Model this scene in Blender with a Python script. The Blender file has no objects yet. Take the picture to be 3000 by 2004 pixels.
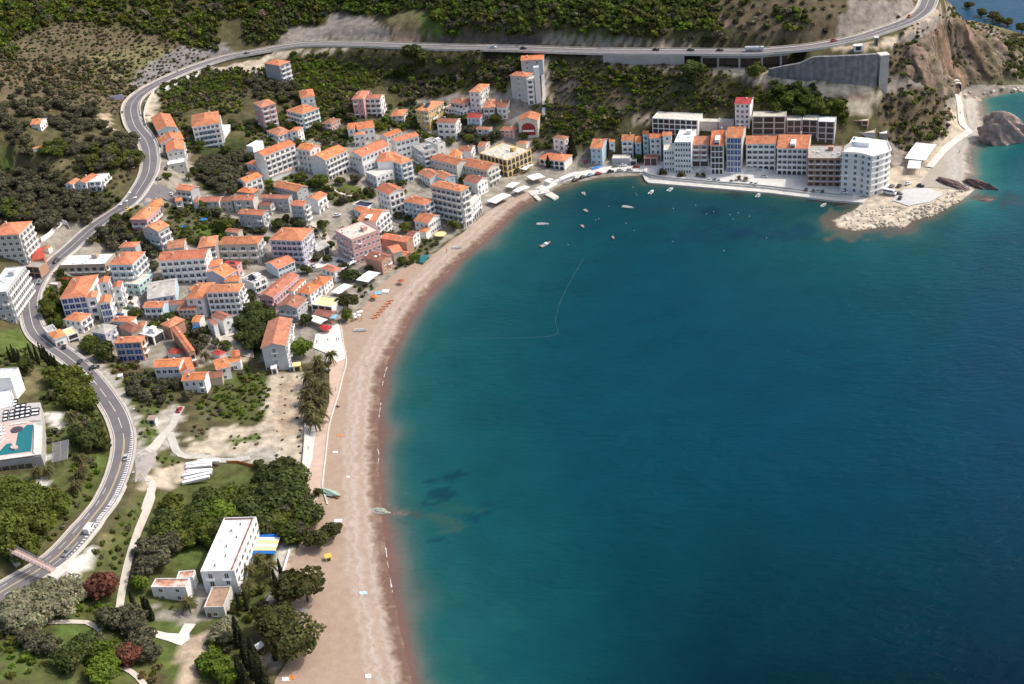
import bpy, math, random
import numpy as np
from mathutils import Vector, Matrix, Euler
from mathutils.geometry import delaunay_2d_cdt
random.seed(7); RNG = np.random.default_rng(7)
S = bpy.context.scene
COL = S.collection
# ------------------------------------------------------------------ camera, sky, sun, exposure
CAM_H, PITCH, ROLL, FPX = 247.0, math.radians(29), math.radians(5.8), 3500.0
_R0 = np.array([1, 0, 0.]); _D0 = np.array([0, -math.sin(PITCH), -math.cos(PITCH)]); FWD = np.array([0, math.cos(PITCH), -math.sin(PITCH)])
RGT = math.cos(ROLL) * _R0 + math.sin(ROLL) * _D0
DWN = math.cos(ROLL) * _D0 - math.sin(ROLL) * _R0
CAMP = np.array([0, 0, CAM_H])
cam = bpy.data.cameras.new("camera"); camo = bpy.data.objects.new("camera", cam); COL.objects.link(camo)
cam.sensor_width = 36.0; cam.lens = 36.0 * FPX / 3000.0; cam.clip_start = 1; cam.clip_end = 20000
camo.matrix_world = Matrix(((RGT[0], -DWN[0], -FWD[0], 0), (RGT[1], -DWN[1], -FWD[1], 0), (RGT[2], -DWN[2], -FWD[2], CAM_H), (0, 0, 0, 1)))
S.camera = camo
SUN_AZ, SUN_EL = math.radians(12), math.radians(50)      # azimuth measured from +X towards +Y
W = bpy.data.worlds.new("World"); S.world = W; W.use_nodes = True
nt = W.node_tree; bg = nt.nodes["Background"]
sky = nt.nodes.new("ShaderNodeTexSky"); sky.sky_type = 'NISHITA'; sky.sun_disc = False
sky.sun_elevation = SUN_EL; sky.sun_rotation = math.pi / 2 - SUN_AZ
sky.air_density = 1.0; sky.dust_density = 4.0; sky.ozone_density = 0.35
nt.links.new(sky.outputs[0], bg.inputs[0]); bg.inputs[1].default_value = 0.15
sl = bpy.data.lights.new("sun", 'SUN'); sl.energy = 2.05; sl.angle = math.radians(0.53); sl.color = (1, 0.965, 0.91)
so = bpy.data.objects.new("sun", sl); COL.objects.link(so)
_sd = Vector((math.cos(SUN_EL) * math.cos(SUN_AZ), math.cos(SUN_EL) * math.sin(SUN_AZ), math.sin(SUN_EL)))
so.rotation_euler = _sd.to_track_quat('Z', 'Y').to_euler()
S.view_settings.view_transform = 'Standard'; S.view_settings.look = 'None'; S.view_settings.gamma = 1.0
S.view_settings.use_curve_mapping = False; S.view_settings.exposure = 0.45
S.cycles.max_bounces = 5; S.cycles.diffuse_bounces = 2; S.cycles.glossy_bounces = 2; S.cycles.transparent_max_bounces = 4

# ------------------------------------------------------------------ picture measurements -> ground
def ray(px, py):
    return FWD * FPX + RGT * (px - 1500) + DWN * (py - 1002)
def at_z(px, py, z):
    d = ray(px, py); return CAMP + d * ((z - CAM_H) / d[2])
def proj(P):
    v = P - CAMP; w = v @ FWD
    return 1500 + FPX * (v @ RGT) / w, 1002 + FPX * (v @ DWN) / w
CROP = dict(A=(0, 0, 750 / 2348), B=(750, 0, 750 / 2348), C=(1500, 0, 750 / 2348), D=(2250, 0, 750 / 2348), E=(0, 500, 750 / 2348),
            F=(750, 500, 750 / 2348), G=(2250, 300, 750 / 2348), H=(0, 1000, 600 / 1882), I=(500, 950, 600 / 1711), J=(0, 1450, 600 / 1698),
            K=(400, 1450, 700 / 1981), L=(1500, 400, 750 / 2348), M=(650, 400, 400 / 2348), N=(900, 280, 600 / 2348), O=(350, 450, 600 / 2348),
            P=(0, 640, 400 / 2091), Q=(400, 650, 600 / 2348), R=(0, 1150, 300 / 1882), X=(0, 0, 1), V=(0, 0, 3000 / 2347))
def PX(crop, x, y):
    a, b, s = CROP[crop]; return a + x * s, b + y * s
def pts(crop, text):
    return [PX(crop, *map(float, t.split(','))) for t in text.split()]
# ------------------------------------------------------------------ terrain heights
HW = [(-150,1830,22),(0,1735,20),(165,1632,18.5),(280,1503,16.5),(319,1446,15.5),(351,1367,14.5),(363,1287,14),(346,1223,14),(319,1175,14),(284,1127,14),(250,1089,14),
 (204,1048,14.5),(112,979,16),(88,915,17.5),(90,867,18.5),(112,819,20),(153,771,21.5),(208,724,23),(260,676,25),(303,644,26.5),(374,596,29.5),(412,548,32),(436,500,34.5),
 (438,447,37),(426,409,39),(394,367,41),(383,319,42.5),(398,287,43.5),(442,255,44.5),(505,224,45.5),(585,192,46.5),(671,166,47.5),(750,152,48),(878,131,49),(1037,129,49.5),
 (1229,136,50),(1389,140,50),(1500,142,50),(1755,150,50),(2011,152,50),(2203,153,50.5),(2250,149,50.8),(2378,137,51.5),(2505,113,52.5),(2601,83,53.5),(2665,59,54.5),(2704,32,55.5),(2720,0,56.5),(2722,-40,57.5)]
COAST = [(1290,2250),(1240,2100),(1200,2004),(1144,1749),(1126,1640),(1110,1480),(1101,1300),(1105,1200),(1118,1090),(1162,1000),(1197,931),(1229,883),(1261,845),(1309,797),(1357,752),
 (1405,711),(1453,667),(1500,622),(1532,598),(1577,580),(1605,563),(1644,550),(1692,534),(1740,523),(1803,517),(1851,513),(1884,513),(1887,525),(1898,534),(1979,541),(2110,552),(2250,565),(2314,571),
 (2442,589),(2525,594),(2505,616),(2438,645),(2454,667),(2505,674),(2585,664),(2649,667),(2675,645),(2729,632),(2793,600),(2841,568),(2860,545),(2841,524),(2854,508),(2841,472),(2844,444),
 (2863,421),(2895,415),(2905,385),(2882,351),(2878,319),(2872,295),(2885,284),(2953,271),(3000,265),(3060,258),(3120,235)]
COASTW = [tuple(at_z(x, y, 0)[:2]) for x, y in COAST]
LAND = COASTW + [(372, 800), (352, 850), (335, 1000), (300, 1400), (-900, 1400), (-900, 50), (-20, 50)]
CTRL = """950,1990,3 870,1900,3 960,1700,2.6 945,1500,2.8 975,1200,2.8 1000,1050,2.8 1060,900,2.8 1150,800,2.8 1250,720,2.8 1370,650,2.8 1490,590,2.6 700,1990,5 500,1990,9 250,1990,16 0,1990,22 700,1750,4.5 600,1600,5.5 440,1790,8 400,1650,10 420,1500,10 600,1450,6 850,1450,4
700,1350,4.5 560,1300,7 480,1330,9 860,1300,3.6 860,1150,3.5 650,1150,6 500,1200,9.5 440,1250,11 100,1580,20 0,1600,24 200,1400,18 0,1430,20 150,1270,17 0,1330,18 150,1100,17 0,1150,20 50,1050,20 0,980,21 830,1800,3.4 800,1060,5 870,960,4 700,1040,6
550,1080,9 400,1050,11 300,1080,12 200,1000,13.5 600,950,9 480,920,11 350,930,12 250,880,13 180,870,14.5 800,880,6 940,850,4.5 1050,780,4.5 700,800,10 560,820,12 430,800,14.5 330,820,14.5 800,700,10 950,690,8 1100,670,6.5 1250,640,5 1380,560,5 650,700,13.5
530,700,16.5 420,700,18.5 330,720,19 250,750,19.5 680,600,18 800,580,16 560,600,21 950,560,14 1100,540,11 1250,520,8.5 1450,510,5.5 480,540,28 560,520,26 700,520,20 850,500,18 1000,480,17 1150,450,15 1300,440,11 1450,450,8 1550,470,5 550,440,30 650,430,27
800,400,24 950,390,22 1100,370,21 1250,350,19 500,380,36 620,350,35 760,340,30 900,320,28 1050,300,29 1200,280,28 560,280,41 700,270,38 850,230,37 1000,220,36 1700,500,2.2 1850,490,2.2 2000,500,1.8 2200,520,1.7 2400,545,1.7 2550,560,1.8 2300,500,1.8 2500,520,1.8
2700,470,2.4 2640,500,2.3 2760,480,2 2700,540,2 2650,590,1.8 2550,640,1.2 2700,610,1.4 60,760,26 30,880,21 100,640,31"""
SLOPES = [(2300,232,2300,157,51,6),(2450,243,2450,150,51.8,6),(2550,255,2550,150,51.8,6),(2100,205,2100,165,50,1.6),(2000,196,2000,165,50,1.3),(2230,222,2230,165,50,2),(2780,25,2850,262,3,-1.05),(2850,66,2900,265,2,-1.1),(2900,88,2930,266,2,-1.1),
 (2960,115,2970,268,2,-1.15),(3000,135,3000,265,1,-1.15),(2850,150,2850,262,3,-1.35),(2920,190,2930,266,2,-1.5),(2720,150,2704,32,55.5,.4),(2650,135,2601,83,53.5,.4),(2700,250,2770,400,4,-.85),(2620,330,2620,430,4,-.8),(2650,250,2700,430,4,-.82),(2600,120,2585,90,53,.12),
 (2540,140,2505,113,52.5,.05)]
def slope_point(px, py, rx, ry, rz, s):
    B = at_z(rx, ry, rz); lo, hi = (-10, rz) if s > 0 else (rz, 120)
    for _ in range(40):
        z = (lo + hi) / 2; P = at_z(px, py, z); h = np.hypot(*(P[:2] - B[:2]))
        over = (rz - z) > s * h if s > 0 else (z - rz) > -s * h
        if s > 0: lo, hi = (z, hi) if over else (lo, z)
        else: lo, hi = (lo, z) if over else (z, hi)
    return at_z(px, py, z)
_c = [at_z(x, y, z) for x, y, z in (map(float, t.split(',')) for t in CTRL.split())]
_c += [slope_point(*t) for t in SLOPES] + [at_z(x, y, z) for x, y, z in [(2950,268,2),(2850,264,3),(2820,264,4),(2785,340,4),(2765,405,4),(2735,435,3),(2640,430,4)]]
_c += [at_z(x, y, z - .3) for x, y, z in HW[:34] + HW[-12:]]
_c += [at_z(x, y, .2) for x, y in COAST[::2]]
_c += [np.array(p, float) for p in [(-330,190,32),(-40,150,4),(-150,150,14),(350,840,3),(352,790,4)]]
_C = np.array(_c); _n = len(_C)
def _phi(r2): return np.where(r2 > 1e-9, .5 * r2 * np.log(np.maximum(r2, 1e-9)), 0)
_SC = 100.0
_A = np.zeros((_n + 3, _n + 3)); _xy = _C[:, :2] / _SC
_A[:_n, :_n] = _phi(((_xy[:, None] - _xy[None]) ** 2).sum(-1)) + np.eye(_n) * 0.004
_A[:_n, _n] = 1; _A[:_n, _n + 1:] = _xy; _A[_n:, :_n] = _A[:_n, _n:].T
_w = np.linalg.solve(_A, np.concatenate([_C[:, 2], np.zeros(3)]))
def vnoise(P, s, seed):
    r = np.random.default_rng(seed); T = r.random((256, 256)); q = P / s; i = np.floor(q).astype(int); f = q - i; f = f * f * (3 - 2 * f)
    a = lambda dx, dy: T[(i[:, 0] + dx) % 256, (i[:, 1] + dy) % 256]
    return (a(0, 0) * (1 - f[:, 0]) + a(1, 0) * f[:, 0]) * (1 - f[:, 1]) + (a(0, 1) * (1 - f[:, 0]) + a(1, 1) * f[:, 0]) * f[:, 1]
def rbf(P):
    out = np.empty(len(P))
    for i in range(0, len(P), 8000):
        q = P[i:i + 8000] / _SC
        out[i:i + 8000] = _phi(((q[:, None] - _xy[None]) ** 2).sum(-1)) @ _w[:_n] + _w[_n] + q @ _w[_n + 1:]
    return out
def inside(P, poly):
    x, y = P[:, 0], P[:, 1]; r = np.zeros(len(P), bool); n = len(poly)
    for i in range(n):
        x1, y1 = poly[i]; x2, y2 = poly[(i + 1) % n]
        if y1 == y2: continue
        c = ((y1 > y) != (y2 > y)) & (x < (x2 - x1) * (y - y1) / (y2 - y1) + x1); r ^= c
    return r
def line_dist(P, line, want=False):
    best = np.full(len(P), 1e9); par = np.zeros(len(P)); side = np.zeros(len(P))
    for i in range(len(line) - 1):
        a = np.array(line[i][:2]); b = np.array(line[i + 1][:2]); d = b - a; L2 = d @ d
        if L2 < 1e-12: continue
        t = np.clip(((P - a) @ d) / L2, 0, 1); q = P - (a + t[:, None] * d); dd = np.hypot(q[:, 0], q[:, 1])
        m = dd < best; best[m] = dd[m]; par[m] = i + t[m]; side[m] = np.sign(d[0] * q[m, 1] - d[1] * q[m, 0])
    return (best, par, side) if want else best
def smooth_line(P, step):
    P = np.array(P, float); out = []
    for i in range(len(P) - 1):
        p0 = P[max(i - 1, 0)]; p1 = P[i]; p2 = P[i + 1]; p3 = P[min(i + 2, len(P) - 1)]
        n = max(1, int(np.linalg.norm(p2[:2] - p1[:2]) / step))
        for k in range(n):
            t = k / n
            out.append(.5 * (2 * p1 + (p2 - p0) * t + (2 * p0 - 5 * p1 + 4 * p2 - p3) * t * t + (3 * p1 - p0 - 3 * p2 + p3) * t ** 3))
    out.append(P[-1]); return np.array(out)
HWL = smooth_line([at_z(*p) for p in HW], 4.0)
HWPX = [proj(p)[0] for p in HWL]
GX0, GX1, GY0, GY1, GS = -480.0, 420.0, 170.0, 1010.0, 2.5
NX, NY = int((GX1 - GX0) / GS) + 1, int((GY1 - GY0) / GS) + 1
_gx, _gy = np.meshgrid(GX0 + GS * np.arange(NX), GY0 + GS * np.arange(NY)); GP = np.stack([_gx.ravel(), _gy.ravel()], 1)
GZ = rbf(GP)
# uphill of the road: the mountain side rises away from it, steeper right behind the cutting
_dh, _ph, _sh = line_dist(GP, HWL, True)
_i = np.minimum(_ph.astype(int), len(HWL) - 2); _hz = HWL[_i, 2] + (_ph - _i) * (HWL[_i + 1, 2] - HWL[_i, 2])
_k = np.clip((_hz - 24) / 12, 0, 1); _k = _k * _k * (3 - 2 * _k)
_cut = np.interp(_ph / len(HWL), [0, .55, .60, .66, .72, .78, .84, .88, 1], [.0, .0, .5, 1, .75, .6, .3, .6, .9])
_e = np.maximum(_dh - 5, 0)
_hill = _hz - .3 + _cut * np.minimum(_e, 11) * .75 + np.minimum(_e, 60) * np.interp(_hz, [26, 38, 46, 50], [.22, .36, .46, .5]) + np.maximum(_e - 60, 0) * .5 + (vnoise(GP, 60, 11) - .5) * 14 * np.clip(_e / 60, 0, 1)
GZ = np.where(_sh > 0, GZ * (1 - _k) + _hill * _k, GZ)
_land = inside(GP, LAND); _dc = line_dist(GP, COASTW + [(372, 800), (352, 850), (335, 1000)])
GZ = np.where(_land, np.maximum(GZ, .12 + .045 * np.minimum(_dc, 40)), -np.minimum(.1 * _dc, 9) - .05)
# quay side of the bay: firm edge at 1.6 m
_near = _land & (_dc < 30)
GZ = np.where(_near, np.minimum(GZ, 1.9 + _dc * .75), GZ)
_natural = [tuple(at_z(x, y, 0)[:2]) for x, y in COAST[:26]]
_db = line_dist(GP, _natural); GZ = np.where(_land & (_db < 25), np.minimum(GZ, .12 + .13 * _db), GZ)
_spit = [tuple(at_z(x, y, 0)[:2]) for x, y in COAST[34:51]]
_db2 = line_dist(GP, _spit); GZ = np.where(_land & (_db2 < 18), np.minimum(GZ, .15 + .16 * _db2), GZ)
# the road bench, cut or filled into the slope
_hx = np.array(HWPX)[_i]
_via = ((_hx > 2035) & (_hx < 2335) & (_i > 60)) | ((_hx > 540) & (_hx < 790) & (_sh < 0) & (_hz > 44)) | ((_hx > 1420) & (_hx < 2340) & (_sh < 0) & (_i > 60))
_t = np.clip((_dh - 6.0) / 8.0, 0, 1); _t = _t * _t * (3 - 2 * _t)
_gz2 = (_hz - .45) * (1 - _t) + GZ * _t
GZ = np.where(_land & (_dh < 14) & ~_via, _gz2, GZ)
_drop = np.interp(_hx, [1420, 1440, 1700, 1780, 2040, 2340, 2400], [1.2, 1.2, 1.2, 1.5, 7.0, 8.5, 8.5]) * np.where(_i > 60, 1, 0); _drop = np.where(_drop < 1, 2.2, _drop)
GZ = np.where(_land & _via & (_dh < 11.5), np.minimum(GZ, _hz - np.where((_sh > 0) & (_dh > 4.6), .4, _drop) - np.maximum(_dh - 6, 0) * .2), GZ)
# small bumps of rock and earth on the slopes
_rough = (vnoise(GP, 14, 1) - .5) * 2.2 + (vnoise(GP, 6, 2) - .5) * 1.6
_amt = np.clip((GZ - 6) / 30, 0, 1) * np.clip((_dh - 8) / 12, 0, 1) * np.clip((_dc - 4) / 10, 0, 1)
GZ = GZ + np.where(_land, _rough * _amt, 0)
_pcx, _pcy = proj(np.array([0, 0, 0.])) if False else (0, 0)
def _projall(P3):
    v = P3 - CAMP; w = v @ FWD; return np.stack([1500 + FPX * (v @ RGT) / w, 1002 + FPX * (v @ DWN) / w], 1)
GZ2 = GZ.reshape(NY, NX)
# the headland's rock face is craggier
GPX = _projall(np.column_stack([GP, GZ]))
_cliff = inside(GPX, [(2610,110),(2730,70),(2780,20),(3060,60),(3060,262),(2940,262),(2850,262),(2800,280),(2760,400),(2600,420),(2590,260)]) & _land & (_dh > 8) & (_dc > 5)
_crag = np.abs(vnoise(GP + [31, 7], 11, 5) - .5) * 11 + np.abs(vnoise(GP, 5, 6) - .5) * 6 + np.abs(vnoise(GP * [1, .4], 3, 66) - .5) * 4 - 4
GZ = GZ + np.where(_cliff, _crag * np.clip((GZ - 3) / 10, 0, 1), 0); GZ2 = GZ.reshape(NY, NX)
def zg(x, y):
    fx = min(max((x - GX0) / GS, 0), NX - 1.001); fy = min(max((y - GY0) / GS, 0), NY - 1.001); i, j = int(fx), int(fy); u, v = fx - i, fy - j
    return (GZ2[j, i] * (1 - u) + GZ2[j, i + 1] * u) * (1 - v) + (GZ2[j + 1, i] * (1 - u) + GZ2[j + 1, i + 1] * u) * v
def zmax(x, y, r=1.8): return max(zg(x + a, y + b) for a in (-r, 0, r) for b in (-r, 0, r))
def ground(px, py, up=0.0):
    """first hit of a picture ray with the terrain (raised by up)"""
    d = ray(px, py); d = d / np.linalg.norm(d); t = 200.0; prev = None
    while t < 1400:
        p = CAMP + d * t
        g = zg(p[0], p[1]) + up if (GX0 < p[0] < GX1 and GY0 < p[1] < GY1) else -50
        g = max(g, up)
        if p[2] <= g:
            lo, hi = t - 4, t
            for _ in range(14):
                m = (lo + hi) / 2; p = CAMP + d * m
                if p[2] <= max(zg(p[0], p[1]), 0) + up: hi = m
                else: lo = m
            p = CAMP + d * hi; return p
        t += 4
    return at_z(px, py, 0)
# ------------------------------------------------------------------ mesh and naming helpers
def link(o, parent=None):
    COL.objects.link(o)
    if parent is not None: o.parent = parent
    return o
def tag(o, label=None, cat=None, group=None, kind=None):
    if label: o["label"] = label
    if cat: o["category"] = cat
    if group: o["group"] = group
    if kind: o["kind"] = kind
    return o
class MB:
    def __init__(s): s.v = []; s.f = []; s.m = []
    def face(s, P, m=0):
        b = len(s.v); s.v += [tuple(p) for p in P]; s.f.append(tuple(range(b, b + len(P)))); s.m.append(m)
    def add(s, V, F, m=0):
        b = len(s.v); s.v += [tuple(p) for p in V]; s.f += [tuple(b + i for i in f) for f in F]; s.m += [m] * len(F)
    def box(s, x0, x1, y0, y1, z0, z1, m=0, top=None):
        V = [(x0,y0,z0),(x1,y0,z0),(x1,y1,z0),(x0,y1,z0),(x0,y0,z1),(x1,y0,z1),(x1,y1,z1),(x0,y1,z1)]
        s.add(V, [(0,3,2,1)], m); s.add(V, [(4,5,6,7)], m if top is None else top)
        s.add(V, [(0,1,5,4),(1,2,6,5),(2,3,7,6),(3,0,4,7)], m)
    def prism(s, poly, z0, z1, m=0, top=None):
        n = len(poly); V = [(x, y, z0) for x, y in poly] + [(x, y, z1) for x, y in poly]
        s.add(V, [tuple(range(n, 2 * n))], m if top is None else top); s.add(V, [tuple(range(n - 1, -1, -1))], m)
        s.add(V, [(i, (i + 1) % n, n + (i + 1) % n, n + i) for i in range(n)], m)
    def tube(s, a, b, r0, r1, n=6, m=0, cap=True):
        a = Vector(a); b = Vector(b); q = (b - a).to_track_quat('Z', 'Y'); V = []
        for c, r in ((a, r0), (b, r1)):
            for k in range(n):
                t = 2 * math.pi * k / n; V.append(c + q @ Vector((r * math.cos(t), r * math.sin(t), 0)))
        s.add(V, [(k, (k + 1) % n, n + (k + 1) % n, n + k) for k in range(n)], m)
        if cap: s.add(V, [tuple(range(n, 2 * n)), tuple(range(n - 1, -1, -1))], m)
    def mesh(s, name, mats):
        me = bpy.data.meshes.new(name); me.from_pydata(s.v, [], s.f)
        for m in (mats if isinstance(mats, (list, tuple)) else [mats]): me.materials.append(m)
        if any(s.m): me.polygons.foreach_set("material_index", s.m)
        me.update(); return me
    def build(s, name, mats, parent=None):
        return link(bpy.data.objects.new(name, s.mesh(name, mats)), parent)
def empty(name, loc, rz=0):
    o = bpy.data.objects.new(name, None); o.location = loc; o.rotation_euler = (0, 0, rz); o.empty_display_size = 1; return link(o)
def inst(name, me, parent=None, loc=(0, 0, 0), rot=(0, 0, 0), sc=(1, 1, 1)):
    o = bpy.data.objects.new(name, me); o.location = loc; o.rotation_euler = rot; o.scale = sc; return link(o, parent)
# ------------------------------------------------------------------ materials
def nmat(name, col, rough=.8, var=.15, scale=.5, rnd=0.0, bump=0.0, bscale=3.0, attr=None, spec=.3, extra=None, detail=4):
    m = bpy.data.materials.new(name); m.use_nodes = True; n = m.node_tree.nodes; l = m.node_tree.links; b = n["Principled BSDF"]
    b.inputs["Roughness"].default_value = rough; b.inputs["Specular IOR Level"].default_value = spec
    tc = n.new("ShaderNodeTexCoord")
    if attr:
        a = n.new("ShaderNodeAttribute"); a.attribute_name = attr; src = a.outputs["Color"]
    else:
        a = n.new("ShaderNodeRGB"); a.outputs[0].default_value = (*col, 1); src = a.outputs[0]
    nz = n.new("ShaderNodeTexNoise"); nz.inputs["Scale"].default_value = scale; nz.inputs["Detail"].default_value = detail; nz.inputs["Roughness"].default_value = .6
    l.new(tc.outputs["Object"], nz.inputs["Vector"])
    mr = n.new("ShaderNodeMapRange"); mr.inputs[1].default_value = .3; mr.inputs[2].default_value = .7; mr.inputs[3].default_value = 1 - var; mr.inputs[4].default_value = 1 + var
    l.new(nz.outputs[0], mr.inputs[0])
    hs = n.new("ShaderNodeHueSaturation"); l.new(src, hs.inputs["Color"]); l.new(mr.outputs[0], hs.inputs["Value"])
    if rnd:
        oi = n.new("ShaderNodeObjectInfo"); r1 = n.new("ShaderNodeMapRange"); r1.inputs[3].default_value = 1 - rnd; r1.inputs[4].default_value = 1 + rnd
        l.new(oi.outputs["Random"], r1.inputs[0]); mm = n.new("ShaderNodeMath"); mm.operation = 'MULTIPLY'
        l.new(mr.outputs[0], mm.inputs[0]); l.new(r1.outputs[0], mm.inputs[1]); l.new(mm.outputs[0], hs.inputs["Value"])
        r2 = n.new("ShaderNodeMath"); r2.operation = 'MULTIPLY_ADD'; r2.inputs[1].default_value = rnd * .08; r2.inputs[2].default_value = .5 - rnd * .04
        fr = n.new("ShaderNodeMath"); fr.operation = 'FRACT'; ml = n.new("ShaderNodeMath"); ml.operation = 'MULTIPLY'; ml.inputs[1].default_value = 7.31
        l.new(oi.outputs["Random"], ml.inputs[0]); l.new(ml.outputs[0], fr.inputs[0]); l.new(fr.outputs[0], r2.inputs[0]); l.new(r2.outputs[0], hs.inputs["Hue"])
    l.new(hs.outputs[0], b.inputs["Base Color"])
    if bump:
        nb = n.new("ShaderNodeTexNoise"); nb.inputs["Scale"].default_value = bscale; nb.inputs["Detail"].default_value = 5; l.new(tc.outputs["Object"], nb.inputs["Vector"])
        bp = n.new("ShaderNodeBump"); bp.inputs["Strength"].default_value = bump; bp.inputs["Distance"].default_value = .5; l.new(nb.outputs[0], bp.inputs["Height"]); l.new(bp.outputs[0], b.inputs["Normal"])
    if extra: extra(n, l, b, tc, hs)
    return m
def tile_extra(n, l, b, tc, hs):
    """rows of clay tiles running down the slope, some of them weathered"""
    w = n.new("ShaderNodeTexWave"); w.wave_type = 'BANDS'; w.bands_direction = 'DIAGONAL'; w.inputs["Scale"].default_value = 1.1; w.inputs["Distortion"].default_value = .6; w.inputs["Detail"].default_value = 1
    l.new(tc.outputs["Object"], w.inputs["Vector"])
    v = n.new("ShaderNodeTexVoronoi"); v.inputs["Scale"].default_value = 1.6; l.new(tc.outputs["Object"], v.inputs["Vector"])
    mx = n.new("ShaderNodeMix"); mx.data_type = 'RGBA'; mx.blend_type = 'MULTIPLY'; mx.inputs[0].default_value = .4
    cr = n.new("ShaderNodeValToRGB"); cr.color_ramp.elements[0].color = (.62, .52, .48, 1); cr.color_ramp.elements[1].color = (1, 1, 1, 1); cr.color_ramp.elements[0].position = .15; cr.color_ramp.elements[1].position = .8
    l.new(v.outputs["Color"], cr.inputs[0]); l.new(hs.outputs[0], mx.inputs[6]); l.new(cr.outputs[0], mx.inputs[7]); l.new(mx.outputs[2], b.inputs["Base Color"])
    bp = n.new("ShaderNodeBump"); bp.inputs["Strength"].default_value = .5; bp.inputs["Distance"].default_value = .12; l.new(w.outputs[0], bp.inputs["Height"]); l.new(bp.outputs[0], b.inputs["Normal"])
ROOFC = dict(o=(.57,.218,.112), s=(.49,.205,.125), b=(.31,.135,.09), r=(.42,.075,.055), t=(.36,.24,.16), w=(.78,.78,.77), g=(.40,.38,.34), k=(.03,.035,.06), y=(.74,.66,.32), c=(.60,.55,.46), O=(.62,.222,.095), p=(.46,.195,.12))
MROOF = {k: nmat("roof_" + k, c, .85, .30, .45, .17, extra=tile_extra if k in "osbrpOt" else None) for k, c in ROOFC.items()}
WALLC = dict(w=(.84,.825,.79), c=(.70,.64,.50), g=(.46,.47,.47), d=(.30,.28,.26), p=(.66,.38,.36), y=(.68,.48,.18), b=(.50,.62,.70), t=(.46,.66,.66), l=(.50,.48,.56), o=(.48,.47,.38), r=(.40,.18,.11), B=(.09,.33,.50), n=(.42,.34,.26), k=(.48,.28,.19), e=(.58,.55,.49))
MWALL = {k: nmat("wall_" + k, c, .85, .09, .35, .09) for k, c in WALLC.items()}
M = {}
M['glass'] = nmat("glass_dark", (.085,.092,.10), .12, .25, .6, .5, spec=.6)
M['blueglass'] = nmat("glass_blue", (.05,.085,.27), .15, .2, .6, .3, spec=.6)
M['open'] = nmat("dark_room", (.075,.068,.062), .9, .2, .5, .4)
M['white'] = nmat("white_paint", (.80,.79,.77), .6, .05, 1)
M['conc'] = nmat("concrete", (.42,.40,.37), .9, .14, .25, bump=.2)
M['pale'] = nmat("pale_concrete", (.60,.57,.51), .9, .12, .3)
M['asphalt'] = nmat("asphalt", (.165,.15,.152), .9, .13, .12, bump=.1)
M['line'] = nmat("road_paint", (.72,.71,.68), .7, .12, .8)
M['yline'] = nmat("yellow_paint", (.68,.56,.25), .7, .12, .8)
M['shoulder'] = nmat("road_shoulder", (.50,.45,.38), .9, .15, .3)
M['wood'] = nmat("trunk_bark", (.10,.075,.055), .9, .2, 2)
M['metal'] = nmat("grey_metal", (.25,.25,.26), .5, .1, 1)
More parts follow.
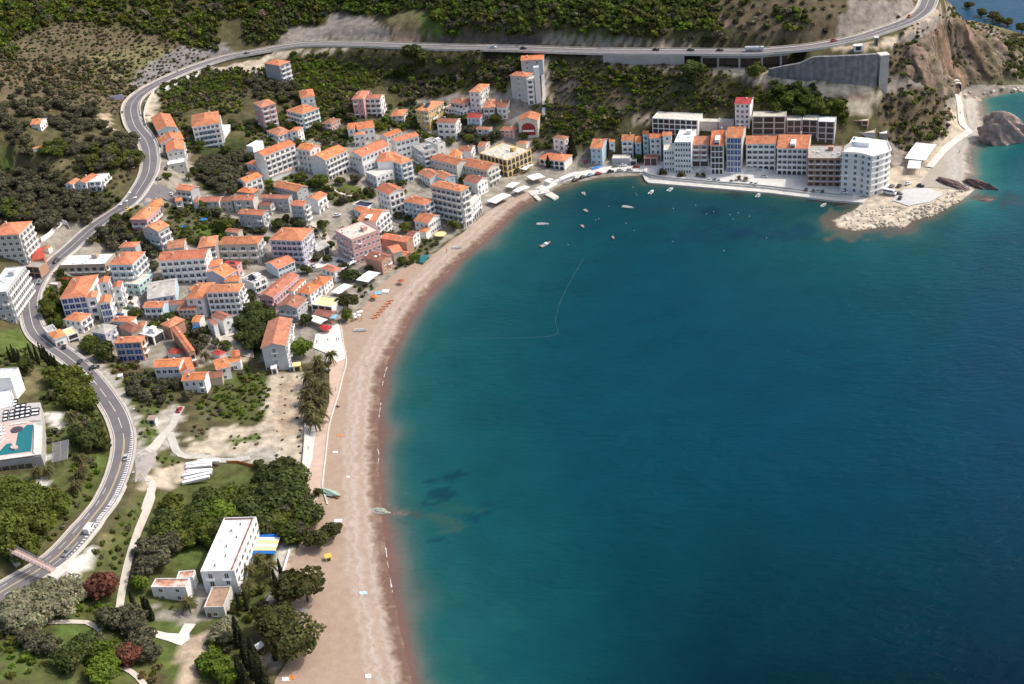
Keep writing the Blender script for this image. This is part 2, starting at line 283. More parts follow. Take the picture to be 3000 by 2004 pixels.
# ------------------------------------------------------------------ the land
KL = dict(forest=(.045,.055,.02), scrub=(.125,.100,.062), grass=(.085,.125,.030), lawn=(.092,.122,.032), dirt=(.40,.315,.225), gravel=(.37,.345,.29), rock=(.27,.235,.20), red=(.285,.20,.15), paved=(.285,.255,.21),
          garden=(.105,.10,.052), conc=(.60,.575,.51), dark=(.11,.09,.085), pale=(.45,.385,.29), hill=(.092,.082,.040), green=(.080,.094,.030), grey=(.20,.185,.175), drygrass=(.17,.15,.075), white=(.70,.68,.63), seabed=(.2,.17,.13))
ZONES = [  # kind of ground, outline in the photograph, crop
 ('hill','X','0,-200 3100,-200 3100,260 2600,420 1700,500 1300,330 700,330 350,420 250,560 0,700'),
 ('scrub','X','0,150 180,60 330,95 560,60 640,150 505,215 400,260 370,345 240,300 120,330 0,330'),
 ('drygrass','X','250,170 420,120 520,150 420,230 300,240'),
 ('grey','A','1220,720 1330,620 1650,440 2050,400 2120,480 1700,600 1320,800 1200,830'),
 ('dirt','A','900,1080 980,1020 1020,1150 1100,1200 980,1200'), ('drygrass','A','430,1400 900,1350 860,1500 560,1565 420,1520'), ('lawn','A','0,1450 250,1400 200,1565 0,1565'),
 ('rock','B','160,400 300,260 620,230 690,110 1000,160 1200,270 1240,385 800,370 400,395'), ('red','B','1230,380 1270,230 1360,240 1480,300 1510,385'), ('dark','B','1510,385 1700,330 2348,330 2348,410'),
 ('drygrass','B','1150,150 1500,100 1700,320 1500,330 1260,240'),
 ('grass','B','1500,100 1700,160 1700,330 1500,290'), ('dark','C','0,320 290,320 250,425 0,415'), ('rock','C','250,425 350,300 600,340 1100,390 1250,430 700,435'), ('grass','C','330,290 700,310 1000,360 600,340'), ('dirt','C','1150,400 1400,390 1700,430 1250,432'),
 ('red','C','1550,130 1850,90 2100,250 1900,240 1650,180'), ('scrub','C','2000,0 2348,0 2348,400 2100,300'), ('scrub','D','0,0 700,0 600,370 0,420'), ('rock','D','620,300 760,0 1360,0 1330,120 1200,200 620,360'), ('scrub','D','480,330 620,250 640,370 300,420'),
 ('pale','B','60,480 330,470 860,430 860,460 400,500 300,520 60,560'), ('pale','A','1930,620 2348,560 2348,700 2150,700'), ('pale','B','0,540 130,540 70,600 60,720 0,720'),
 ('white','A','1420,850 1650,720 1830,650 1830,690 1660,780 1480,860'), ('pale','A','1400,870 1470,880 1420,1060 1330,1130 1330,1000'),
 ('dirt','C','640,480 860,490 1000,560 1500,620 2150,640 2348,720 2348,800 2200,730 2050,680 1450,665 900,580 760,530'), ('pale','C','1800,600 2348,640 2348,760 2050,700'),
 ('pale','D','0,690 300,720 900,770 960,840 1090,860 980,960 960,1090 900,1060 780,1060 680,900 420,860 200,790 0,760'), ('red','D','560,870 900,860 940,930 700,900'),
 ('dirt','D','430,430 720,420 1000,380 1250,290 1480,120 1650,20 1720,130 1400,230 1180,420 1000,450 700,460'), ('pale','D','1000,380 1230,310 1200,420 1020,440'),
 ('rock','D','1080,480 1500,150 1700,30 1900,200 2150,300 2300,420 2348,700 2200,760 1800,800 1740,760 1500,820 1300,800 1080,850'), ('red','D','1500,280 1760,200 1800,420 1700,760 1560,800 1480,600'), ('red','D','2000,360 2150,300 2180,480 2140,740 2000,760 1980,620'),
 ('grey','D','1820,330 2040,330 2060,520 1880,530'), ('scrub','D','1080,480 1300,380 1560,500 1480,760 1280,720 1090,700'), ('drygrass','D','1700,30 1820,100 2348,330 2348,420 2150,290 1850,210'),
 ('scrub','D','970,930 1100,850 1500,790 1620,900 1700,1100 1620,1280 1450,1290 1280,1400 1110,1300'), ('rock','D','1620,900 1720,900 1770,1200 1640,1260'), ('rock','G','1100,370 1280,430 1250,560 1300,640 1150,720'),
 ('dark','C','420,780 560,700 610,720 600,860 440,960'), ('grey','C','560,950 650,910 640,1000 570,1020'), ('scrub','C','880,760 1150,760 1150,1000 950,1050'), ('dirt','C','1060,1060 1200,1080 1280,1030 1290,1130 1130,1150'), ('dirt','C','300,880 400,890 350,1100 290,1100'), ('pale','C','280,520 330,520 350,880 300,900'),
 ('paved','X','60,1000 90,700 250,640 420,560 480,400 540,390 580,560 700,560 760,380 1000,380 1200,300 1350,280 1560,250 1640,420 1760,470 2600,480 2620,560 2520,590 1890,530 1690,525 1560,575 1480,590 1240,755 1070,890 1000,960 1020,1050 900,1060 700,1060 520,1080 300,1060'),
 ('white','X','1880,470 2120,470 2300,485 2480,515 2560,540 2560,572 2450,565 2270,530 2000,512 1890,510'),
 ('garden','X','330,580 470,620 520,740 420,760 330,720 260,700'), ('garden','X','480,610 560,600 640,640 720,650 800,640 780,680 560,720 500,690'), ('grass','E','1660,540 1960,500 2200,560 2150,580 1620,610'), ('forest','X','580,390 720,410 700,560 600,570'), ('garden','X','700,370 1000,300 1250,310 1400,300 1350,370 1000,400 760,430'),
 ('garden','X','1560,250 1650,330 1640,430 1560,430'), ('garden','X','1320,330 1480,350 1500,400 1380,410'), ('grass','F','200,60 520,60 720,170 640,250 480,160 300,110'), ('pale','F','330,30 450,20 530,70 440,95 340,80'), ('garden','F','640,180 1080,170 1090,250 860,300 700,330'), ('lawn','F','680,130 900,120 1000,200 860,200'),
 ('garden','F','1300,470 1460,470 1440,560 1310,560'), ('garden','F','1300,870 1560,620 1700,640 1480,850 1200,930'),
 ('garden','X','60,930 200,800 230,860 200,960 110,1010'), ('garden','X','400,900 520,1000 480,1080 560,1060 620,960 560,930'), ('garden','X','690,960 790,900 770,1060 690,1060'), ('forest','X','700,940 800,900 770,1060 700,1030'),
 ('lawn','X','-20,980 70,960 200,1130 150,1180 60,1130 -20,1040'), ('green','X','60,1020 140,1000 300,1200 340,1330 270,1480 0,1640 -60,1640 -60,1480 100,1400 110,1170'),
 ('drygrass','H','180,200 260,180 420,310 420,430 220,480 180,400'), ('lawn','H','820,1040 1000,1040 960,1300 830,1200'), ('lawn','H','0,1250 240,1230 220,1330 0,1400'), ('conc','H','400,660 580,650 570,800 500,820'), ('conc','H','350,1040 470,1030 450,1110 350,1110'), ('conc','H','310,1270 440,1240 460,1380 400,1400'),
 ('gravel','H','700,130 900,200 1060,300 1200,560 1290,680 1280,800 1300,1000 1240,990 1200,760 1100,560 900,380 740,230'), ('green','H','1080,330 1400,280 1650,400 1500,640 1360,690 1300,640 1130,450'), ('grass','H','1290,700 1400,760 1430,850 1290,960'), ('paved','H','1240,990 1440,990 1430,1130 1330,1260 1240,1290'), ('gravel','H','1480,640 1640,580 1680,700 1600,800 1680,830 1650,870 1540,860 1440,860 1420,760'),
 ('gravel','H','1380,990 1500,860 1580,870 1640,930 1650,1000 1882,1040 1882,1080 1700,1080 1580,1040 1560,930 1450,1010'), ('green','H','1430,1020 1550,930 1580,1040 1640,1100 1450,1160'), ('pale','H','1250,1310 1500,1180 1700,1120 1882,1100 1882,1280 1640,1390 1400,1310 1330,1400'),
 ('green','I','360,560 440,430 800,350 820,480 780,800 700,830 370,800'), ('pale','I','830,420 1100,400 1090,520 1070,720 1130,850 1090,1220 860,1180 700,1150 350,1110 140,1050 140,860 330,860 780,840 800,560'), ('dirt','I','880,480 1060,460 1040,720 1090,860 950,960 850,880 890,700'), ('grass','I','480,950 740,900 760,970 500,1030'), ('garden','I','150,850 330,870 300,1000 180,980'), ('gravel','I','340,1090 820,1030 980,1080 860,1200 640,1120'), ('garden','I','200,600 370,580 360,800 250,780'),
 ('green','I','60,1300 480,1140 760,1200 1080,1240 1110,1400 1160,1568 0,1568'), ('paved','I','1030,60 1400,0 1460,300 1180,310 1000,300'), ('pale','I','460,60 640,250 700,300 560,310 470,150'),
 ('green','J','0,0 560,0 480,200 330,480 180,560 0,640'), ('green','J','1120,0 1220,0 1020,700 700,620 880,350'), ('drygrass','J','880,330 950,250 760,600 680,620'), ('conc','J','560,580 740,440 860,390 720,620 640,690'), ('conc','J','370,640 500,570 660,600 620,700 400,700'),
 ('green','J','0,1000 700,700 1040,720 1240,640 1240,1000 1300,1300 1200,1568 0,1568'), ('grass','J','100,1120 600,1090 860,1130 740,1260 480,1300 100,1500 0,1568 0,1300'), ('forest','J','180,1080 460,1100 440,1300 180,1300'),
 ('pale','X','2540,560 2600,500 2690,450 2760,395 2790,320 2800,262 2900,262 3070,235 3070,280 2900,300 2900,600 2700,640 2560,640'), ('rock','D','1760,790 2240,740 2348,760 2348,840 1800,920'),
 ('green','K','0,0 1360,0 1460,200 1400,300 1180,560 1000,1050 900,1568 300,1568 0,1300'), ('grass','K','350,370 620,370 520,620 330,610 320,450'), ('lawn','K','140,1000 390,1070 370,1140 120,1110'), ('lawn','K','150,1200 350,1260 340,1568 150,1450'), ('paved','K','140,920 560,990 640,1020 620,1060 380,1060 150,1000'), ('dirt','K','450,1180 600,1120 560,1350 480,1568 350,1568 360,1280'), ('conc','K','1170,400 1290,420 1230,650 1130,700'), ('paved','K','460,750 640,760 640,960 500,960'),
 ('dirt','K','1280,430 1400,470 1540,600 1250,660 1190,800 1060,980 990,1040 1130,820 1220,620'), ('dirt','K','1350,0 1560,0 1600,200 1410,330 1460,160'), ('pale','K','1000,1310 1230,1330 1150,1460 1100,1420'),
]
GPX = _projall(np.column_stack([GP, GZ]))
gc = np.tile(np.array(KL['hill']), (len(GP), 1))
_jx = (vnoise(GP, 5, 21) - .5) * 16; _jy = (vnoise(GP, 5, 22) - .5) * 12; _gj = GPX + np.stack([_jx, _jy], 1)
for kind, crop, text in ZONES:
    P_ = pts(crop, text); xs = [p[0] for p in P_]; ys = [p[1] for p in P_]
    m = np.where((GPX[:, 0] > min(xs) - 20) & (GPX[:, 0] < max(xs) + 20) & (GPX[:, 1] > min(ys) - 20) & (GPX[:, 1] < max(ys) + 20))[0]
    if len(m) == 0: continue
    k = m[inside(_gj[m], P_)]; gc[k] = np.array(KL[kind])
_nv = vnoise(GP, 11, 31) * .6 + vnoise(GP, 4, 32) * .4
_mixs = np.clip((_nv - .5) * 3, 0, 1)[:, None]
_isg = (gc[:, 1] > gc[:, 0] * 1.15)[:, None]
gc = np.where(_isg, gc * (1 - .6 * _mixs) + np.array((.10, .095, .04)) * .6 * _mixs, gc * (1 - .35 * _mixs) + gc * np.array((.75, .72, .66)) * .35 * _mixs)
gc = np.where((~_land)[:, None], np.array(KL['seabed']), gc)
gc = np.where((_land & (_db2 < 16) & (GPX[:, 0] > 2400))[:, None], np.array((.50, .43, .33)), gc)
def grid_faces(nx, ny, keep=None):
    i = np.arange(nx * ny).reshape(ny, nx); q = np.stack([i[:-1, :-1], i[:-1, 1:], i[1:, 1:], i[1:, :-1]], -1).reshape(-1, 4)
    return q if keep is None else q[keep[q].any(1)]
def np_mesh(name, V, F, mats, col=None, k=4, smooth=True, mi=None):
    me = bpy.data.meshes.new(name); me.vertices.add(len(V)); me.vertices.foreach_set("co", np.asarray(V, np.float32).ravel())
    me.loops.add(len(F) * k); me.loops.foreach_set("vertex_index", np.asarray(F, np.int32).ravel()); me.polygons.add(len(F))
    me.polygons.foreach_set("loop_start", np.arange(0, len(F) * k, k, dtype=np.int32)); me.polygons.foreach_set("loop_total", np.full(len(F), k, np.int32))
    for m in (mats if isinstance(mats, (list, tuple)) else [mats]): me.materials.append(m)
    if mi is not None: me.polygons.foreach_set("material_index", np.asarray(mi, np.int32))
    if smooth: me.polygons.foreach_set("use_smooth", np.ones(len(F), bool))
    if col is not None:
        a = me.color_attributes.new("Col", 'FLOAT_COLOR', 'POINT'); a.data.foreach_set("color", np.column_stack([col, np.ones(len(col))]).astype(np.float32).ravel())
    me.update(calc_edges=True); return me
M['land'] = nmat("earth", (0, 0, 0), .95, .42, .22, bump=.55, bscale=.9, attr="Col", spec=.1, detail=8)
_keep = (GZ > -9.0)
o = link(bpy.data.objects.new("ground", np_mesh("ground", np.column_stack([GP, GZ]), grid_faces(NX, NY, _land | (_dc < 60)), M['land'], gc))); tag(o, kind="structure")
# ------------------------------------------------------------------ the sea
def wat_extra(n, l, b, tc, hs):
    b.inputs["Roughness"].default_value = .24; b.inputs["IOR"].default_value = 1.33; b.inputs["Specular IOR Level"].default_value = .06
    mp = n.new("ShaderNodeMapping"); mp.inputs["Rotation"].default_value = (0, 0, math.radians(-28)); mp.inputs["Scale"].default_value = (.6, 1.5, 1); l.new(tc.outputs["Object"], mp.inputs[0])
    a = n.new("ShaderNodeTexNoise"); a.inputs["Scale"].default_value = .28; a.inputs["Detail"].default_value = 5; a.inputs["Distortion"].default_value = .4; l.new(mp.outputs[0], a.inputs[0])
    c = n.new("ShaderNodeTexNoise"); c.inputs["Scale"].default_value = .016; c.inputs["Detail"].default_value = 2; l.new(tc.outputs["Object"], c.inputs[0])
    mr = n.new("ShaderNodeMapRange"); mr.inputs[1].default_value = .35; mr.inputs[2].default_value = .65; mr.inputs[3].default_value = .25; mr.inputs[4].default_value = 1; l.new(c.outputs[0], mr.inputs[0])
    bp = n.new("ShaderNodeBump"); bp.inputs["Distance"].default_value = .85; l.new(a.outputs[0], bp.inputs["Height"]); l.new(mr.outputs[0], bp.inputs["Strength"]); l.new(bp.outputs[0], b.inputs["Normal"])
M['water'] = nmat("sea_water", (0, 0, 0), .16, .10, .05, attr="Col", extra=wat_extra)
WS = 2.0; wx0, wx1, wy0, wy1 = -70.0, 420.0, 170.0, 760.0
wnx, wny = int((wx1 - wx0) / WS) + 1, int((wy1 - wy0) / WS) + 1
_x, _y = np.meshgrid(wx0 + WS * np.arange(wnx), wy0 + WS * np.arange(wny)); WP = np.stack([_x.ravel(), _y.ravel()], 1)
wd = line_dist(WP, COASTW); wd = np.where(inside(WP, LAND), -wd, wd); wpx = _projall(np.column_stack([WP, np.zeros(len(WP))]))
d = wd + (vnoise(WP, 16, 41) - .5) * 7 * np.clip(wd / 8, 0, 1)
def ramp(x, stops):
    xs = [s[0] for s in stops]; return np.stack([np.interp(x, xs, [s[1][k] for s in stops]) for k in range(3)], 1)
main = ramp(d, [(-2,(.20,.10,.075)),(.8,(.175,.095,.075)),(2.6,(.15,.10,.085)),(5,(.10,.115,.10)),(9,(.032,.092,.085)),(15,(.010,.076,.079)),(32,(.0045,.060,.071)),(70,(.002,.045,.066)),(140,(.001,.039,.066)),(260,(.0008,.033,.060))])
bay = ramp(d, [(-2,(.14,.115,.08)),(2,(.075,.085,.06)),(7,(.012,.058,.055)),(18,(.006,.045,.055)),(45,(.003,.042,.058)),(120,(.002,.038,.064)),(260,(.002,.037,.064))])
cove = ramp(d, [(-2,(.2,.17,.13)),(1.5,(.13,.16,.13)),(5,(.03,.13,.12)),(16,(.01,.085,.095)),(40,(.004,.05,.075)),(120,(.002,.036,.068))])
tb = np.clip((wpx[:, 0] - 1450) / 250, 0, 1)[:, None] * np.clip((760 - wpx[:, 1]) / 150, 0, 1)[:, None]
tcv = np.clip((wpx[:, 0] - 2780) / 80, 0, 1)[:, None]
wc = main * (1 - tb) + bay * tb; wc = wc * (1 - tcv) + cove * tcv
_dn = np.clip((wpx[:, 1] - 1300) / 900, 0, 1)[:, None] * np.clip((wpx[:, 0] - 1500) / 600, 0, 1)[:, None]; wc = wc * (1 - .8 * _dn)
def blob(cx, cy, rx, ry, colr, amt, ang=0, seed=0):
    global wc
    ca, sa = math.cos(ang), math.sin(ang); dx = wpx[:, 0] - cx; dy = wpx[:, 1] - cy; u = (dx * ca + dy * sa) / rx; v = (-dx * sa + dy * ca) / ry
    r = np.hypot(u, v) + (vnoise(WP, 5, 50 + seed) - .5) * 1.5 + (vnoise(WP, 2.6, 90 + seed) - .5) * .9
    k = np.clip((1.02 - r) / (.4 if rx > 66 or colr[2] < .06 else .22), 0, 1)[:, None] * amt * np.clip(wd / 3, 0, 1)[:, None]; wc = wc * (1 - k) + np.array(colr) * k
for a in [(1315,1400,52,12,(.004,.032,.052),.75,-.2,1),(1300,1445,50,14,(.004,.032,.05),.75,-.1,2),(1262,1476,30,9,(.004,.034,.05),.6,0,3),(1420,1500,50,22,(.004,.034,.055),.75,-.3,4),(1350,1390,30,12,(.004,.03,.05),.8,0,5),(1290,1585,36,7,(.004,.036,.055),.7,.1,6),
          (1225,1508,58,11,(.048,.066,.057),.92,.12,7),(1315,1527,60,20,(.024,.078,.068),.92,.12,8),(1345,1490,46,13,(.014,.068,.064),.85,.1,9),(1160,1500,34,9,(.11,.12,.10),.9,.15,10),
          (1490,1800,45,40,(.008,.075,.075),.5,0,11),(1330,1960,60,60,(.012,.085,.08),.5,.5,12),
          (2060,620,70,12,(.004,.024,.045),.6,.05,13),(2150,570,40,7,(.02,.03,.035),.6,.1,14),(1820,595,60,10,(.004,.03,.045),.5,0,15),(2300,680,110,26,(.004,.025,.06),.45,0,16),(2080,690,120,26,(.004,.027,.06),.4,0,17),
          (2900,585,36,12,(.10,.06,.05),.75,.2,18),(2950,590,50,20,(.03,.05,.06),.6,.2,19),(2470,690,70,18,(.10,.09,.07),.7,-.1,20),(2600,680,60,12,(.08,.08,.07),.7,-.1,21),(2440,640,40,26,(.10,.09,.07),.75,-.5,22),(2480,600,50,14,(.06,.055,.045),.7,0,23)]: blob(*a)
M['foam'] = nmat("foam", (.62, .60, .58), .9, .2, 1)
o = link(bpy.data.objects.new("sea", np_mesh("sea", np.column_stack([WP, np.zeros(len(WP))]), grid_faces(wnx, wny, wd > -3), M['water'], wc))); tag(o, kind="structure")
mb = MB(); F_ = 3500.0
for q in [(-70,-F_,F_,170),(420,170,F_,760),(-70,760,F_,F_*2)]:
    mb.face([(q[0],q[1],0),(q[2],q[1],0),(q[2],q[3],0),(q[0],q[3],0)])
me = mb.mesh("far_sea", M['water']); a = me.color_attributes.new("Col", 'FLOAT_COLOR', 'POINT'); a.data.foreach_set("color", np.tile([.012,.062,.12,1], len(me.vertices)).astype(np.float32))
tag(link(bpy.data.objects.new("far_sea_water", me)), kind="structure")
# ------------------------------------------------------------------ sheets draped over the land
def drape(name, poly, mat, off=.16, step=3.0, edge=None, attr=None, kind="structure", wpts=None, z=None):
    P = wpts if wpts is not None else [ground(x, y)[:2] for x, y in poly]
    out = []
    for i in range(len(P)):
        a = np.array(P[i]); b = np.array(P[(i + 1) % len(P)]); n = max(1, int(np.hypot(*(b - a)) / step))
        out += [a + (b - a) * k / n for k in range(n)]
    xs = [p[0] for p in out]; ys = [p[1] for p in out]
    g = np.array([(x, y) for x in np.arange(min(xs), max(xs), step) for y in np.arange(min(ys), max(ys), step)]).reshape(-1, 2)
    if len(g):
        g = g[inside(g, [tuple(p) for p in out])]
        if len(g): g = g[line_dist(g, [tuple(p) for p in out] + [tuple(out[0])]) > step * .45]
    allp = [Vector((float(p[0]), float(p[1]))) for p in list(out) + list(g)]; n = len(out)
    v, e, f, *_ = delaunay_2d_cdt(allp, [], [list(range(n))], 1, 1e-4)
    V = [(p.x, p.y, (zg(p.x, p.y) + off) if z is None else z) for p in v]
    me = bpy.data.meshes.new(name); me.from_pydata(V, [], [tuple(t) for t in f]); me.materials.append(mat)
    me.polygons.foreach_set("use_smooth", [True] * len(me.polygons))
    if attr:
        a = me.attributes.new("shore", 'FLOAT', 'POINT'); A_ = np.array([(p[0], p[1]) for p in V]); a.data.foreach_set("value", line_dist(A_, COASTW).astype(np.float32))
    me.update(); o = link(bpy.data.objects.new(name, me)); 
    if any(p.normal.z < 0 for p in me.polygons): me.flip_normals()
    if kind: tag(o, kind=kind)
    return o
def ribbon(name, line, hw, mat, off=.18, parent=None, zfix=False, offs=0.0, hw0=None):
    """a strip along a world line (x,y,z); hw may be a function of position"""
    L = np.array(line, float); V = []; F = []
    for i in range(len(L)):
        d = L[min(i + 1, len(L) - 1)][:2] - L[max(i - 1, 0)][:2]; d = d / (np.hypot(*d) + 1e-9); nrm = np.array([-d[1], d[0]])
        h = hw(i) if callable(hw) else hw
        for s in ((-h, h) if hw0 is None else (hw0(i) if callable(hw0) else hw0, h)):
            p = L[i][:2] + nrm * (s + offs); V.append((p[0], p[1], (L[i][2] if zfix else zg(p[0], p[1])) + off))
    for i in range(len(L) - 1): F.append((2 * i, 2 * i + 2, 2 * i + 3, 2 * i + 1) if False else (2 * i + 1, 2 * i, 2 * i + 2, 2 * i + 3))
    me = bpy.data.meshes.new(name); me.from_pydata(V, [], F); me.materials.append(mat); me.update()
    if len(me.polygons) and me.polygons[0].normal.z < 0: me.flip_normals()
    return link(bpy.data.objects.new(name, me), parent)
def sand_extra(base, pebble, wet):
    def f(n, l, b, tc, hs):
        at = n.new("ShaderNodeAttribute"); at.attribute_name = "shore"
        nz = n.new("ShaderNodeTexNoise"); nz.inputs["Scale"].default_value = .22; nz.inputs["Detail"].default_value = 5; nz.inputs["Distortion"].default_value = .8; l.new(tc.outputs["Object"], nz.inputs[0])
        ad = n.new("ShaderNodeMath"); ad.operation = 'MULTIPLY_ADD'; ad.inputs[1].default_value = 7.0; ad.inputs[2].default_value = -3.5; l.new(nz.outputs[0], ad.inputs[0])
        sm = n.new("ShaderNodeMath"); sm.operation = 'ADD'; l.new(at.outputs["Fac"], sm.inputs[0]); l.new(ad.outputs[0], sm.inputs[1])
        r = n.new("ShaderNodeValToRGB"); e = r.color_ramp.elements
        mr = n.new("ShaderNodeMapRange"); mr.inputs[1].default_value = -1; mr.inputs[2].default_value = 25; l.new(sm.outputs[0], mr.inputs[0]); l.new(mr.outputs[0], r.inputs[0])
        hf = lambda k: tuple((1 - k) * a + k * c for a, c in zip(base, pebble)); st = [(0, wet), (.07, wet), (.13, tuple(.5 * a + .5 * c for a, c in zip(base, wet))), (.20, hf(.7)), (.25, hf(.1)), (.31, hf(.35)), (.36, hf(.95)), (.41, hf(.15)), (.46, hf(.6)), (.52, hf(0))]
        e[0].position = 0; e[0].color = (*st[0][1], 1); e[1].position = 1; e[1].color = (*base, 1)
        for p, c in st[1:]:
            x = e.new(p); x.color = (*c, 1)
        mx = n.new("ShaderNodeMix"); mx.data_type = 'RGBA'; mx.blend_type = 'MULTIPLY'; mx.inputs[0].default_value = 1
        l.new(hs.outputs[0], mx.inputs[6]); l.new(r.outputs[0], mx.inputs[7]); l.new(mx.outputs[2], b.inputs["Base Color"])
    return f
SAND = (.345, .252, .188)
M['sand'] = nmat("sand", (1, 1, 1), .95, .10, .35, bump=.25, bscale=1.2, extra=sand_extra(SAND, (.42, .355, .305), (.15, .09, .067)), detail=8)
M['greysand'] = nmat("grey_sand", (1, 1, 1), .95, .08, .3, bump=.2, extra=sand_extra((.36, .32, .26), (.44, .42, .38), (.17, .14, .11)), detail=8)
_bback = [(780,2160),(806,1994),(842,1938),(875,1870),(868,1800),(838,1740),(850,1660),(875,1600),(905,1530),(925,1480),(945,1423),(963,1259),(991,1160),(1015,1059),(1003,996),(1002,953),(1031,925),(1069,896),(1085,861),(1146,810),(1197,781),(1242,755),(1277,740),
          (1325,701),(1357,682),(1405,640),(1453,605),(1500,577),(1548,560)]
bw = [ground(x, y)[:2] for x, y in _bback]
sea_side = [tuple(at_z(x, y, 0)[:2]) for x, y in COAST[1:20]]
def push(P, dd):
    out = []
    for i in range(len(P)):
        a = np.array(P[max(i - 1, 0)]); b = np.array(P[min(i + 1, len(P) - 1)]); t = (b - a) / np.hypot(*(b - a)); out.append(np.array(P[i]) + np.array([t[1], -t[0]]) * dd)
    return out
ss = smooth_line([(*p, 0) for p in sea_side], 4)[:, :2]
drape("beach", None, M['sand'], .07, 2.0, attr=True, wpts=[tuple(p) for p in push(ss, 1.2)] + [tuple(p) for p in bw[::-1]])
drape("cove_beach", [(2838,560),(2843,524),(2856,508),(2843,472),(2846,444),(2865,422),(2896,417),(2906,386),(2884,351),(2880,319),(2873,296),(2850,288),(2825,300),(2834,345),(2838,392),(2790,430),(2740,480),(2700,530),(2690,548),(2780,553)], M['greysand'], .16, 2.5, attr=True)
M['gravelw'] = nmat("white_gravel", (.52, .51, .48), .95, .10, .5)
drape("gravel_patch", pts('G', '1140,905 1240,800 1480,790 1610,850 1480,920 1290,955'), M['gravelw'], .3)
foam = MB()
for seg in ([(1100,1310),(1106,1330),(1104,1360)],[(1126,1605),(1132,1650),(1140,1700),(1146,1735)],[(1162,1955),(1170,1990),(1182,2020)],[(1112,1180),(1108,1210),(1104,1240)],[(1130,1075),(1122,1100),(1116,1130)]):
    L = [at_z(x + 4, y, .09) for x, y in seg]; L = smooth_line(L, 1.2)
    for i in range(len(L) - 1):
        w = .2 * (vnoise(L[i:i+1, :2], 1.7, 8)[0] * 1.6 - .35)
        if w > .03: foam.face([L[i] + [-w, 0, 0], L[i] + [w, 0, 0], L[i + 1] + [w, 0, 0], L[i + 1] + [-w, 0, 0]])
tag(foam.build("surf_foam", M['foam']), "thin broken line of white foam at the water's edge", "foam", kind="stuff")
# ------------------------------------------------------------------ highway
HWN = len(HWL)
def hw_hw(i):
    return float(np.interp(HWL[i][2], [14, 20, 30, 50], [3.7, 3.9, 4.3, 4.5])) + (0.5 if i < 14 else 0)
def off_line(L, dist, z=0.0):
    out = []
    for i in range(len(L)):
        d = L[min(i + 1, len(L) - 1)][:2] - L[max(i - 1, 0)][:2]; d = d / np.hypot(*d); dd = dist(i) if callable(dist) else dist
        out.append(np.array([L[i][0] - d[1] * dd, L[i][1] + d[0] * dd, L[i][2] + z]))
    return out
def slab(name, L, hw, z0, z1, mat, parent=None):
    a = off_line(L, hw); b = off_line(L, lambda i: -(hw(i) if callable(hw) else hw)); mb = MB(); n = len(L); V = []
    for p, q in zip(a, b):
        V += [(p[0], p[1], p[2] + z0), (q[0], q[1], q[2] + z0), (q[0], q[1], q[2] + z1), (p[0], p[1], p[2] + z1)]
    F = [(0, 1, 2, 3), (4 * n - 1, 4 * n - 2, 4 * n - 3, 4 * n - 4)]
    for i in range(n - 1):
        o = 4 * i
        for k in range(4): F.append((o + k, o + 4 + k, o + 4 + (k + 1) % 4, o + (k + 1) % 4))
    mb.add(V, F); me = mb.mesh(name, mat)
    bm_fix(me); return link(bpy.data.objects.new(name, me), parent)
import bmesh
def bm_fix(me):
    bm = bmesh.new(); bm.from_mesh(me); bmesh.ops.recalc_face_normals(bm, faces=bm.faces); bm.to_mesh(me); bm.free()
tag(slab("highway", HWL, hw_hw, -.9, 0, M['asphalt']), kind="structure")
tag(ribbon("highway_shoulder", HWL, lambda i: hw_hw(i) + 1.1, M['shoulder'], .0, zfix=True, hw0=lambda i: hw_hw(i) + .02), kind="structure")
tag(ribbon("highway_shoulder", HWL, lambda i: -hw_hw(i) - .02, M['shoulder'], .0, zfix=True, hw0=lambda i: -hw_hw(i) - 1.0), kind="structure")
mk = MB()
def strip(L, o, w, i0, i1, z=.02, m=0):
    A = off_line(L, lambda i: (o(i) if callable(o) else o) - w / 2, z); B = off_line(L, lambda i: (o(i) if callable(o) else o) + w / 2, z)
    for i in range(i0, i1 - 1): mk.face([A[i], A[i + 1], B[i + 1], B[i]], m)
strip(HWL, lambda i: hw_hw(i) - .4, .22, 0, HWN); strip(HWL, lambda i: -hw_hw(i) + .4, .22, 14, HWN)
for i in range(0, HWN - 1):
    if i < 26: strip(HWL, -.25, .16, i, i + 2, m=1); strip(HWL, .15, .16, i, i + 2, m=1)
    elif i % 3 != 0 or i > 40: strip(HWL, 0, .2, i, i + 2)
    if i < 20 and i % 2 == 0: strip(HWL, 2.1, .15, i, i + 2); strip(HWL, -2.2, .15, i, i + 2)
for k in range(0, 62):                                   # hatched strip on the outside of the lower bend
    i = 9 + k / 3.0; j = int(i); f = i - j
    if j + 1 >= HWN: break
    c = HWL[j] * (1 - f) + HWL[j + 1] * f; d = HWL[j + 1] - HWL[j]; d = d[:2] / np.hypot(*d[:2]); nrm = np.array([d[1], -d[0]]); w = .9 if 12 < i < 26 else .5
    h = hw_hw(j); e = 1.5 * min(1, (k + 3) / 15, (64 - k) / 20)
    P = [c[:2] + nrm * (h - .25) + d * -.25, c[:2] + nrm * (h - .25) + d * .3, c[:2] + nrm * (h - .25 - e) + d * .3, c[:2] + nrm * (h - .25 - e) + d * -.25]
    mk.face([(p[0], p[1], c[2] + .024) for p in P])
for px, py in [(393,492),(381,566),(398,580),(372,590),(355,600)]:
    p = ground(px, py); mk.face([(p[0] - 1, p[1] - 1.6, p[2] + .6), (p[0] + 1, p[1] - 1.6, p[2] + .6), (p[0] + .2, p[1] + 1.8, p[2] + .6)])
tag(mk.build("road_markings", [M['line'], M['yline']]), kind="structure")
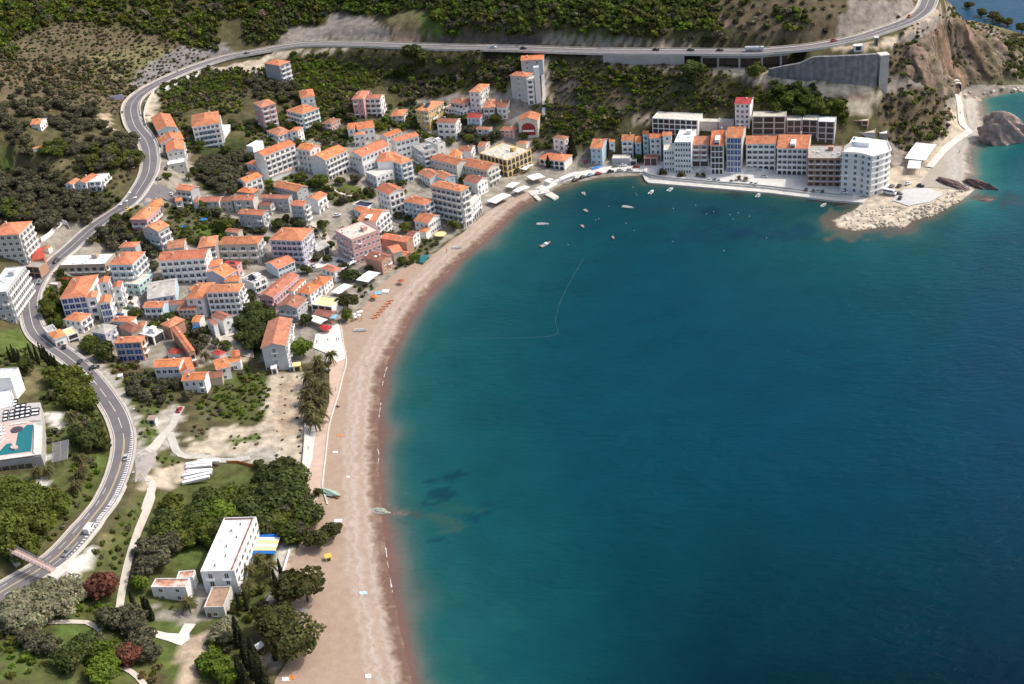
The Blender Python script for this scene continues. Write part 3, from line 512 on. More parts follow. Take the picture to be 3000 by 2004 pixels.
def wall_strip(name, L, th, z0, z1, mat, parent=None):
    """wall along world points; z0/z1 are functions (i,p) or offsets to the point's own z"""
    a = off_line(L, th / 2); b = off_line(L, -th / 2); mb = MB(); V = []; n = len(L)
    for i in range(n):
        lo = z0(i, L[i]) if callable(z0) else L[i][2] + z0; hi = z1(i, L[i]) if callable(z1) else L[i][2] + z1
        V += [(a[i][0], a[i][1], lo), (b[i][0], b[i][1], lo), (b[i][0], b[i][1], hi), (a[i][0], a[i][1], hi)]
    F = [(0, 1, 2, 3), (4 * n - 1, 4 * n - 2, 4 * n - 3, 4 * n - 4)]
    for i in range(n - 1):
        for k in range(4): F.append((4 * i + k, 4 * i + 4 + k, 4 * i + 4 + (k + 1) % 4, 4 * i + (k + 1) % 4))
    mb.add(V, F); me = mb.mesh(name, mat); bm_fix(me); return link(bpy.data.objects.new(name, me), parent)
def hidx(px, py):
    d = [(proj(p)[0] - px) ** 2 + (proj(p)[1] - py) ** 2 for p in HWL]; return int(np.argmin(d))
def tlow(dep=1.0): return lambda i, p: min(zg(p[0], p[1]), zg(p[0] - .8, p[1] - .8), p[2] - .2) - dep
i_low = hidx(363, 1287); i_bend = hidx(442, 255); i_w0, i_w1 = hidx(95, 900), hidx(208, 724)
R_edge = off_line(HWL, lambda i: -hw_hw(i) - 1.1); L_edge = off_line(HWL, lambda i: hw_hw(i) + 1.2)
o = wall_strip("guard_wall", R_edge[i_bend - 12:], .35, -.6, .85, M['pale']); tag(o, "low pale parapet wall along the town side of the upper highway", "wall")
o = wall_strip("guard_wall", R_edge[i_w0 - 3:i_bend - 12], .3, -.6, .6, M['pale']); tag(o, "low pale parapet on the town side of the highway between the long bridge wall and the hairpin", "wall")
o = wall_strip("guard_wall", L_edge[hidx(390, 367):], .3, -.6, .7, M['shoulder']); tag(o, "low beige kerb wall on the hill side of the upper highway", "wall")
o = wall_strip("guard_wall", R_edge[0:hidx(340, 1400)], .5, -1.2, .5, M['pale']); tag(o, "low white wall beside the hatched strip of the lower highway", "wall")
o = wall_strip("retaining_wall", [p + np.array([.0, -.1, 0]) for p in R_edge[i_w0 - 6:i_w1]], .6, tlow(1.5), lambda i, p: p[2] - .3, M['conc']); tag(o, "tall curved grey retaining wall carrying the highway above the flat white roof", "retaining wall")
i_a, i_b = hidx(1230, 136), hidx(1430, 141)
o = wall_strip("retaining_wall", R_edge[i_a:i_b], .6, tlow(1.5), lambda i, p: p[2] - .3, M['conc']); tag(o, "grey retaining wall under the highway above the dark round-crowned tree", "retaining wall")
i_a, i_b = hidx(1770, 150), hidx(2045, 152)
o = wall_strip("retaining_wall", R_edge[i_a:i_b], .7, tlow(1.5), lambda i, p: p[2] - .3, M['conc']); tag(o, "long smooth grey retaining wall under the highway left of the viaduct columns", "retaining wall")
M['browncut'] = nmat('brown_infill', (.17,.115,.095), .95, .3, .4, bump=.4)
def column_span(label, ia, ib, step):
    t = empty("viaduct", tuple(R_edge[(ia + ib) // 2] - np.array([0, 0, 3]))); tag(t, label, "viaduct"); base = np.array(t.location)
    L = [p - base for p in HWL[ia:ib]]; slab("deck_beam", L, lambda i: 4.9, -2.0, -.95, M['conc'], t)
    o = wall_strip("back_wall", [p - base for p in off_line(HWL[ia:ib], 1.2)], .4, lambda i, p: zg(p[0] + base[0], p[1] + base[1]) - base[2] - 2, -1.0, M['browncut'], t)
    acc = 0
    for i in range(ia, ib):
        if i > ia: acc += np.hypot(*(HWL[i] - HWL[i - 1])[:2])
        if acc >= step or i == ia:
            acc = 0
            p = R_edge[i]; q = HWL[i] * .25 + R_edge[i] * .75; mb = MB(); zb = zg(q[0], q[1]) - 3
            mb.tube((q[0] - base[0], q[1] - base[1], zb - base[2]), (q[0] - base[0], q[1] - base[1], q[2] - 2.0 - base[2]), .62, .62, 10); mb.build("column", M['conc'], t)
    return t
column_span("highway viaduct on round grey columns above the dirt track", hidx(2050, 152), hidx(2330, 143), 8.6)
column_span("short highway bridge on columns above the grey apartment tower on the hill", hidx(540, 205), hidx(745, 153), 7.5)
# big panelled retaining wall below the viaduct's right end
WT = [(2250, 198, 44), (2300, 185, 46.5), (2340, 178, 48), (2370, 152, 51), (2420, 149, 51.6), (2500, 148, 51.8), (2572, 158, 51.6)]
ft = [ground(x, y) for x, y in [(2240,227),(2300,233),(2340,237),(2370,240),(2420,243),(2500,250),(2565,260)]]
L = smooth_line([np.array([at_z(x, y, z)[0], f[1] + 1.2, z]) for (x, y, z), f in zip(WT, ft)], 2.0)
def panel_extra(n, l, b, tc, hs):
    w = n.new("ShaderNodeTexWave"); w.inputs["Scale"].default_value = .09; w.inputs["Distortion"].default_value = 6; w.inputs["Detail"].default_value = 2; l.new(tc.outputs["Object"], w.inputs[0])
    w2 = n.new("ShaderNodeTexNoise"); w2.inputs["Scale"].default_value = .6; w2.inputs["Detail"].default_value = 6; l.new(tc.outputs["Object"], w2.inputs[0])
    cr = n.new("ShaderNodeValToRGB"); cr.color_ramp.elements[0].color = (.78, .78, .8, 1); cr.color_ramp.elements[1].color = (1.25, 1.22, 1.18, 1); ad = n.new("ShaderNodeMath"); ad.operation = 'MULTIPLY'; l.new(w.outputs[0], ad.inputs[0]); l.new(w2.outputs[0], ad.inputs[1]); l.new(ad.outputs[0], cr.inputs[0])
    mx = n.new("ShaderNodeMix"); mx.data_type = 'RGBA'; mx.blend_type = 'MULTIPLY'; mx.inputs[0].default_value = 1; l.new(hs.outputs[0], mx.inputs[6]); l.new(cr.outputs[0], mx.inputs[7]); l.new(mx.outputs[2], b.inputs["Base Color"])
M['panel'] = nmat("stained_concrete", (.215, .21, .212), .9, .3, .35, bump=.3, extra=panel_extra)
o = wall_strip("retaining_wall", L, 2.4, lambda i, p: zg(p[0], p[1] - 2) - 2, 0, M['panel']); tag(o, "high dark stained concrete retaining wall below the road above the beige earth terrace", "retaining wall")
p = ground(2586, 270); t = empty("stair_tower", (p[0], p[1] + 2, p[2] - 2)); tag(t, "narrow concrete pier at the right end of the high stained retaining wall", "tower")
mb = MB(); mb.box(-2.2, 2.6, -1.5, 4, 0, 22); mb.build("shaft", M['conc'], t); mb = MB(); mb.box(-2.5, 2.9, -1.8, 4.3, 22, 22.6); mb.build("cap", M['pale'], t)
o = wall_strip("retaining_wall", smooth_line([ground(x, y) for x, y in [(452,275),(432,310),(424,345),(430,372)]], 3), .5, -1, 2.2, M['pale']); tag(o, "short white curved wall inside the highway hairpin", "wall")
# earth bench street
# ------------------------------------------------------------------ footbridge over the lower highway
a = at_z(32, 1609, 25.4); b = at_z(155, 1669, 23.4); d = b - a; ln = float(np.linalg.norm(d)); c = (a + b) / 2
t = empty("footbridge", tuple(c), math.atan2(d[1], d[0])); tag(t, "pink decked pedestrian bridge crossing the lower highway", "footbridge"); hl = ln / 2; pitch = d[2] / ln
M['deck'] = nmat("pink_deck", (.50, .36, .31), .85, .12, .8)
mb = MB(); mb.add([(-hl,-1.1,-hl*pitch-.5),(hl,-1.1,hl*pitch-.5),(hl,1.1,hl*pitch-.5),(-hl,1.1,-hl*pitch-.5),(-hl,-1.1,-hl*pitch),(hl,-1.1,hl*pitch),(hl,1.1,hl*pitch),(-hl,1.1,-hl*pitch)], [(0,3,2,1),(4,5,6,7),(0,1,5,4),(1,2,6,5),(2,3,7,6),(3,0,4,7)]); mb.build("deck", M['deck'], t)
for sy in (-1.1, 1.1):
    mb = MB()
    for zz in (.35, .7, 1.1): mb.tube((-hl, sy, -hl * pitch + zz), (hl, sy, hl * pitch + zz), .05, .05, 5)
    for k in range(13):
        x = -hl + ln * k / 12; mb.box(x - .06, x + .06, sy - .06, sy + .06, x * pitch, x * pitch + 1.12)
    mb.build("railing", M['metal'], t)
mb = MB(); mb.box(-hl - .4, -hl + .8, -.9, .9, -9, -hl * pitch - .52); mb.build("pier", M['conc'], t)
mb = MB(); mb.box(hl - .6, hl + 3.6, -2.1, 2.1, -9, hl * pitch - .53); mb.build("abutment", M['pale'], t)
# ------------------------------------------------------------------ streets, quay, promenade
M['track'] = nmat('gravel_track', (.44,.42,.37), .95, .15, .4); M['asphalt2'] = nmat('old_asphalt', (.30,.275,.25), .9, .15, .3); M['pave'] = nmat("paving", (.66, .63, .575), .9, .12, .3)
drape("street", pts('E', '1405,110 1480,130 1600,190 1610,300 1480,250 1330,330 1260,300 1290,220'), M['asphalt'], .22)
drape("street", pts('E', '1170,1040 1280,1075 1395,1030 1380,1090 1310,1200 1285,1320 1240,1400 1190,1390 1230,1280 1210,1150'), M['asphalt'], .2)
drape("square", pts('E', '1190,1130 1260,1150 1290,1230 1270,1320 1200,1350 1110,1340 1130,1230'), M['pave'], .26)
def path(name, crop, text, hw, mat, off=.2):
    L = smooth_line([ground(*p) for p in pts(crop, text)], 2.0); o = ribbon(name, L, hw, mat, off); tag(o, kind="structure"); return o
path("street", 'F', "380,430 480,480 570,520 640,620 690,720 780,790 900,830 1010,780", 1.9, M['shoulder'], .3)
path("street", 'F', "900,840 800,870 620,900 500,920 330,960 120,1000", 2.0, M['asphalt'], .3)
drape("car_park", pts('F', '440,800 480,780 700,790 850,820 930,830 850,880 680,880 560,900 450,885'), M['pave'], .33)
path("footpath", 'F', "660,150 740,190 800,220 880,235", .9, M['shoulder'], .3)
path("street", 'N', "1090,1030 1160,960 1250,920 1330,800 1290,760", 1.6, M['shoulder'], .3)
path("street", 'N', "1000,1400 1080,1450 1180,1420 1000,1330 1050,1290", 2.2, M['conc'], .3)
path("footpath", 'Q', "1000,1320 1120,1290 1180,1290 1130,1240 1150,1170", 1.0, M['shoulder'], .3)
drape("yard", pts('Q', '920,1320 1010,1310 1100,1330 1190,1370 1270,1420 1340,1480 1350,1565 1200,1540 1130,1420 960,1380'), M['shoulder'], .2)
drape("square", pts('I', '1210,90 1280,60 1350,20 1400,0 1425,60 1440,150 1470,290 1390,320 1310,250 1190,200'), M['pave'], .3)
path("dirt_path", 'J', "1250,-40 1260,20 1210,160 1150,300 1100,440 1060,580 1030,720 1005,850 990,960", 1.1, M['shoulder'], .3)
drape("driveway", pts('K', '115,1150 150,1125 260,1150 350,1155 400,1070 495,1075 440,1150 440,1200 370,1255 260,1215 140,1180'), M['pale'], .25)
path("footpath", 'J', "300,1060 430,1060 600,1055 720,1060 800,1100 840,1130", 1.0, M['shoulder'], .3)
path("footpath", 'J', "1030,1440 1090,1470 1150,1520 1200,1580", .9, M['shoulder'], .3)
path("footpath", 'C', "285,520 280,620 288,760 295,900 290,1060 310,1100", 1.0, M['pale'], .3)
# seaside promenade behind the beach
drape("promenade", [(945,1423),(963,1259),(991,1160),(1015,1059),(1000,950),(985,960),(965,1080),(965,1180),(945,1240),(895,1245),(893,1300),(880,1420),(905,1500),(925,1480)], nmat("promenade_sand", (.50,.37,.29), .95, .1, .3), .24)
drape("paved_strip", pts('I', '1128,850 1240,845 1200,980 1185,1130 1150,1250 1095,1330 1088,1290 1120,1100'), M['pale'], .3)
o = wall_strip("beach_wall", smooth_line([ground(x, y) for x, y in [(960,1480),(948,1440),(945,1423),(954,1340),(963,1259),(975,1210),(991,1160),(1003,1110),(1015,1059),(1006,1005),(1000,960)]], 2), .45, -1, .55, M['pale']); tag(o, "low pale wall between the sandy promenade and the pink beach", "wall")
o = wall_strip("garden_wall", smooth_line([ground(x, y) for x, y in [(895,1246),(893,1300),(889,1350),(882,1410)]], 2), .4, -1, 1.0, M['pale']); tag(o, "white wall between the beige building plot and the paved strip by the palms", "wall")
o = wall_strip("garden_wall", smooth_line([ground(x, y) for x, y in [(849,1614),(838,1650),(826,1690),(812,1712)]], 2), .35, -.6, .9, M['white']); tag(o, "white garden wall beside the blue and yellow striped awnings", "wall")
o = wall_strip("garden_wall", smooth_line([ground(x, y) for x, y in [(800,1738),(785,1762),(768,1785)]], 2), .35, -.6, .9, M['white']); tag(o, "white garden wall by the tall cypress in front of the flat white hotel", "wall")
# quay with a ledge
def slab_poly(name, poly, z1, z0, mat):
    mb = MB(); W_ = [tuple(at_z(x, y, z1)[:2]) for x, y in poly]
    if sum(W_[i][0] * W_[(i + 1) % len(W_)][1] - W_[(i + 1) % len(W_)][0] * W_[i][1] for i in range(len(W_))) < 0: W_ = W_[::-1]
    mb.prism(W_, z0, z1); o = mb.build(name, mat); return tag(o, kind="structure")
QF = [(1889,526),(1900,535),(1979,541),(2110,552),(2250,564),(2442,587),(2528,593)]
slab_poly("quay", [(1878,508),(1884,513)] + QF + [(2545,580),(2442,568),(2250,546),(2110,535),(1979,524),(1910,516)], 1.0, -3, M['pale'])
QB = [(1885,505),(1910,517),(1979,526),(2110,537),(2250,549),(2442,572),(2500,576)]
slab_poly("promenade", QB + [(2560,560),(2470,536),(2390,515),(2270,494),(2110,482),(1960,478),(1890,484)], 1.95, -1, M['pave'])
o = wall_strip("promenade_wall", smooth_line([at_z(x, y - 2, 1.95) for x, y in QB], 3), .4, -1.2, .7, M['conc']); tag(o, "grey parapet wall along the quay promenade in front of the hotels", "wall")
drape("seafront_road", pts('L', '200,480 330,425 450,385 620,325 750,300 1000,262 1250,268 1380,290 1380,330 1230,330 1000,322 750,347 600,385 450,430 330,490'), M['pave'], .3)
o = wall_strip("sea_wall", smooth_line([ground(x, y) for x, y in pts('L', '330,492 450,432 600,388 750,350 1000,326 1200,330')], 3), .5, -1.5, .4, M['conc']); tag(o, "grey stone sea wall below the curved seafront road with parked cars", "wall")
t = empty("jetty", tuple(at_z(1620, 572, .5))); tag(t, "short white concrete slipway pair where the beach meets the sea wall", "jetty"); bx = np.array(t.location)
for nm, q in (("ramp", '150,510 190,495 270,575 240,585'), ("ramp", '300,530 360,505 430,550 385,575'), ("base_slab", '140,500 330,470 350,510 180,540')):
    mb = MB(); W_ = [tuple(at_z(x, y, .9 if nm == 'ramp' else 1.3)[:2] - bx[:2]) for x, y in pts('L', q)]
    if sum(W_[i][0] * W_[(i + 1) % len(W_)][1] - W_[(i + 1) % len(W_)][0] * W_[i][1] for i in range(len(W_))) < 0: W_ = W_[::-1]
    mb.prism(W_, -2.5, (.9 if nm == 'ramp' else 1.3) - .5); mb.build(nm, M['pale'], t)
path("gravel_track", 'H', "1670,600 1620,690 1585,780 1500,870 1430,960 1360,1010 1250,1060", 1.3, M['track'], .25); path("gravel_track", 'H', "1560,840 1590,930 1630,1020 1720,1065 1860,1060 2010,1095 2150,1095 2300,1070", 1.5, M['track'], .22)
drape("side_road", pts('H', '1225,990 1330,1000 1430,995 1445,1040 1425,1130 1330,1265 1240,1300 1250,1180 1235,1090'), M['asphalt2'], .22)
path("gravel_track", 'H', "1330,1270 1400,1290 1395,1380 1360,1480 1335,1570", 1.1, M['track'], .25)
path("cove_walkway", 'D', "1735,830 1755,950 1770,1080 1800,1170 1840,1215 1700,1310 1600,1400 1480,1540", 2.0, M['pale'], .5)

# ------------------------------------------------------------------ crags of the headland: finer rock relief over the coarse land
hx0, hx1, hy0, hy1, hs = 185.0, 350.0, 590.0, 770.0, 0.9
_x, _y = np.meshgrid(np.arange(hx0, hx1, hs), np.arange(hy0, hy1, hs)); HP = np.stack([_x.ravel(), _y.ravel()], 1); hn = _x.shape
_fx = np.clip((HP[:, 0] - GX0) / GS, 0, NX - 1.01); _fy = np.clip((HP[:, 1] - GY0) / GS, 0, NY - 1.01); _ii = _fx.astype(int); _jj = _fy.astype(int); _u = _fx - _ii; _v = _fy - _jj
def bil(A): return (A[_jj, _ii] * (1 - _u) + A[_jj, _ii + 1] * _u) * (1 - _v) + (A[_jj + 1, _ii] * (1 - _u) + A[_jj + 1, _ii + 1] * _u) * _v
HZ = bil(GZ2); gy, gx = np.gradient(GZ2, GS); nx_, ny_ = -bil(gx), -bil(gy); nl = np.sqrt(nx_ ** 2 + ny_ ** 2 + 1); slope = np.sqrt(nx_ ** 2 + ny_ ** 2)
hpx = _projall(np.column_stack([HP, HZ])); poly = [(2650,140),(2735,75),(2790,35),(2860,75),(3060,130),(3060,250),(2960,250),(2850,250),(2795,285),(2765,300),(2710,255),(2650,225)]
inn = inside(hpx, poly); ed = line_dist(hpx, poly + [poly[0]]); w = np.where(inn, np.clip(ed / 28, 0, 1), 0) * np.clip((line_dist(HP, HWL) - 7) / 5, 0, 1)
q = HP * [1, .55] + np.stack([HZ * .5, HZ * -.3], 1); rid = 1 - np.abs(vnoise(q, 9, 71) - .5) * 2; rid2 = 1 - np.abs(vnoise(q, 4, 72) - .5) * 2; rid3 = vnoise(q + HZ[:, None], 1.7, 73)
dsp = (np.clip(rid - .35, 0, 1) ** 1.3 * 5.5 + rid2 ** 2 * 1.9 + rid3 * 1.0 - .9) * w * np.clip(slope * 1.2, .25, 1)
V = np.stack([HP[:, 0] + nx_ / nl * dsp, HP[:, 1] + ny_ / nl * dsp, HZ + dsp / nl + np.where(w > 0, 0, -1.5)], 1)
t_ = vnoise(q, 13, 75)[:, None]; t2 = vnoise(q * [1.5, 1] + 40, 5, 76)[:, None]; t3 = vnoise(np.stack([HZ * 1.2 + HP[:, 0] * .35, HP[:, 1] * .12], 1), 1.3, 77)[:, None]
cr_ = np.array((.235, .19, .155)) * (1 - t_) + np.array((.275, .175, .12)) * t_; cr_ = np.where(t2 > .52, cr_ * .55 + np.array((.07, .075, .035)) * .45, cr_); cr_ = cr_ * (.66 + .62 * t3); up_ = np.clip((1 / nl - .72) * 6, 0, 1)[:, None]; cr_ = cr_ * (1 - .7 * up_) + np.array((.105, .10, .05)) * .7 * up_
cr_ = np.where((rid < .45)[:, None], cr_ * .75, cr_)
F = grid_faces(hn[1], hn[0]); F = F[(w[F] > 0).all(1)]
M['crag'] = nmat("crag_rock", (0, 0, 0), .95, .35, .5, bump=.8, bscale=1.1, attr="Col", spec=.1, detail=8)
o = link(bpy.data.objects.new("cliff", np_mesh("cliff", V, F, M['crag'], cr_, smooth=False))); tag(o, kind="structure")

_lift = (dsp / nl * (w > 0)).reshape(hn)
def crag_up(x, y):
    i, j = int((x - hx0) / hs), int((y - hy0) / hs); return float(_lift[j, i]) if 0 <= j < hn[0] and 0 <= i < hn[1] else 0.0
# ------------------------------------------------------------------ buildings
_cache = {}
def window_mesh(kind, w, h):
    k = (kind, round(w, 1), round(h, 1))
    if k in _cache: return _cache[k]
    w, h = k[1], k[2]; mb = MB(); gl = {'w': 'glass', 'W': 'glass', 'b': 'blueglass', 'a': 'open', 'o': 'open', 'd': 'glass'}[kind]
    if kind == 'a':
        n = 8; r = w / 2; P = [(-r, -.05, 0), (r, -.05, 0)] + [(r * math.cos(math.pi * i / n), -.05, h - r + r * math.sin(math.pi * i / n)) for i in range(0, n + 1)]
        mb.face(P, 0); R2 = [(p[0] * 1.14, -.09, p[2] * 1.03) for p in P[2:]]
        for i in range(n): mb.face([(P[2 + i][0], -.09, P[2 + i][2]), R2[i], R2[i + 1], (P[3 + i][0], -.09, P[3 + i][2])], 1)
    else:
        mb.face([(-w/2, -.03, 0), (w/2, -.03, 0), (w/2, -.03, h), (-w/2, -.03, h)], 0)
        if kind in 'wWdb':
            f = .10
            for x0, x1, z0, z1 in ((-w/2 - f, -w/2, -f, h + f), (w/2, w/2 + f, -f, h + f), (-w/2, w/2, h, h + f), (-w/2, w/2, -f, 0)) + (((-.04, .04, 0, h),) if w > 1 else ()):
                mb.box(x0, x1, -.09, 0, z0, z1, 1)
            mb.box(-w/2 - .16, w/2 + .16, -.2, 0, -f - .07, -f, 1)
    _cache[k] = mb.mesh("window", [M[gl], M['white']]); return _cache[k]
def balcony_mesh(w, dep, wm, solid=True):
    k = ('bal', round(w, 1), round(dep, 1), wm, solid)
    if k in _cache: return _cache[k]
    w = k[1]; mb = MB(); mb.box(-w/2, w/2, -dep, 0, -.16, 0)
    if solid:
        mb.box(-w/2, w/2, -dep, -dep + .12, 0, .9); mb.box(-w/2, -w/2 + .12, -dep + .12, 0, 0, .9); mb.box(w/2 - .12, w/2, -dep + .12, 0, 0, .9)
    else:
        for z in (.45, .9): mb.box(-w/2, w/2, -dep, -dep + .05, z - .05, z)
        n = max(2, int(w / .5))
        for i in range(n + 1): x = -w/2 + .03 + (w - .06) * i / n; mb.box(x - .03, x + .03, -dep + .05, -dep + .09, 0, .85)
        for sx in (-1, 1):
            for z in (.45, .9): mb.box(sx * (w/2 - .03) - .03, sx * (w/2 - .03) + .03, -dep + .09, 0, z - .05, z)
    _cache[k] = mb.mesh("balcony", [MWALL[wm] if wm in MWALL else M['white']]); return _cache[k]
def facade(root, style, W_, h, rot, org, wallk, rows=None):
    """windows and balconies on one face; org = face centre at ground, rot = turn about z"""
    if style == 'n' or W_ < 2: return
    up = style[0]; gr = style[1] if len(style) > 1 and style[1].isalpha() else up
    num = ''.join(c for c in style if c.isdigit()); fl = max(1, round(h / 3.15)); fh = h / fl
    bay = {'w': 2.55, 'W': 2.7, 'l': 2.9, 's': 2.4, 'o': 3.2, 'b': 1.7, 'a': 3.0, 'r': 2.8}[up]; n = int(num) if num else max(1, int((W_ - .6) / bay))
    R_ = Matrix.Rotation(rot, 4, 'Z'); bw = (W_ - .5) / n
    def put(name, me, x, z):
        p = R_ @ Vector((x, 0, z)); inst(name, me, root, (org[0] + p.x, org[1] + p.y, org[2] + p.z), (0, 0, rot))
    for f in range(fl):
        st = gr if f == 0 else up; z = f * fh
        if st == 'n': continue
        if st == 's' and f > 0: put("balcony", balcony_mesh(W_ - .3, 1.15, 'w' if wallk not in 'lp' else wallk), 0, z)
        for i in range(n):
            x = -W_ / 2 + .25 + bw * (i + .5)
            if st == 'w' and f > 0 and random.random() < .30 and bw > 2.2: put("window", window_mesh('d', 1.3, 2.0), x, z + .08); put("balcony", balcony_mesh(min(2.6, bw * .9), .9, 'w', random.random() < .5), x, z)
            elif st == 'w': put("window", window_mesh('w', min(1.1, bw * .55), 1.35), x, z + .85)
            elif st == 'W': put("window", window_mesh('W', min(1.7, bw * .68), 1.5), x, z + .75)
            elif st == 'b': put("window", window_mesh('b', bw * .82, fh - .75), x, z + .35)
            elif st == 'o': put("opening", window_mesh('o', bw * .84, fh - .62), x, z + .12)
            elif st == 'a': put("window", window_mesh('a', bw * .74, fh - .5), x, z + .05)
            elif st in 'slr':
                put("window", window_mesh('d' if st != 'r' else 'o', min(2.0, bw * .62), 2.05), x, z + .08)
                if st in 'lr' and f > 0: put("balcony", balcony_mesh(bw * .86, 1.1, 'w', st == 'l'), x, z)
def roof_mesh(kind, w, d, pitch, ov):
    mb = MB(); x, y = w / 2 + ov, d / 2 + ov; t = .22
    if kind == 'g': r = y * pitch; T = [(-x,-y,0),(x,-y,0),(x,0,r),(-x,0,r),(-x,y,0),(x,y,0)]; Q = [(0,1,2,3),(3,2,5,4)]
    elif kind == 'G': r = x * pitch; T = [(-x,-y,0),(0,-y,r),(0,y,r),(-x,y,0),(x,-y,0),(x,y,0)]; Q = [(0,1,2,3),(1,4,5,2)]
    elif kind == 's': r = 2 * y * pitch * .7; T = [(-x,-y,0),(x,-y,0),(x,y,r),(-x,y,r)]; Q = [(0,1,2,3)]
    elif kind == 'S': r = 2 * x * pitch * .7; T = [(-x,-y,r),(x,-y,0),(x,y,0),(-x,y,r)]; Q = [(0,1,2,3)]
    else:
        m = min(x, y); r = m * pitch; a = x - m; b = y - m
        if a < .05 and b < .05: T = [(-x,-y,0),(x,-y,0),(x,y,0),(-x,y,0),(0,0,r)]; Q = [(0,1,4),(1,2,4),(2,3,4),(3,0,4)]
        elif a >= b: T = [(-x,-y,0),(x,-y,0),(x,y,0),(-x,y,0),(-a,0,r),(a,0,r)]; Q = [(0,1,5,4),(1,2,5),(2,3,4,5),(3,0,4)]
        else: T = [(-x,-y,0),(x,-y,0),(x,y,0),(-x,y,0),(0,-b,r),(0,b,r)]; Q = [(0,1,4),(1,2,5,4),(2,3,5),(3,0,4,5)]
    mb.add([(p[0], p[1], p[2] + t) for p in T], Q, 0); mb.add(T, [tuple(reversed(q)) for q in Q], 1)
    # eave and verge boards
    ed = {}
    for q in Q:
        for i in range(len(q)): e = tuple(sorted((q[i], q[(i + 1) % len(q)]))); ed[e] = ed.get(e, 0) + 1
    for (i, j), c in ed.items():
        if c == 1: a_, b_ = T[i], T[j]; mb.face([a_, b_, (b_[0], b_[1], b_[2] + t), (a_[0], a_[1], a_[2] + t)], 1)
    # ridge cap
    top = [p for p in T if p[2] > r - .01]
    if len(top) == 2 and kind in 'gGh':
        a_, b_ = Vector(top[0]), Vector(top[1]); mb.tube(a_ + Vector((0, 0, t)), b_ + Vector((0, 0, t)), .13, .13, 5, 0)
    return mb, r
def solve_rect(PA, PB, PC):
    u = PB[:2] - PA[:2]; v = PC[:2] - PB[:2]; lu, lv = np.hypot(*u), np.hypot(*v)
    if lu >= lv: u = u / lu; w = lu; vv = np.array([-u[1], u[0]]); d = v @ vv
    else: vv = v / lv; d = lv; u = np.array([vv[1], -vv[0]]); w = (PB[:2] - PA[:2]) @ u
    return u, vv, max(abs(w), 2.2), max(abs(d), 2.2) * (1 if d >= 0 else -1)
NB = 0; DIMS = []
FOOT = []
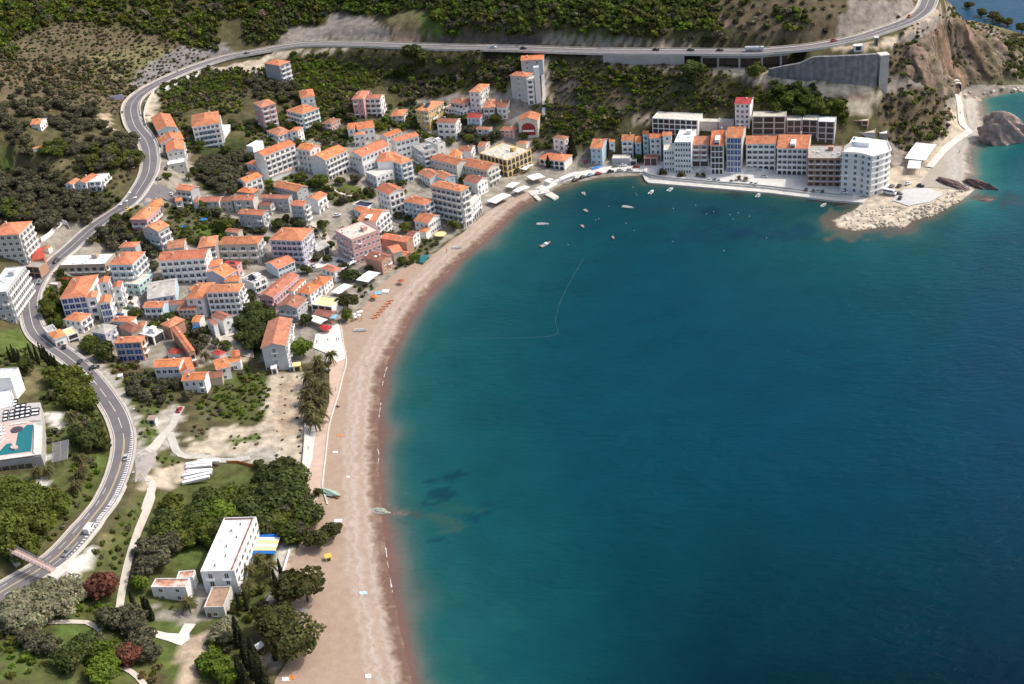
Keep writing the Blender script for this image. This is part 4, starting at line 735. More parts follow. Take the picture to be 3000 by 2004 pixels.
def house(line):
    global NB
    f = line.split('|'); crop = f[0]; A, B, C = [PX(crop, *map(float, t.split(','))) for t in f[1:4]]; h = float(f[4]) * (1.2 if crop in 'ABEFMNOPQI' and float(f[4]) > 3.2 and 'gallery' not in f[11] else 1.16 if crop in 'CD' and float(f[4]) > 7 and 'lift' not in f[11] else 1.0); roof, wk, rk, fr, ri, cat, label = f[5:12]; opts = f[12] if len(f) > 12 else ''
    PB = ground(*B, up=h); zE = PB[2]; PA = at_z(*A, zE); PC = at_z(*C, zE); u, v, w, d = solve_rect(PA, PB, PC)
    if d < 0: v = -v; d = -d; DIMS.append(('FLIP', label))
    DIMS.append((round(w, 1), round(d, 1), round(h, 1), label))
    c = PB[:2] - u * w / 2 + v * d / 2; ov = .0 if roof == 'f' else min(.4, w * .06, d * .06); w -= 2 * ov; d -= 2 * ov
    zb = zE - h; low = min(zg(*(c + u * a * w / 2 + v * b * d / 2)) for a in (-1, 1) for b in (-1, 1)) - zb - .8; low = min(low, -.3); low = max(low, -14)
    FOOT.append((c[0], c[1], u[0], u[1], w / 2 + 1, d / 2 + 1, zE + 2))
    root = empty({'house': 'house', 'hotel': 'hotel', 'apartments': 'apartment_block', 'shell': 'unfinished_building', 'church': 'church', 'shed': 'shed'}.get(cat, 'house'), (c[0], c[1], zb), math.atan2(u[1], u[0]))
    tag(root, label, {'apartments': 'apartment block', 'shell': 'unfinished building'}.get(cat, cat)); NB += 1
    x, y = w / 2, d / 2; mb = MB(); pitch = .34 if 'steep' not in opts else .55
    if roof == 'f':
        mb.box(-x, x, -y, y, low, h - .5)
        t = .22
        for a in ((-x, x, -y, -y + t), (-x, x, y - t, y), (-x, -x + t, -y + t, y - t), (x - t, x, -y + t, y - t)): mb.box(a[0], a[1], a[2], a[3], h - .5, h)
        mb.build("wall", MWALL[wk], root)
        rm = MB(); rm.box(-x + t, x - t, -y + t, y - t, h - .5, h - .42); rf = rm.build("roof", MROOF[rk], root)
        if w * d > 60 and 'bare' not in opts:
            hm = MB(); a, b = x * .3, y * .35; hm.box(a - 1.4, a + 1.2, b - 1.2, b + 1.2, h - .42, h + 1.5); hm.box(a - 1.55, a + 1.35, b - 1.35, b + 1.35, h + 1.5, h + 1.65); hm.build("roof_hut", MWALL[wk], rf)
            for k in range(2 + int(w * d / 90)):
                a = random.uniform(-x * .8, x * .8); b = random.uniform(-y * .8, y * .2); cm = MB(); cm.box(a - .5, a + .5, b - .35, b + .35, h - .42, h + .3); cm.build("air_conditioner", M['white'], rf)
    else:
        rmb, r = roof_mesh(roof, w, d, pitch, ov); k = ov * pitch
        mb.box(-x, x, -y, y, low, h)
        if roof == 'g':
            rr = y * pitch
            for s in (-1, 1): P = [(s * x, -y, h), (s * x, y, h), (s * x, 0, h + rr)]; mb.face(P if s > 0 else P[::-1])
        elif roof == 'G':
            rr = x * pitch
            for s in (-1, 1): P = [(-x, s * y, h), (x, s * y, h), (0, s * y, h + rr)]; mb.face(P if s < 0 else P[::-1])
        elif roof == 's':
            rr = 2 * y * pitch * .7
            for s in (-1, 1): P = [(s * x, -y, h), (s * x, y, h), (s * x, y, h + rr)]; mb.face(P if s > 0 else P[::-1])
        mb.build("wall", MWALL[wk], root)
        rf = rmb.build("roof", [MROOF[rk], M['white'] if wk in 'wcbtylp' else MWALL[wk]], root); rf.location = (0, 0, h - k * .9)
        if w * d > 45 and cat != 'church' and 'nochim' not in opts:
            cm = MB(); a, b = random.choice([-.45, .4]) * x, random.choice([-.3, .3]) * y; zz = min(r * .55, r); cm.box(a - .3, a + .3, b - .25, b + .25, zz * .3, r + .55); cm.box(a - .4, a + .4, b - .35, b + .35, r + .55, r + .68); cm.build("chimney", MWALL['c'], rf)
        if 'dormer' in opts:
            dm = MB(); dm.box(-1.3, 1.3, -y * .95, 0, 0, y * pitch * .75); dm.face([(-1.1, -y * .95 - .02, .25), (1.1, -y * .95 - .02, .25), (1.1, -y * .95 - .02, 1.5), (-1.1, -y * .95 - .02, 1.5)], 1); dm.build("dormer", [MWALL['w'], M['glass']], rf)
        if 'solar' in opts:
            s_ = MB(); a0 = -x * .1
            if roof in 'gh': zf = lambda q: (q + y + ov) * pitch + .34; s_.add([(a0, -y * .75, zf(-y * .75)), (x * .55, -y * .75, zf(-y * .75)), (x * .55, -y * .2, zf(-y * .2)), (a0, -y * .2, zf(-y * .2))], [(0, 1, 2, 3)])
            s_.build("solar_panel", MROOF['k'], rf)
        if 'sky' in opts:
            s_ = MB(); zf = lambda q: (q + y + ov) * pitch + .3; s_.add([(-.8, -y * .6, zf(-y * .6)), (.9, -y * .6, zf(-y * .6)), (.9, -y * .35, zf(-y * .35)), (-.8, -y * .35, zf(-y * .35))], [(0, 1, 2, 3)]); s_.build("skylight", M['white'], rf)
    if 'solar' in opts and roof == 'f':
        s_ = MB(); s_.add([(-x * .7, -y * .7, h - .2), (x * .3, -y * .7, h - .2), (x * .3, y * .3, h + .5), (-x * .7, y * .3, h + .5)], [(0, 1, 2, 3)]); s_.build("solar_panel", MROOF['k'], rf)
    facade(root, fr, w, h, 0, (0, -y, 0), wk); facade(root, ri, d, h, math.pi / 2, (x, 0, 0), wk)
    if fr not in 'n' and fr[-1:] != 'a' and cat in ('house', 'church'):
        dm = MB(); dm.box(-.55, .55, -.06, 0, 0, 2.05); o = dm.build("door", M['trunkw'], root); p = -x + min(1.1, x * .4); o.location = (p, -y - .01, max(0, low + .8))
    return root
M['trunkw'] = nmat("door_wood", (.16, .08, .045), .7, .1, 2)
def rust(n, l, b, tc, hs):
    z = n.new("ShaderNodeTexNoise"); z.inputs["Scale"].default_value = .45; z.inputs["Detail"].default_value = 7; l.new(tc.outputs["Object"], z.inputs[0]); mx = n.new("ShaderNodeMix"); mx.data_type = 'RGBA'; mr = n.new("ShaderNodeMapRange"); mr.inputs[1].default_value = .5; mr.inputs[2].default_value = .6; l.new(z.outputs[0], mr.inputs[0]); l.new(mr.outputs[0], mx.inputs[0]); l.new(hs.outputs[0], mx.inputs[6]); mx.inputs[7].default_value = (.60, .52, .45, 1); l.new(mx.outputs[2], b.inputs["Base Color"])
MROOF['R'] = nmat("roof_rusty", (.50,.235,.15), .9, .5, .55, extra=lambda n, l, b, tc, hs: rust(n, l, b, tc, hs))
TABLE = """A|280,1142|368,1140|432,1085|3.5|g|w|o|w|w|house|small white house with an orange roof alone among olive trees left of the hairpin
A|300,1368|385,1350|412,1335|3|g|w|O|w|n|shed|tiny orange-roofed hut lowest in the dark olive grove left of the hairpin
A|1440,1205|1625,1168|1560,1045|9|G|t|o|w|l|house|pale green gabled house tight beside the highway hairpin, uppermost of its row
A|1450,1288|1690,1278|1650,1200|8|G|w|o|w|w|house|orange-roofed house second down the row beside the highway hairpin
A|1522,1400|1692,1374|1680,1265|8|G|e|O|w|w|house|reddest low gabled house third down the row beside the highway hairpin
A|1535,1512|1700,1482|1690,1375|6|f|e|w|w2|w|house|beige building with a white terrace roof at the foot of the hairpin row
A|1757,1178|2015,1128|2003,1018|12.5|h|w|o|s|l|apartments|tall white apartment block with a bright blue balcony front near the hairpin|blue
B|68,582|212,604|280,558|12|h|g|o|n|l|apartments|tall apartment house with blank grey wall and balconied right side just below the upper highway
B|403,890|541,882|522,815|6.5|h|w|o|wl|w|house|white house with small orange hip roof right of the blank grey tower
B|-30,945|40,987|172,942|12.5|h|p|s|w|l|apartments|tall pink apartment house with stacked balconies and a brownish orange hip roof
B|273,1012|420,1052|553,985|9.5|h|t|o|l|l|apartments|turquoise apartment house with a broad orange hip roof on the hillside
B|90,1200|200,1250|280,1185|5|h|w|p|w|w|house|low white house with a brownish roof below the tall pink apartment house
B|312,1195|385,1207|437,1165|7|h|w|o|w|w|house|narrow white house with small orange roof squeezed below the turquoise apartment house
M|718,345|1268,130|1215,25|12.5|g|w|O|l6|n|hotel|white hotel wing with four rows of dark balcony doors above the round courtyard garden
M|1275,205|1510,252|1705,160|11|g|w|O|w3|w|hotel|white middle wing of the courtyard hotel with a tall bare gable
M|1545,335|1778,415|2165,232|10|G|w|O|n|s|hotel|white hotel wing with long continuous balconies at the right end of the courtyard hotel
M|408,465|600,500|735,440|6.5|h|w|O|w|w|house|upper white cottage with a hip roof left of the courtyard hotel
M|402,640|560,655|700,610|5|h|w|O|w|n|house|middle orange-roofed cottage left of the courtyard hotel
M|312,718|405,797|702,682|5.5|G|w|O|n|l|house|lowest white cottage left of the courtyard hotel with a balcony side
M|432,150|525,170|705,70|7|f|w|w|n|n|house|plain white stepped building uphill behind the courtyard hotel|bare
M|848,697|1270,548|1240,500|2.6|s|w|O|n|n|house|low orange-roofed gallery under the balcony wing of the courtyard hotel|nochim
M|1335,478|1830,640|1860,600|2.6|s|w|O|n|n|house|low orange-roofed gallery along the back of the courtyard garden|nochim
M|1850,668|2165,535|2130,480|2.6|s|w|O|a|n|house|low orange-roofed gallery at the foot of the right hotel wing|nochim
M|868,860|1290,955|1640,890|5.5|g|g|o|w9|w|house|long grey-fronted low building closing the lower side of the courtyard garden
N|490,652|622,706|950,562|9|G|w|o|w|W|apartments|long white row house with blank windows stepping down behind the courtyard hotel's right wing
N|915,502|1012,537|1286,462|8.5|G|w|o|w|W|apartments|white two-storey row house with dark windows right of the stepped row house
N|860,440|912,482|1092,415|4|G|w|O|n|w|house|small bright orange-roofed annexe behind the white row houses
N|840,702|1066,792|1218,742|9.5|h|b|o|W|l|apartments|pale blue apartment house with an orange roof and blue-railed balconies in mid town
N|825,682|990,752|1030,642|9.5|h|w|o|n|n|house|plain white wing with orange roof leaning on the pale blue apartment house in mid town
N|610,765|642,797|850,702|5.5|f|w|c|n|w|house|white house with a long beige terrace below the white row houses|bare
N|655,882|788,925|985,856|6|f|w|c|w|w4|house|cube-like cream-white house with four tall windows and a flat pale roof in mid town|bare
N|1200,572|1322,652|1486,602|9.5|f|g|g|w|l|apartments|grey flat-roofed house with balconies between the two rows of orange roofs
N|1345,502|1492,562|1572,530|6.5|f|w|g|n|w|house|white block with a weathered flat roof uphill of the grey flat-roofed house
N|1400,725|1712,800|1740,715|8.5|g|e|o|w|n|hotel|left half of the long beige hotel above the beach bend, lower roof
N|1718,788|2066,860|2236,792|9|g|c|o|w|s|hotel|right half of the long beige hotel with rounded balconies on its seaward end
N|1265,887|1402,957|1492,872|4.5|g|w|p|w|n|house|low whitewashed house with faded brown-orange roof under the long beige hotel
N|1422,907|1572,967|1648,897|5.5|g|b|p|n|w|house|low pale blue house with faded roof next to the tall beachside hotel
N|1405,1032|1755,1106|1868,1046|17|h|e|o|l|s|hotel|tall beachside hotel with a brown balconied left flank and an orange top roof
N|1768,1295|1808,1320|1986,1138|8|f|w|c|n|wa|house|white arcaded terrace annexe at the foot of the tall beachside hotel|bare
N|1780,977|1950,1012|2076,942|6.5|g|w|b|n|w|house|white gabled house with a brown roof right of the tall beachside hotel
N|780,1072|936,1142|1060,1048|11.5|g|w|o|w|r|apartments|white four-storey house with black balconies on its bright gable side in mid town
N|1090,1212|1345,1262|1490,1196|9.5|h|b|o|w|l|apartments|light blue house with a broad many-hipped orange roof near the beach
N|1255,1412|1390,1467|1532,1372|6|g|w|o|w|W5|house|white house with a square orange roof and tall dark windows by the beach cafes
N|530,1302|640,1357|712,1302|4.5|g|w|O|w|n|house|low orange-roofed lean-to left of the dormered white house
N|640,1375|790,1452|952,1312|10|g|w|o|n|l|apartments|white house with stacked orange gables and glazed balconies above the pink hotel|dormer
N|520,1246|690,1277|782,1231|5|f|w|k|n|n|house|house with a flat navy blue roof in mid town|bare
N|1970,656|2287,740|2550,612|8.5|f|y|c|a|a|hotel|ochre hotel with arched loggias and a flat beige roof above the seafront road
F|725,546|876,631|1100,526|11.5|f|p|c|w|w6|hotel|bright pink hotel with white-framed windows and a flat grey roof
B|893,887|985,907|1045,832|10.5|h|p|s|wa|n|house|pink left wing of the arched villa high on the hillside
B|985,907|1142,905|1178,865|10|g|w|s|la|w|house|white villa with dark arches and a tall bright gable high on the hillside
B|1250,1032|1357,1062|1392,1002|4|h|e|o|w|w|house|low orange hipped house half hidden by trees right of the arched hillside villa
B|1462,1007|1580,1022|1728,935|10.5|h|y|o|w|w|apartments|yellow apartment house with black windows and solar panels on an orange roof|solar
B|1775,937|1900,957|2010,917|8|h|p|s|l|l|apartments|terraced pinkish house with a red-brown hip roof above its wide white balcony
B|1735,977|1900,1014|2022,947|5.5|f|w|s|s|s|house|white balcony tier at the foot of the terraced pinkish house|bare
B|1968,827|2052,847|2146,772|11|h|w|o|w|w|apartments|slim white three-storey tower house with an orange roof at the wood's edge
B|2085,972|2190,987|2240,907|6|h|e|s|l|n|house|white house with a faded orange roof right of the slim white tower house
B|2205,985|2302,987|2350,917|6|g|w|b|w|w|house|white house with a dark brown roof left of the tall grey tower house
B|1925,1082|2057,1087|2110,1040|5|g|b|r|w|w|house|low bluish white house with a dark red roof on the upper hillside
B|1650,1127|1832,1132|1880,1087|8.5|g|w|b|l|w|house|white house with brown roof and black balconies right of the yellow apartments
B|2015,1187|2142,1192|2216,1166|4|g|w|p|w|w|house|low long house with faded brick-red roof and white gable behind the olive thicket
B|2232,1197|2370,1202|2400,1162|4|h|p|p|w|n|house|low pinkish house with two dark windows beside the olive thicket
B|925,1187|1090,1167|1066,1106|6.5|g|w|O|w|w|house|white villa with a bright orange main roof in the green hollow
B|832,1192|905,1182|930,1126|5.5|g|w|O|w|n|house|left orange gable of the white villa in the green hollow
B|890,1247|1002,1232|1022,1202|6|h|w|s|w|w|house|small white porch house in front of the villa in the green hollow
B|610,1122|690,1142|778,1092|4|h|p|b|w|w|house|low brown-roofed cottage in the trees right of the turquoise apartment house
P|-120,240|288,246|498,40|15.5|h|e|o|W|l|apartments|big cream apartment block with an orange roof at the left edge of the photo
P|-200,1112|92,1117|390,722|13.5|f|g|w|w|s|apartments|grey flat-roofed apartment block with diagonal rows of balconies at the left edge beside the highway
P|600,462|740,467|790,422|3|h|w|O|n|n|shed|little bright orange pavilion roof beside the big cream apartment block
P|492,602|680,612|690,505|3.5|s|r|r|n|n|shed|dark maroon lean-to roof beside the highway
P|388,735|590,747|622,655|5|f|k|g|o|n|house|low cluttered flat-roofed shop beside the highway, below the maroon roof
P|905,715|1602,692|1742,527|6.5|f|n|w|r6|r|shell|wide flat white-roofed building with brown brick bays under the highway
P|740,1002|870,1012|902,967|3|f|n|w|n|n|shed|small white flat-roofed shed below the curved retaining wall|bare
P|930,1202|1320,1197|1510,857|9.5|h|w|o|b4|n|hotel|main wing with broad hip roof of the white hotel with blue windows
P|1322,1218|1482,1217|1512,1112|9|G|w|o|r|n|hotel|middle stepped bay of the white hotel with blue windows
P|1515,1288|1692,1292|1722,1172|8|G|w|o|b3|w|hotel|front right stepped bay of the white hotel with blue windows
P|1503,988|1665,987|1692,892|9.5|G|w|o|w|w|hotel|rear stepped bay of the white hotel with blue windows
P|1728,1052|1852,1057|1885,962|8.5|G|w|o|w|l|hotel|rightmost small stepped bay of the white hotel with blue windows
E|578,1367|740,1387|832,1312|5|h|w|o|w|l|house|orange hip-roofed house directly below the white hotel with blue windows
E|1000,857|1215,864|1337,742|11|h|b|o|l|l|apartments|pale turquoise-blue block with a white rib down its orange roof beside the brick-bayed flat building
E|1150,985|1270,1042|1397,938|5|f|t|c|W|W|house|white glazed two-storey annexe with rounded terrace below the pale turquoise-blue block|bare
E|1085,707|1242,702|1252,652|6|h|g|o|w|n|house|small grey house with an orange hip roof behind the pale turquoise-blue block
E|1445,832|1885,802|1880,716|11|g|w|o|l|w|apartments|big white block with a long orange ridge and bright white right gable
E|1530,722|1690,702|1712,622|6|g|e|p|n|w|house|faded-roof house with a cream gable behind the big white long-ridged block
E|1815,692|1975,692|2005,592|10|h|d|o|s|n|apartments|dark-fronted narrow apartment house left of the long olive-grey block
O|1112,1047|1585,1037|1642,942|9|h|o|o|l4|l|apartments|long olive-grey apartment block with curved white balconies
O|1712,988|2090,1002|2142,855|12|h|l|o|s|w|hotel|lilac hotel with bands of pale balconies and a fan-shaped orange roof
O|1660,1262|1812,1327|1988,1222|4.5|G|b|o|n|W5|house|low gabled house with a dark left gable and blue-white glazed side below the lilac hotel
O|125,747|312,757|476,612|6.5|h|p|o|l2|l|house|pink and white house with a broad orange roof just below the highway junction
O|252,862|440,897|580,822|9|G|g|o|w|s|apartments|grey apartment house with wavy gable and white balconies below the pink house
O|295,592|510,592|490,512|3.5|h|e|O|w|n|house|low house with a bright red-orange roof nearest the highway junction
O|632,410|815,434|892,372|8.5|g|g|o|l|n|house|narrow grey house with a white gable side standing at the highway junction
O|640,532|720,542|726,496|4.5|g|e|O|w|n|house|tiny orange-roofed cottage left of the narrow grey junction house
O|850,552|905,557|926,468|4|g|e|b|n|n|house|brown-roofed leftmost cottage of the old stone row
O|908,557|1140,552|1152,492|5|g|e|p|w|n|house|orange patched roof in the middle of the old stone row
O|1142,552|1292,547|1302,492|5|g|e|b|w|n|house|dark brown roof at the right of the old stone row
O|1290,537|1530,537|1602,472|7.5|g|e|p|w2|n|house|tall plain beige house with a white right gable beside the old stone row
O|1345,432|1522,457|1606,412|5|h|d|O|n|n|house|small orange hip-roofed house under the thick olive trees by the courtyard hotel
O|1615,512|1935,522|2012,477|6.5|g|g|p|w|w|house|wide grey house with a two-part faded roof and white gable below the courtyard garden
O|1588,592|1727,602|1782,562|4.5|g|e|b|n|w|house|small brown-roofed house wedged under the wide grey house
O|1352,692|1640,712|1728,652|8|g|g|o|w4|w|house|grey house with a flat orange front slope and small black windows above the central gardens
O|1950,592|2107,607|2222,552|9.5|g|g|o|w|l|apartments|grey-sided house with balconied white gable above the narrow street
F|480,242|567,277|656,217|6.5|G|w|o|n|l|house|orange-roofed white house with a stone side, uphill of the narrow street
Q|765,587|1005,642|1130,547|6|G|l|O|n|l|house|lilac-grey blank gable house with a round skylight in its orange roof|sky
Q|815,522|960,502|990,427|7|h|w|O|n|n|house|orange-roofed house behind the lilac-grey blank gable house
Q|975,492|1150,507|1195,457|7.5|h|p|r|w|w|house|pinkish house with a dark red roof carrying solar panels|solar
Q|130,837|447,837|472,642|5|g|b|g|w|n|house|old low building with a long weathered grey roof and pale blue front
Q|785,817|1178,802|1262,702|12|h|w|o|l6|l|apartments|large white curved apartment building with stacked loggias in mid town
Q|570,867|770,882|905,692|8|h|w|o|w|n|house|white left wing with a sloping orange roof beside the large curved apartment building
Q|1200,642|1340,702|1432,612|7|f|w|g|n|s|house|white house with dark solar panels on a flat roof right of the curved apartment building|solar
Q|1390,852|1567,870|1868,612|6.5|G|p|s|s|s|house|long pink and white house with a terracotta roof running down to the beach street
Q|1750,782|1802,802|1945,662|4.5|G|w|s|n|w|house|slim orange-roofed row house right of the long pink and white house
Q|1820,802|1990,837|2132,727|4|h|w|O|w|w|house|orange hip-roofed house with a palm in front near the beach canopies
Q|2010,682|2152,732|2256,632|4|h|w|O|w|w|house|brightest orange roofed house nearest the white beach canopy
F|590,897|720,937|776,892|4.5|h|w|p|w|w|house|small white house with a reddish roof between the car park and the beach
Q|1610,977|1840,997|1935,877|6|G|g|b|w3|w|house|grey gabled house with a brown roof behind the big old stone house by the beach
Q|2000,942|2236,972|2266,862|4.5|f|w|y|o|n|house|beach bar with a pale yellow flat roof|bare
Q|2020,1062|2210,1102|2242,1012|3|g|n|b|n|n|house|low brown tiled roof in front of the pale yellow beach bar roof|nochim
Q|850,1087|985,1142|1066,1062|6|g|w|b|n|w|house|white house with a brown roof and tall black windows above the round lawn
Q|800,1132|880,1192|906,1162|5|G|w|b|w|n|house|small white front gable of the house above the round lawn
Q|650,1122|722,1152|782,1072|4|g|w|O|n|n|house|low orange roof beside the bright blue tarpaulin
Q|275,1172|380,1217|560,1122|5|h|k|o|n|n|house|broad orange upper roof of the L-shaped terracotta house
Q|395,1225|595,1505|655,1452|6|g|k|o|n|r|house|long terracotta wing of the L-shaped house running downhill with white balconies
Q|65,987|300,987|311,907|5|g|b|o|l3|n|house|pale blue two-storey house with a flat orange roof strip beside the turning circle
Q|345,957|570,947|580,892|4|g|w|b|n|n|house|long dark brown roof behind the pale blue two-storey house
Q|465,1017|680,1012|662,952|4|g|c|p|w4|w|house|low cream cottage with four small windows and a faded red roof
Q|1420,1452|1712,1425|1790,1112|9.5|G|g|p|w1|w|church|big old stone house with a long weathered red gable roof facing the beach|nochim
H|1040,22|1295,10|1312,-52|9|h|k|o|b3|r|apartments|brick apartment house with blue-glazed left bays above the roadside bushes
H|1402,244|1650,234|1642,155|7.5|g|w|O|W4|n|house|white house with a square white chimney and bright orange roof above the field
I|80,412|205,377|162,277|5.5|G|w|O|n|n|house|long orange roof running downhill left of the palm and the field
I|85,477|285,467|268,397|5.5|g|w|O|w|n|house|white-walled lowest house with an orange roof and blue awning above the field
I|375,374|502,352|472,270|5|g|w|O|w|n|house|orange-roofed house at the top of the overgrown field
I|480,322|582,312|572,280|3.5|g|w|O|w|n|house|small white annexe on the right of the house at the top of the overgrown field
I|290,462|432,442|422,380|3.5|g|n|b|n|n|shed|brown-roofed outbuilding above the overgrown field
E|625,107|667,132|742,82|4.5|G|w|p|w|w|house|left gable of the white house hidden in the olive grove above the highway
E|745,77|787,117|905,42|5.5|G|w|o|w|W|house|main orange-roofed wing of the white house hidden in the olive grove above the highway
E|800,112|922,97|1002,22|4.5|f|w|w|l|l|house|white terraced end of the house hidden in the olive grove above the highway|bare
E|475,1532|612,1507|552,1452|3.5|h|w|O|w|n|house|small bright orange roof beside the highway at the lower bend
E|600,1502|716,1477|662,1427|4|f|w|y|o|n|house|flat pale yellow roof beside the highway at the lower bend|bare
E|425,1477|520,1452|482,1407|3.5|f|w|g|n|n|shed|small flat grey-white roof right at the highway's edge at the lower bend|bare
E|815,1492|962,1502|1076,1422|5.5|h|l|g|w|w|house|lilac house with a grey hipped roof below the turning circle
E|1008,1382|1200,1392|1292,1342|4.5|h|w|o|n|n|house|long orange roof behind the pointed brown roof below the turning circle
E|1085,1432|1200,1492|1262,1412|4.5|h|n|b|n|n|house|pointed brown hip roof below the turning circle|nochim
E|1255,1422|1322,1432|1346,1382|3.5|h|w|p|n|n|house|little faded orange roof by the trees right of the pointed brown roof
E|1230,1482|1402,1522|1502,1462|3.5|f|w|w|o|o|house|open white terrace building right of the pointed brown roof
H|-150,345|95,332|140,242|10|f|w|w|n|n|hotel|pale flat-roofed hotel tower above the swimming pool at the left edge|bare
H|-150,602|126,582|88,345|5|f|w|w|n|n|hotel|low white glass-roofed hotel hall beside the pool terrace|bare
C|722,1347|828,1364|890,1272|8.5|g|b|o|w2|n|house|pale blue-fronted house with a white gable at the left end of the seafront row
C|888,1302|945,1302|946,1268|7|g|w|O|w|n|house|narrow orange-roofed house second in the seafront row
C|1000,1287|1115,1292|1142,1212|8.5|g|w|o|l|n|house|white house with a shaded balcony third in the seafront row
C|1125,1312|1187,1312|1192,1247|7.5|g|b|O|w|n|house|narrow bluish house with a red-orange roof fourth in the seafront row
C|1195,1242|1252,1238|1262,1200|11|g|t|O|w|n|apartments|narrow pale green front left of the white seafront apartments
C|1255,1267|1370,1267|1376,1222|11|g|w|O|ws|n|apartments|white seafront apartments with five dark windows under an orange roof
C|1376,1252|1467,1247|1472,1207|11|g|w|o|w|n|apartments|white apartments with orange roof left of the unfinished white seafront block
C|1210,1447|1330,1447|1336,1412|4.5|f|p|p|o|n|house|low reddish-roofed cafe front below the white seafront apartments|bare
C|1490,1297|1642,1302|1692,1182|16|f|w|w|w6|n|shell|tall unfinished white seafront block with a cluttered white roof terrace
C|1390,1377|1490,1374|1500,1312|11|f|w|c|w4|n|shell|lower left shoulder of the unfinished white seafront block|bare
C|1642,1322|1805,1327|1826,1247|10.5|g|p|p|l|n|apartments|pinkish balconied seafront house with a brown-red roof
C|1815,1332|1945,1337|1976,1192|14|g|w|O|oa3|n|hotel|narrow white hotel front with dark bays over white arches left of the blue-windowed hotel|dormer
C|1960,1262|2112,1267|2152,1162|17|g|e|o|b|n|hotel|tall narrow seafront hotel with bright blue windows
C|2140,1322|2425,1322|2440,1242|13|g|w|o|la|n|hotel|wide white seafront hotel with pale balconies over arches right of the blue-windowed hotel
D|82,1342|372,1367|405,1235|13|g|w|o|sa|n|hotel|white arcaded seafront hotel with a raised orange gable at its right|dormer
D|365,1442|680,1452|690,1332|13.5|f|k|g|r5|n|shell|brick-brown seafront block with rows of raw balconies and a rubble-strewn flat roof
C|2038,952|2187,957|2222,897|12.5|g|w|r|w3|n|apartments|white tower with a dark red roof behind the seafront row
C|1285,1082|1702,1102|1716,1040|10|f|w|c|o8|n|shell|wide white concrete frame with two rows of dark openings behind the seafront row|bare
D|-145,1067|162,1067|170,1020|11.5|f|e|c|o3|n|shell|tan concrete frame with three dark storeys right of the dark red roofed tower|bare
D|172,1102|308,1102|314,1060|9|f|g|c|o2|n|shell|grey concrete frame, left one of the pair right of the tan frame|bare
D|312,1097|455,1102|460,1056|9|f|g|c|o2|n|shell|grey concrete frame, right one of the pair right of the tan frame|bare
D|458,1112|612,1117|620,1070|11|f|g|w|o2|n|shell|dark concrete frame with a bright white flat roof behind the brick-brown block|bare
D|750,1102|920,1107|926,1062|5|f|k|c|o3|n|shell|small brick upper storey with open bays behind the white curved hotel|bare
D|740,1202|985,1217|990,1132|5|f|g|c|n|n|shell|blank grey block directly behind the white curved hotel|bare
D|1020,1222|1100,1224|1100,1190|4.5|f|d|w|n|n|shed|small white flat canopy hut right behind the white curved hotel|bare
C|1720,1112|1885,1117|1892,1077|6|f|e|c|n|n|shell|plain beige block behind the pinkish balconied seafront house|bare
C|1893,1112|2033,1117|2036,1066|6|f|g|g|n|n|shell|grey flat-roofed block left of the dark red roofed tower|bare
C|50,1110|236,1106|242,1045|9|G|e|o|n|n|house|pink gabled house with a deep red arched balcony below the tall grey tower house|arch
C|370,1267|482,1282|525,1252|8.5|h|w|p|w|w|house|tall cream house with a tan hip roof behind the cypress trees
C|240,1457|482,1482|442,1407|5.5|h|w|o|a|n|house|orange hip-roofed house with arches behind the dark cypresses
C|30,1312|130,1322|166,1297|4|h|w|p|n|n|house|small faded orange roof below the pink gabled house
C|-25,692|130,707|165,667|16|h|g|o|w1|w|apartments|tall blue-grey tower house with an orange roof beside the hillside lift
C|133,722|196,727|214,690|15|f|w|c|l|n|apartments|stepped white balcony stack between the tall blue-grey tower house and the lift shaft|bare
C|198,617|247,615|244,600|21|f|w|w|n|n|apartments|slim white lift shaft climbing the slope to the upper highway|bare
C|75,557|285,547|280,507|8|g|g|O|w2|n|house|grey house with a sliver of orange roof just under the upper highway
F|995,802|1150,837|1268,777|6|g|k|b|n|w|house|brick-walled house with a white skylight in its brown roof next to the beach|sky
F|1190,702|1255,762|1312,702|5|G|e|o|n|n|house|orange gable behind the brick-walled house next to the beach
F|1140,622|1380,662|1436,612|6|g|k|o|n|n|house|wide brick building with an orange roof above the beach gardens
F|1380,592|1440,612|1506,562|4.5|g|w|b|n|w|house|white gabled cottage with a brown roof above the beach gardens
F|1258,762|1360,792|1402,747|3|g|k|o|n|n|house|low orange roof right of the brick-walled house next to the beach|nochim
N|1625,690|1762,702|1800,612|5|h|w|O|n|n|house|low orange hip roof behind the middle of the long beige hotel
N|1740,622|1880,642|1932,572|5.5|g|w|b|n|w|house|brown-roofed white cottage uphill of the long beige hotel
Q|600,762|642,792|762,712|4.5|G|w|O|w|n|house|small white gabled house left of the large curved apartment building
Q|1000,692|1172,682|1162,612|5|g|e|O|n|n|house|plain orange roof just behind the large curved apartment building
Q|1642,652|1702,692|1762,612|5.5|h|w|O|n|w|house|small orange-roofed house at the uphill end of the long pink row house
Q|340,1512|502,1522|482,1452|3|h|w|r|n|n|shed|deep red low hip roof among trees above the lowest orange roofs|nochim
Q|850,1502|952,1542|962,1472|3|h|w|r|n|n|shed|deep red low roof beside the palm above the overgrown field|nochim
Q|1088,1552|1192,1542|1182,1462|3|h|k|O|n|n|shed|small round-looking orange roof at the edge of the old stone house's yard|nochim
C|1080,1472|1142,1472|1146,1442|3|f|g|g|o1|n|shed|small grey garage with a dark doorway on the seafront|bare
C|915,1452|1076,1452|1076,1417|4|f|g|c|n|n|house|blank grey wall-like building on the seafront below the narrow houses|bare
C|1645,1452|1805,1455|1812,1415|4.5|f|e|w|o|n|house|low white-topped cafe front below the pinkish balconied seafront house|bare
F|440,702|565,742|700,690|3.5|G|e|g|n|o|shed|open stone-gabled shelter at the back of the white car park|nochim
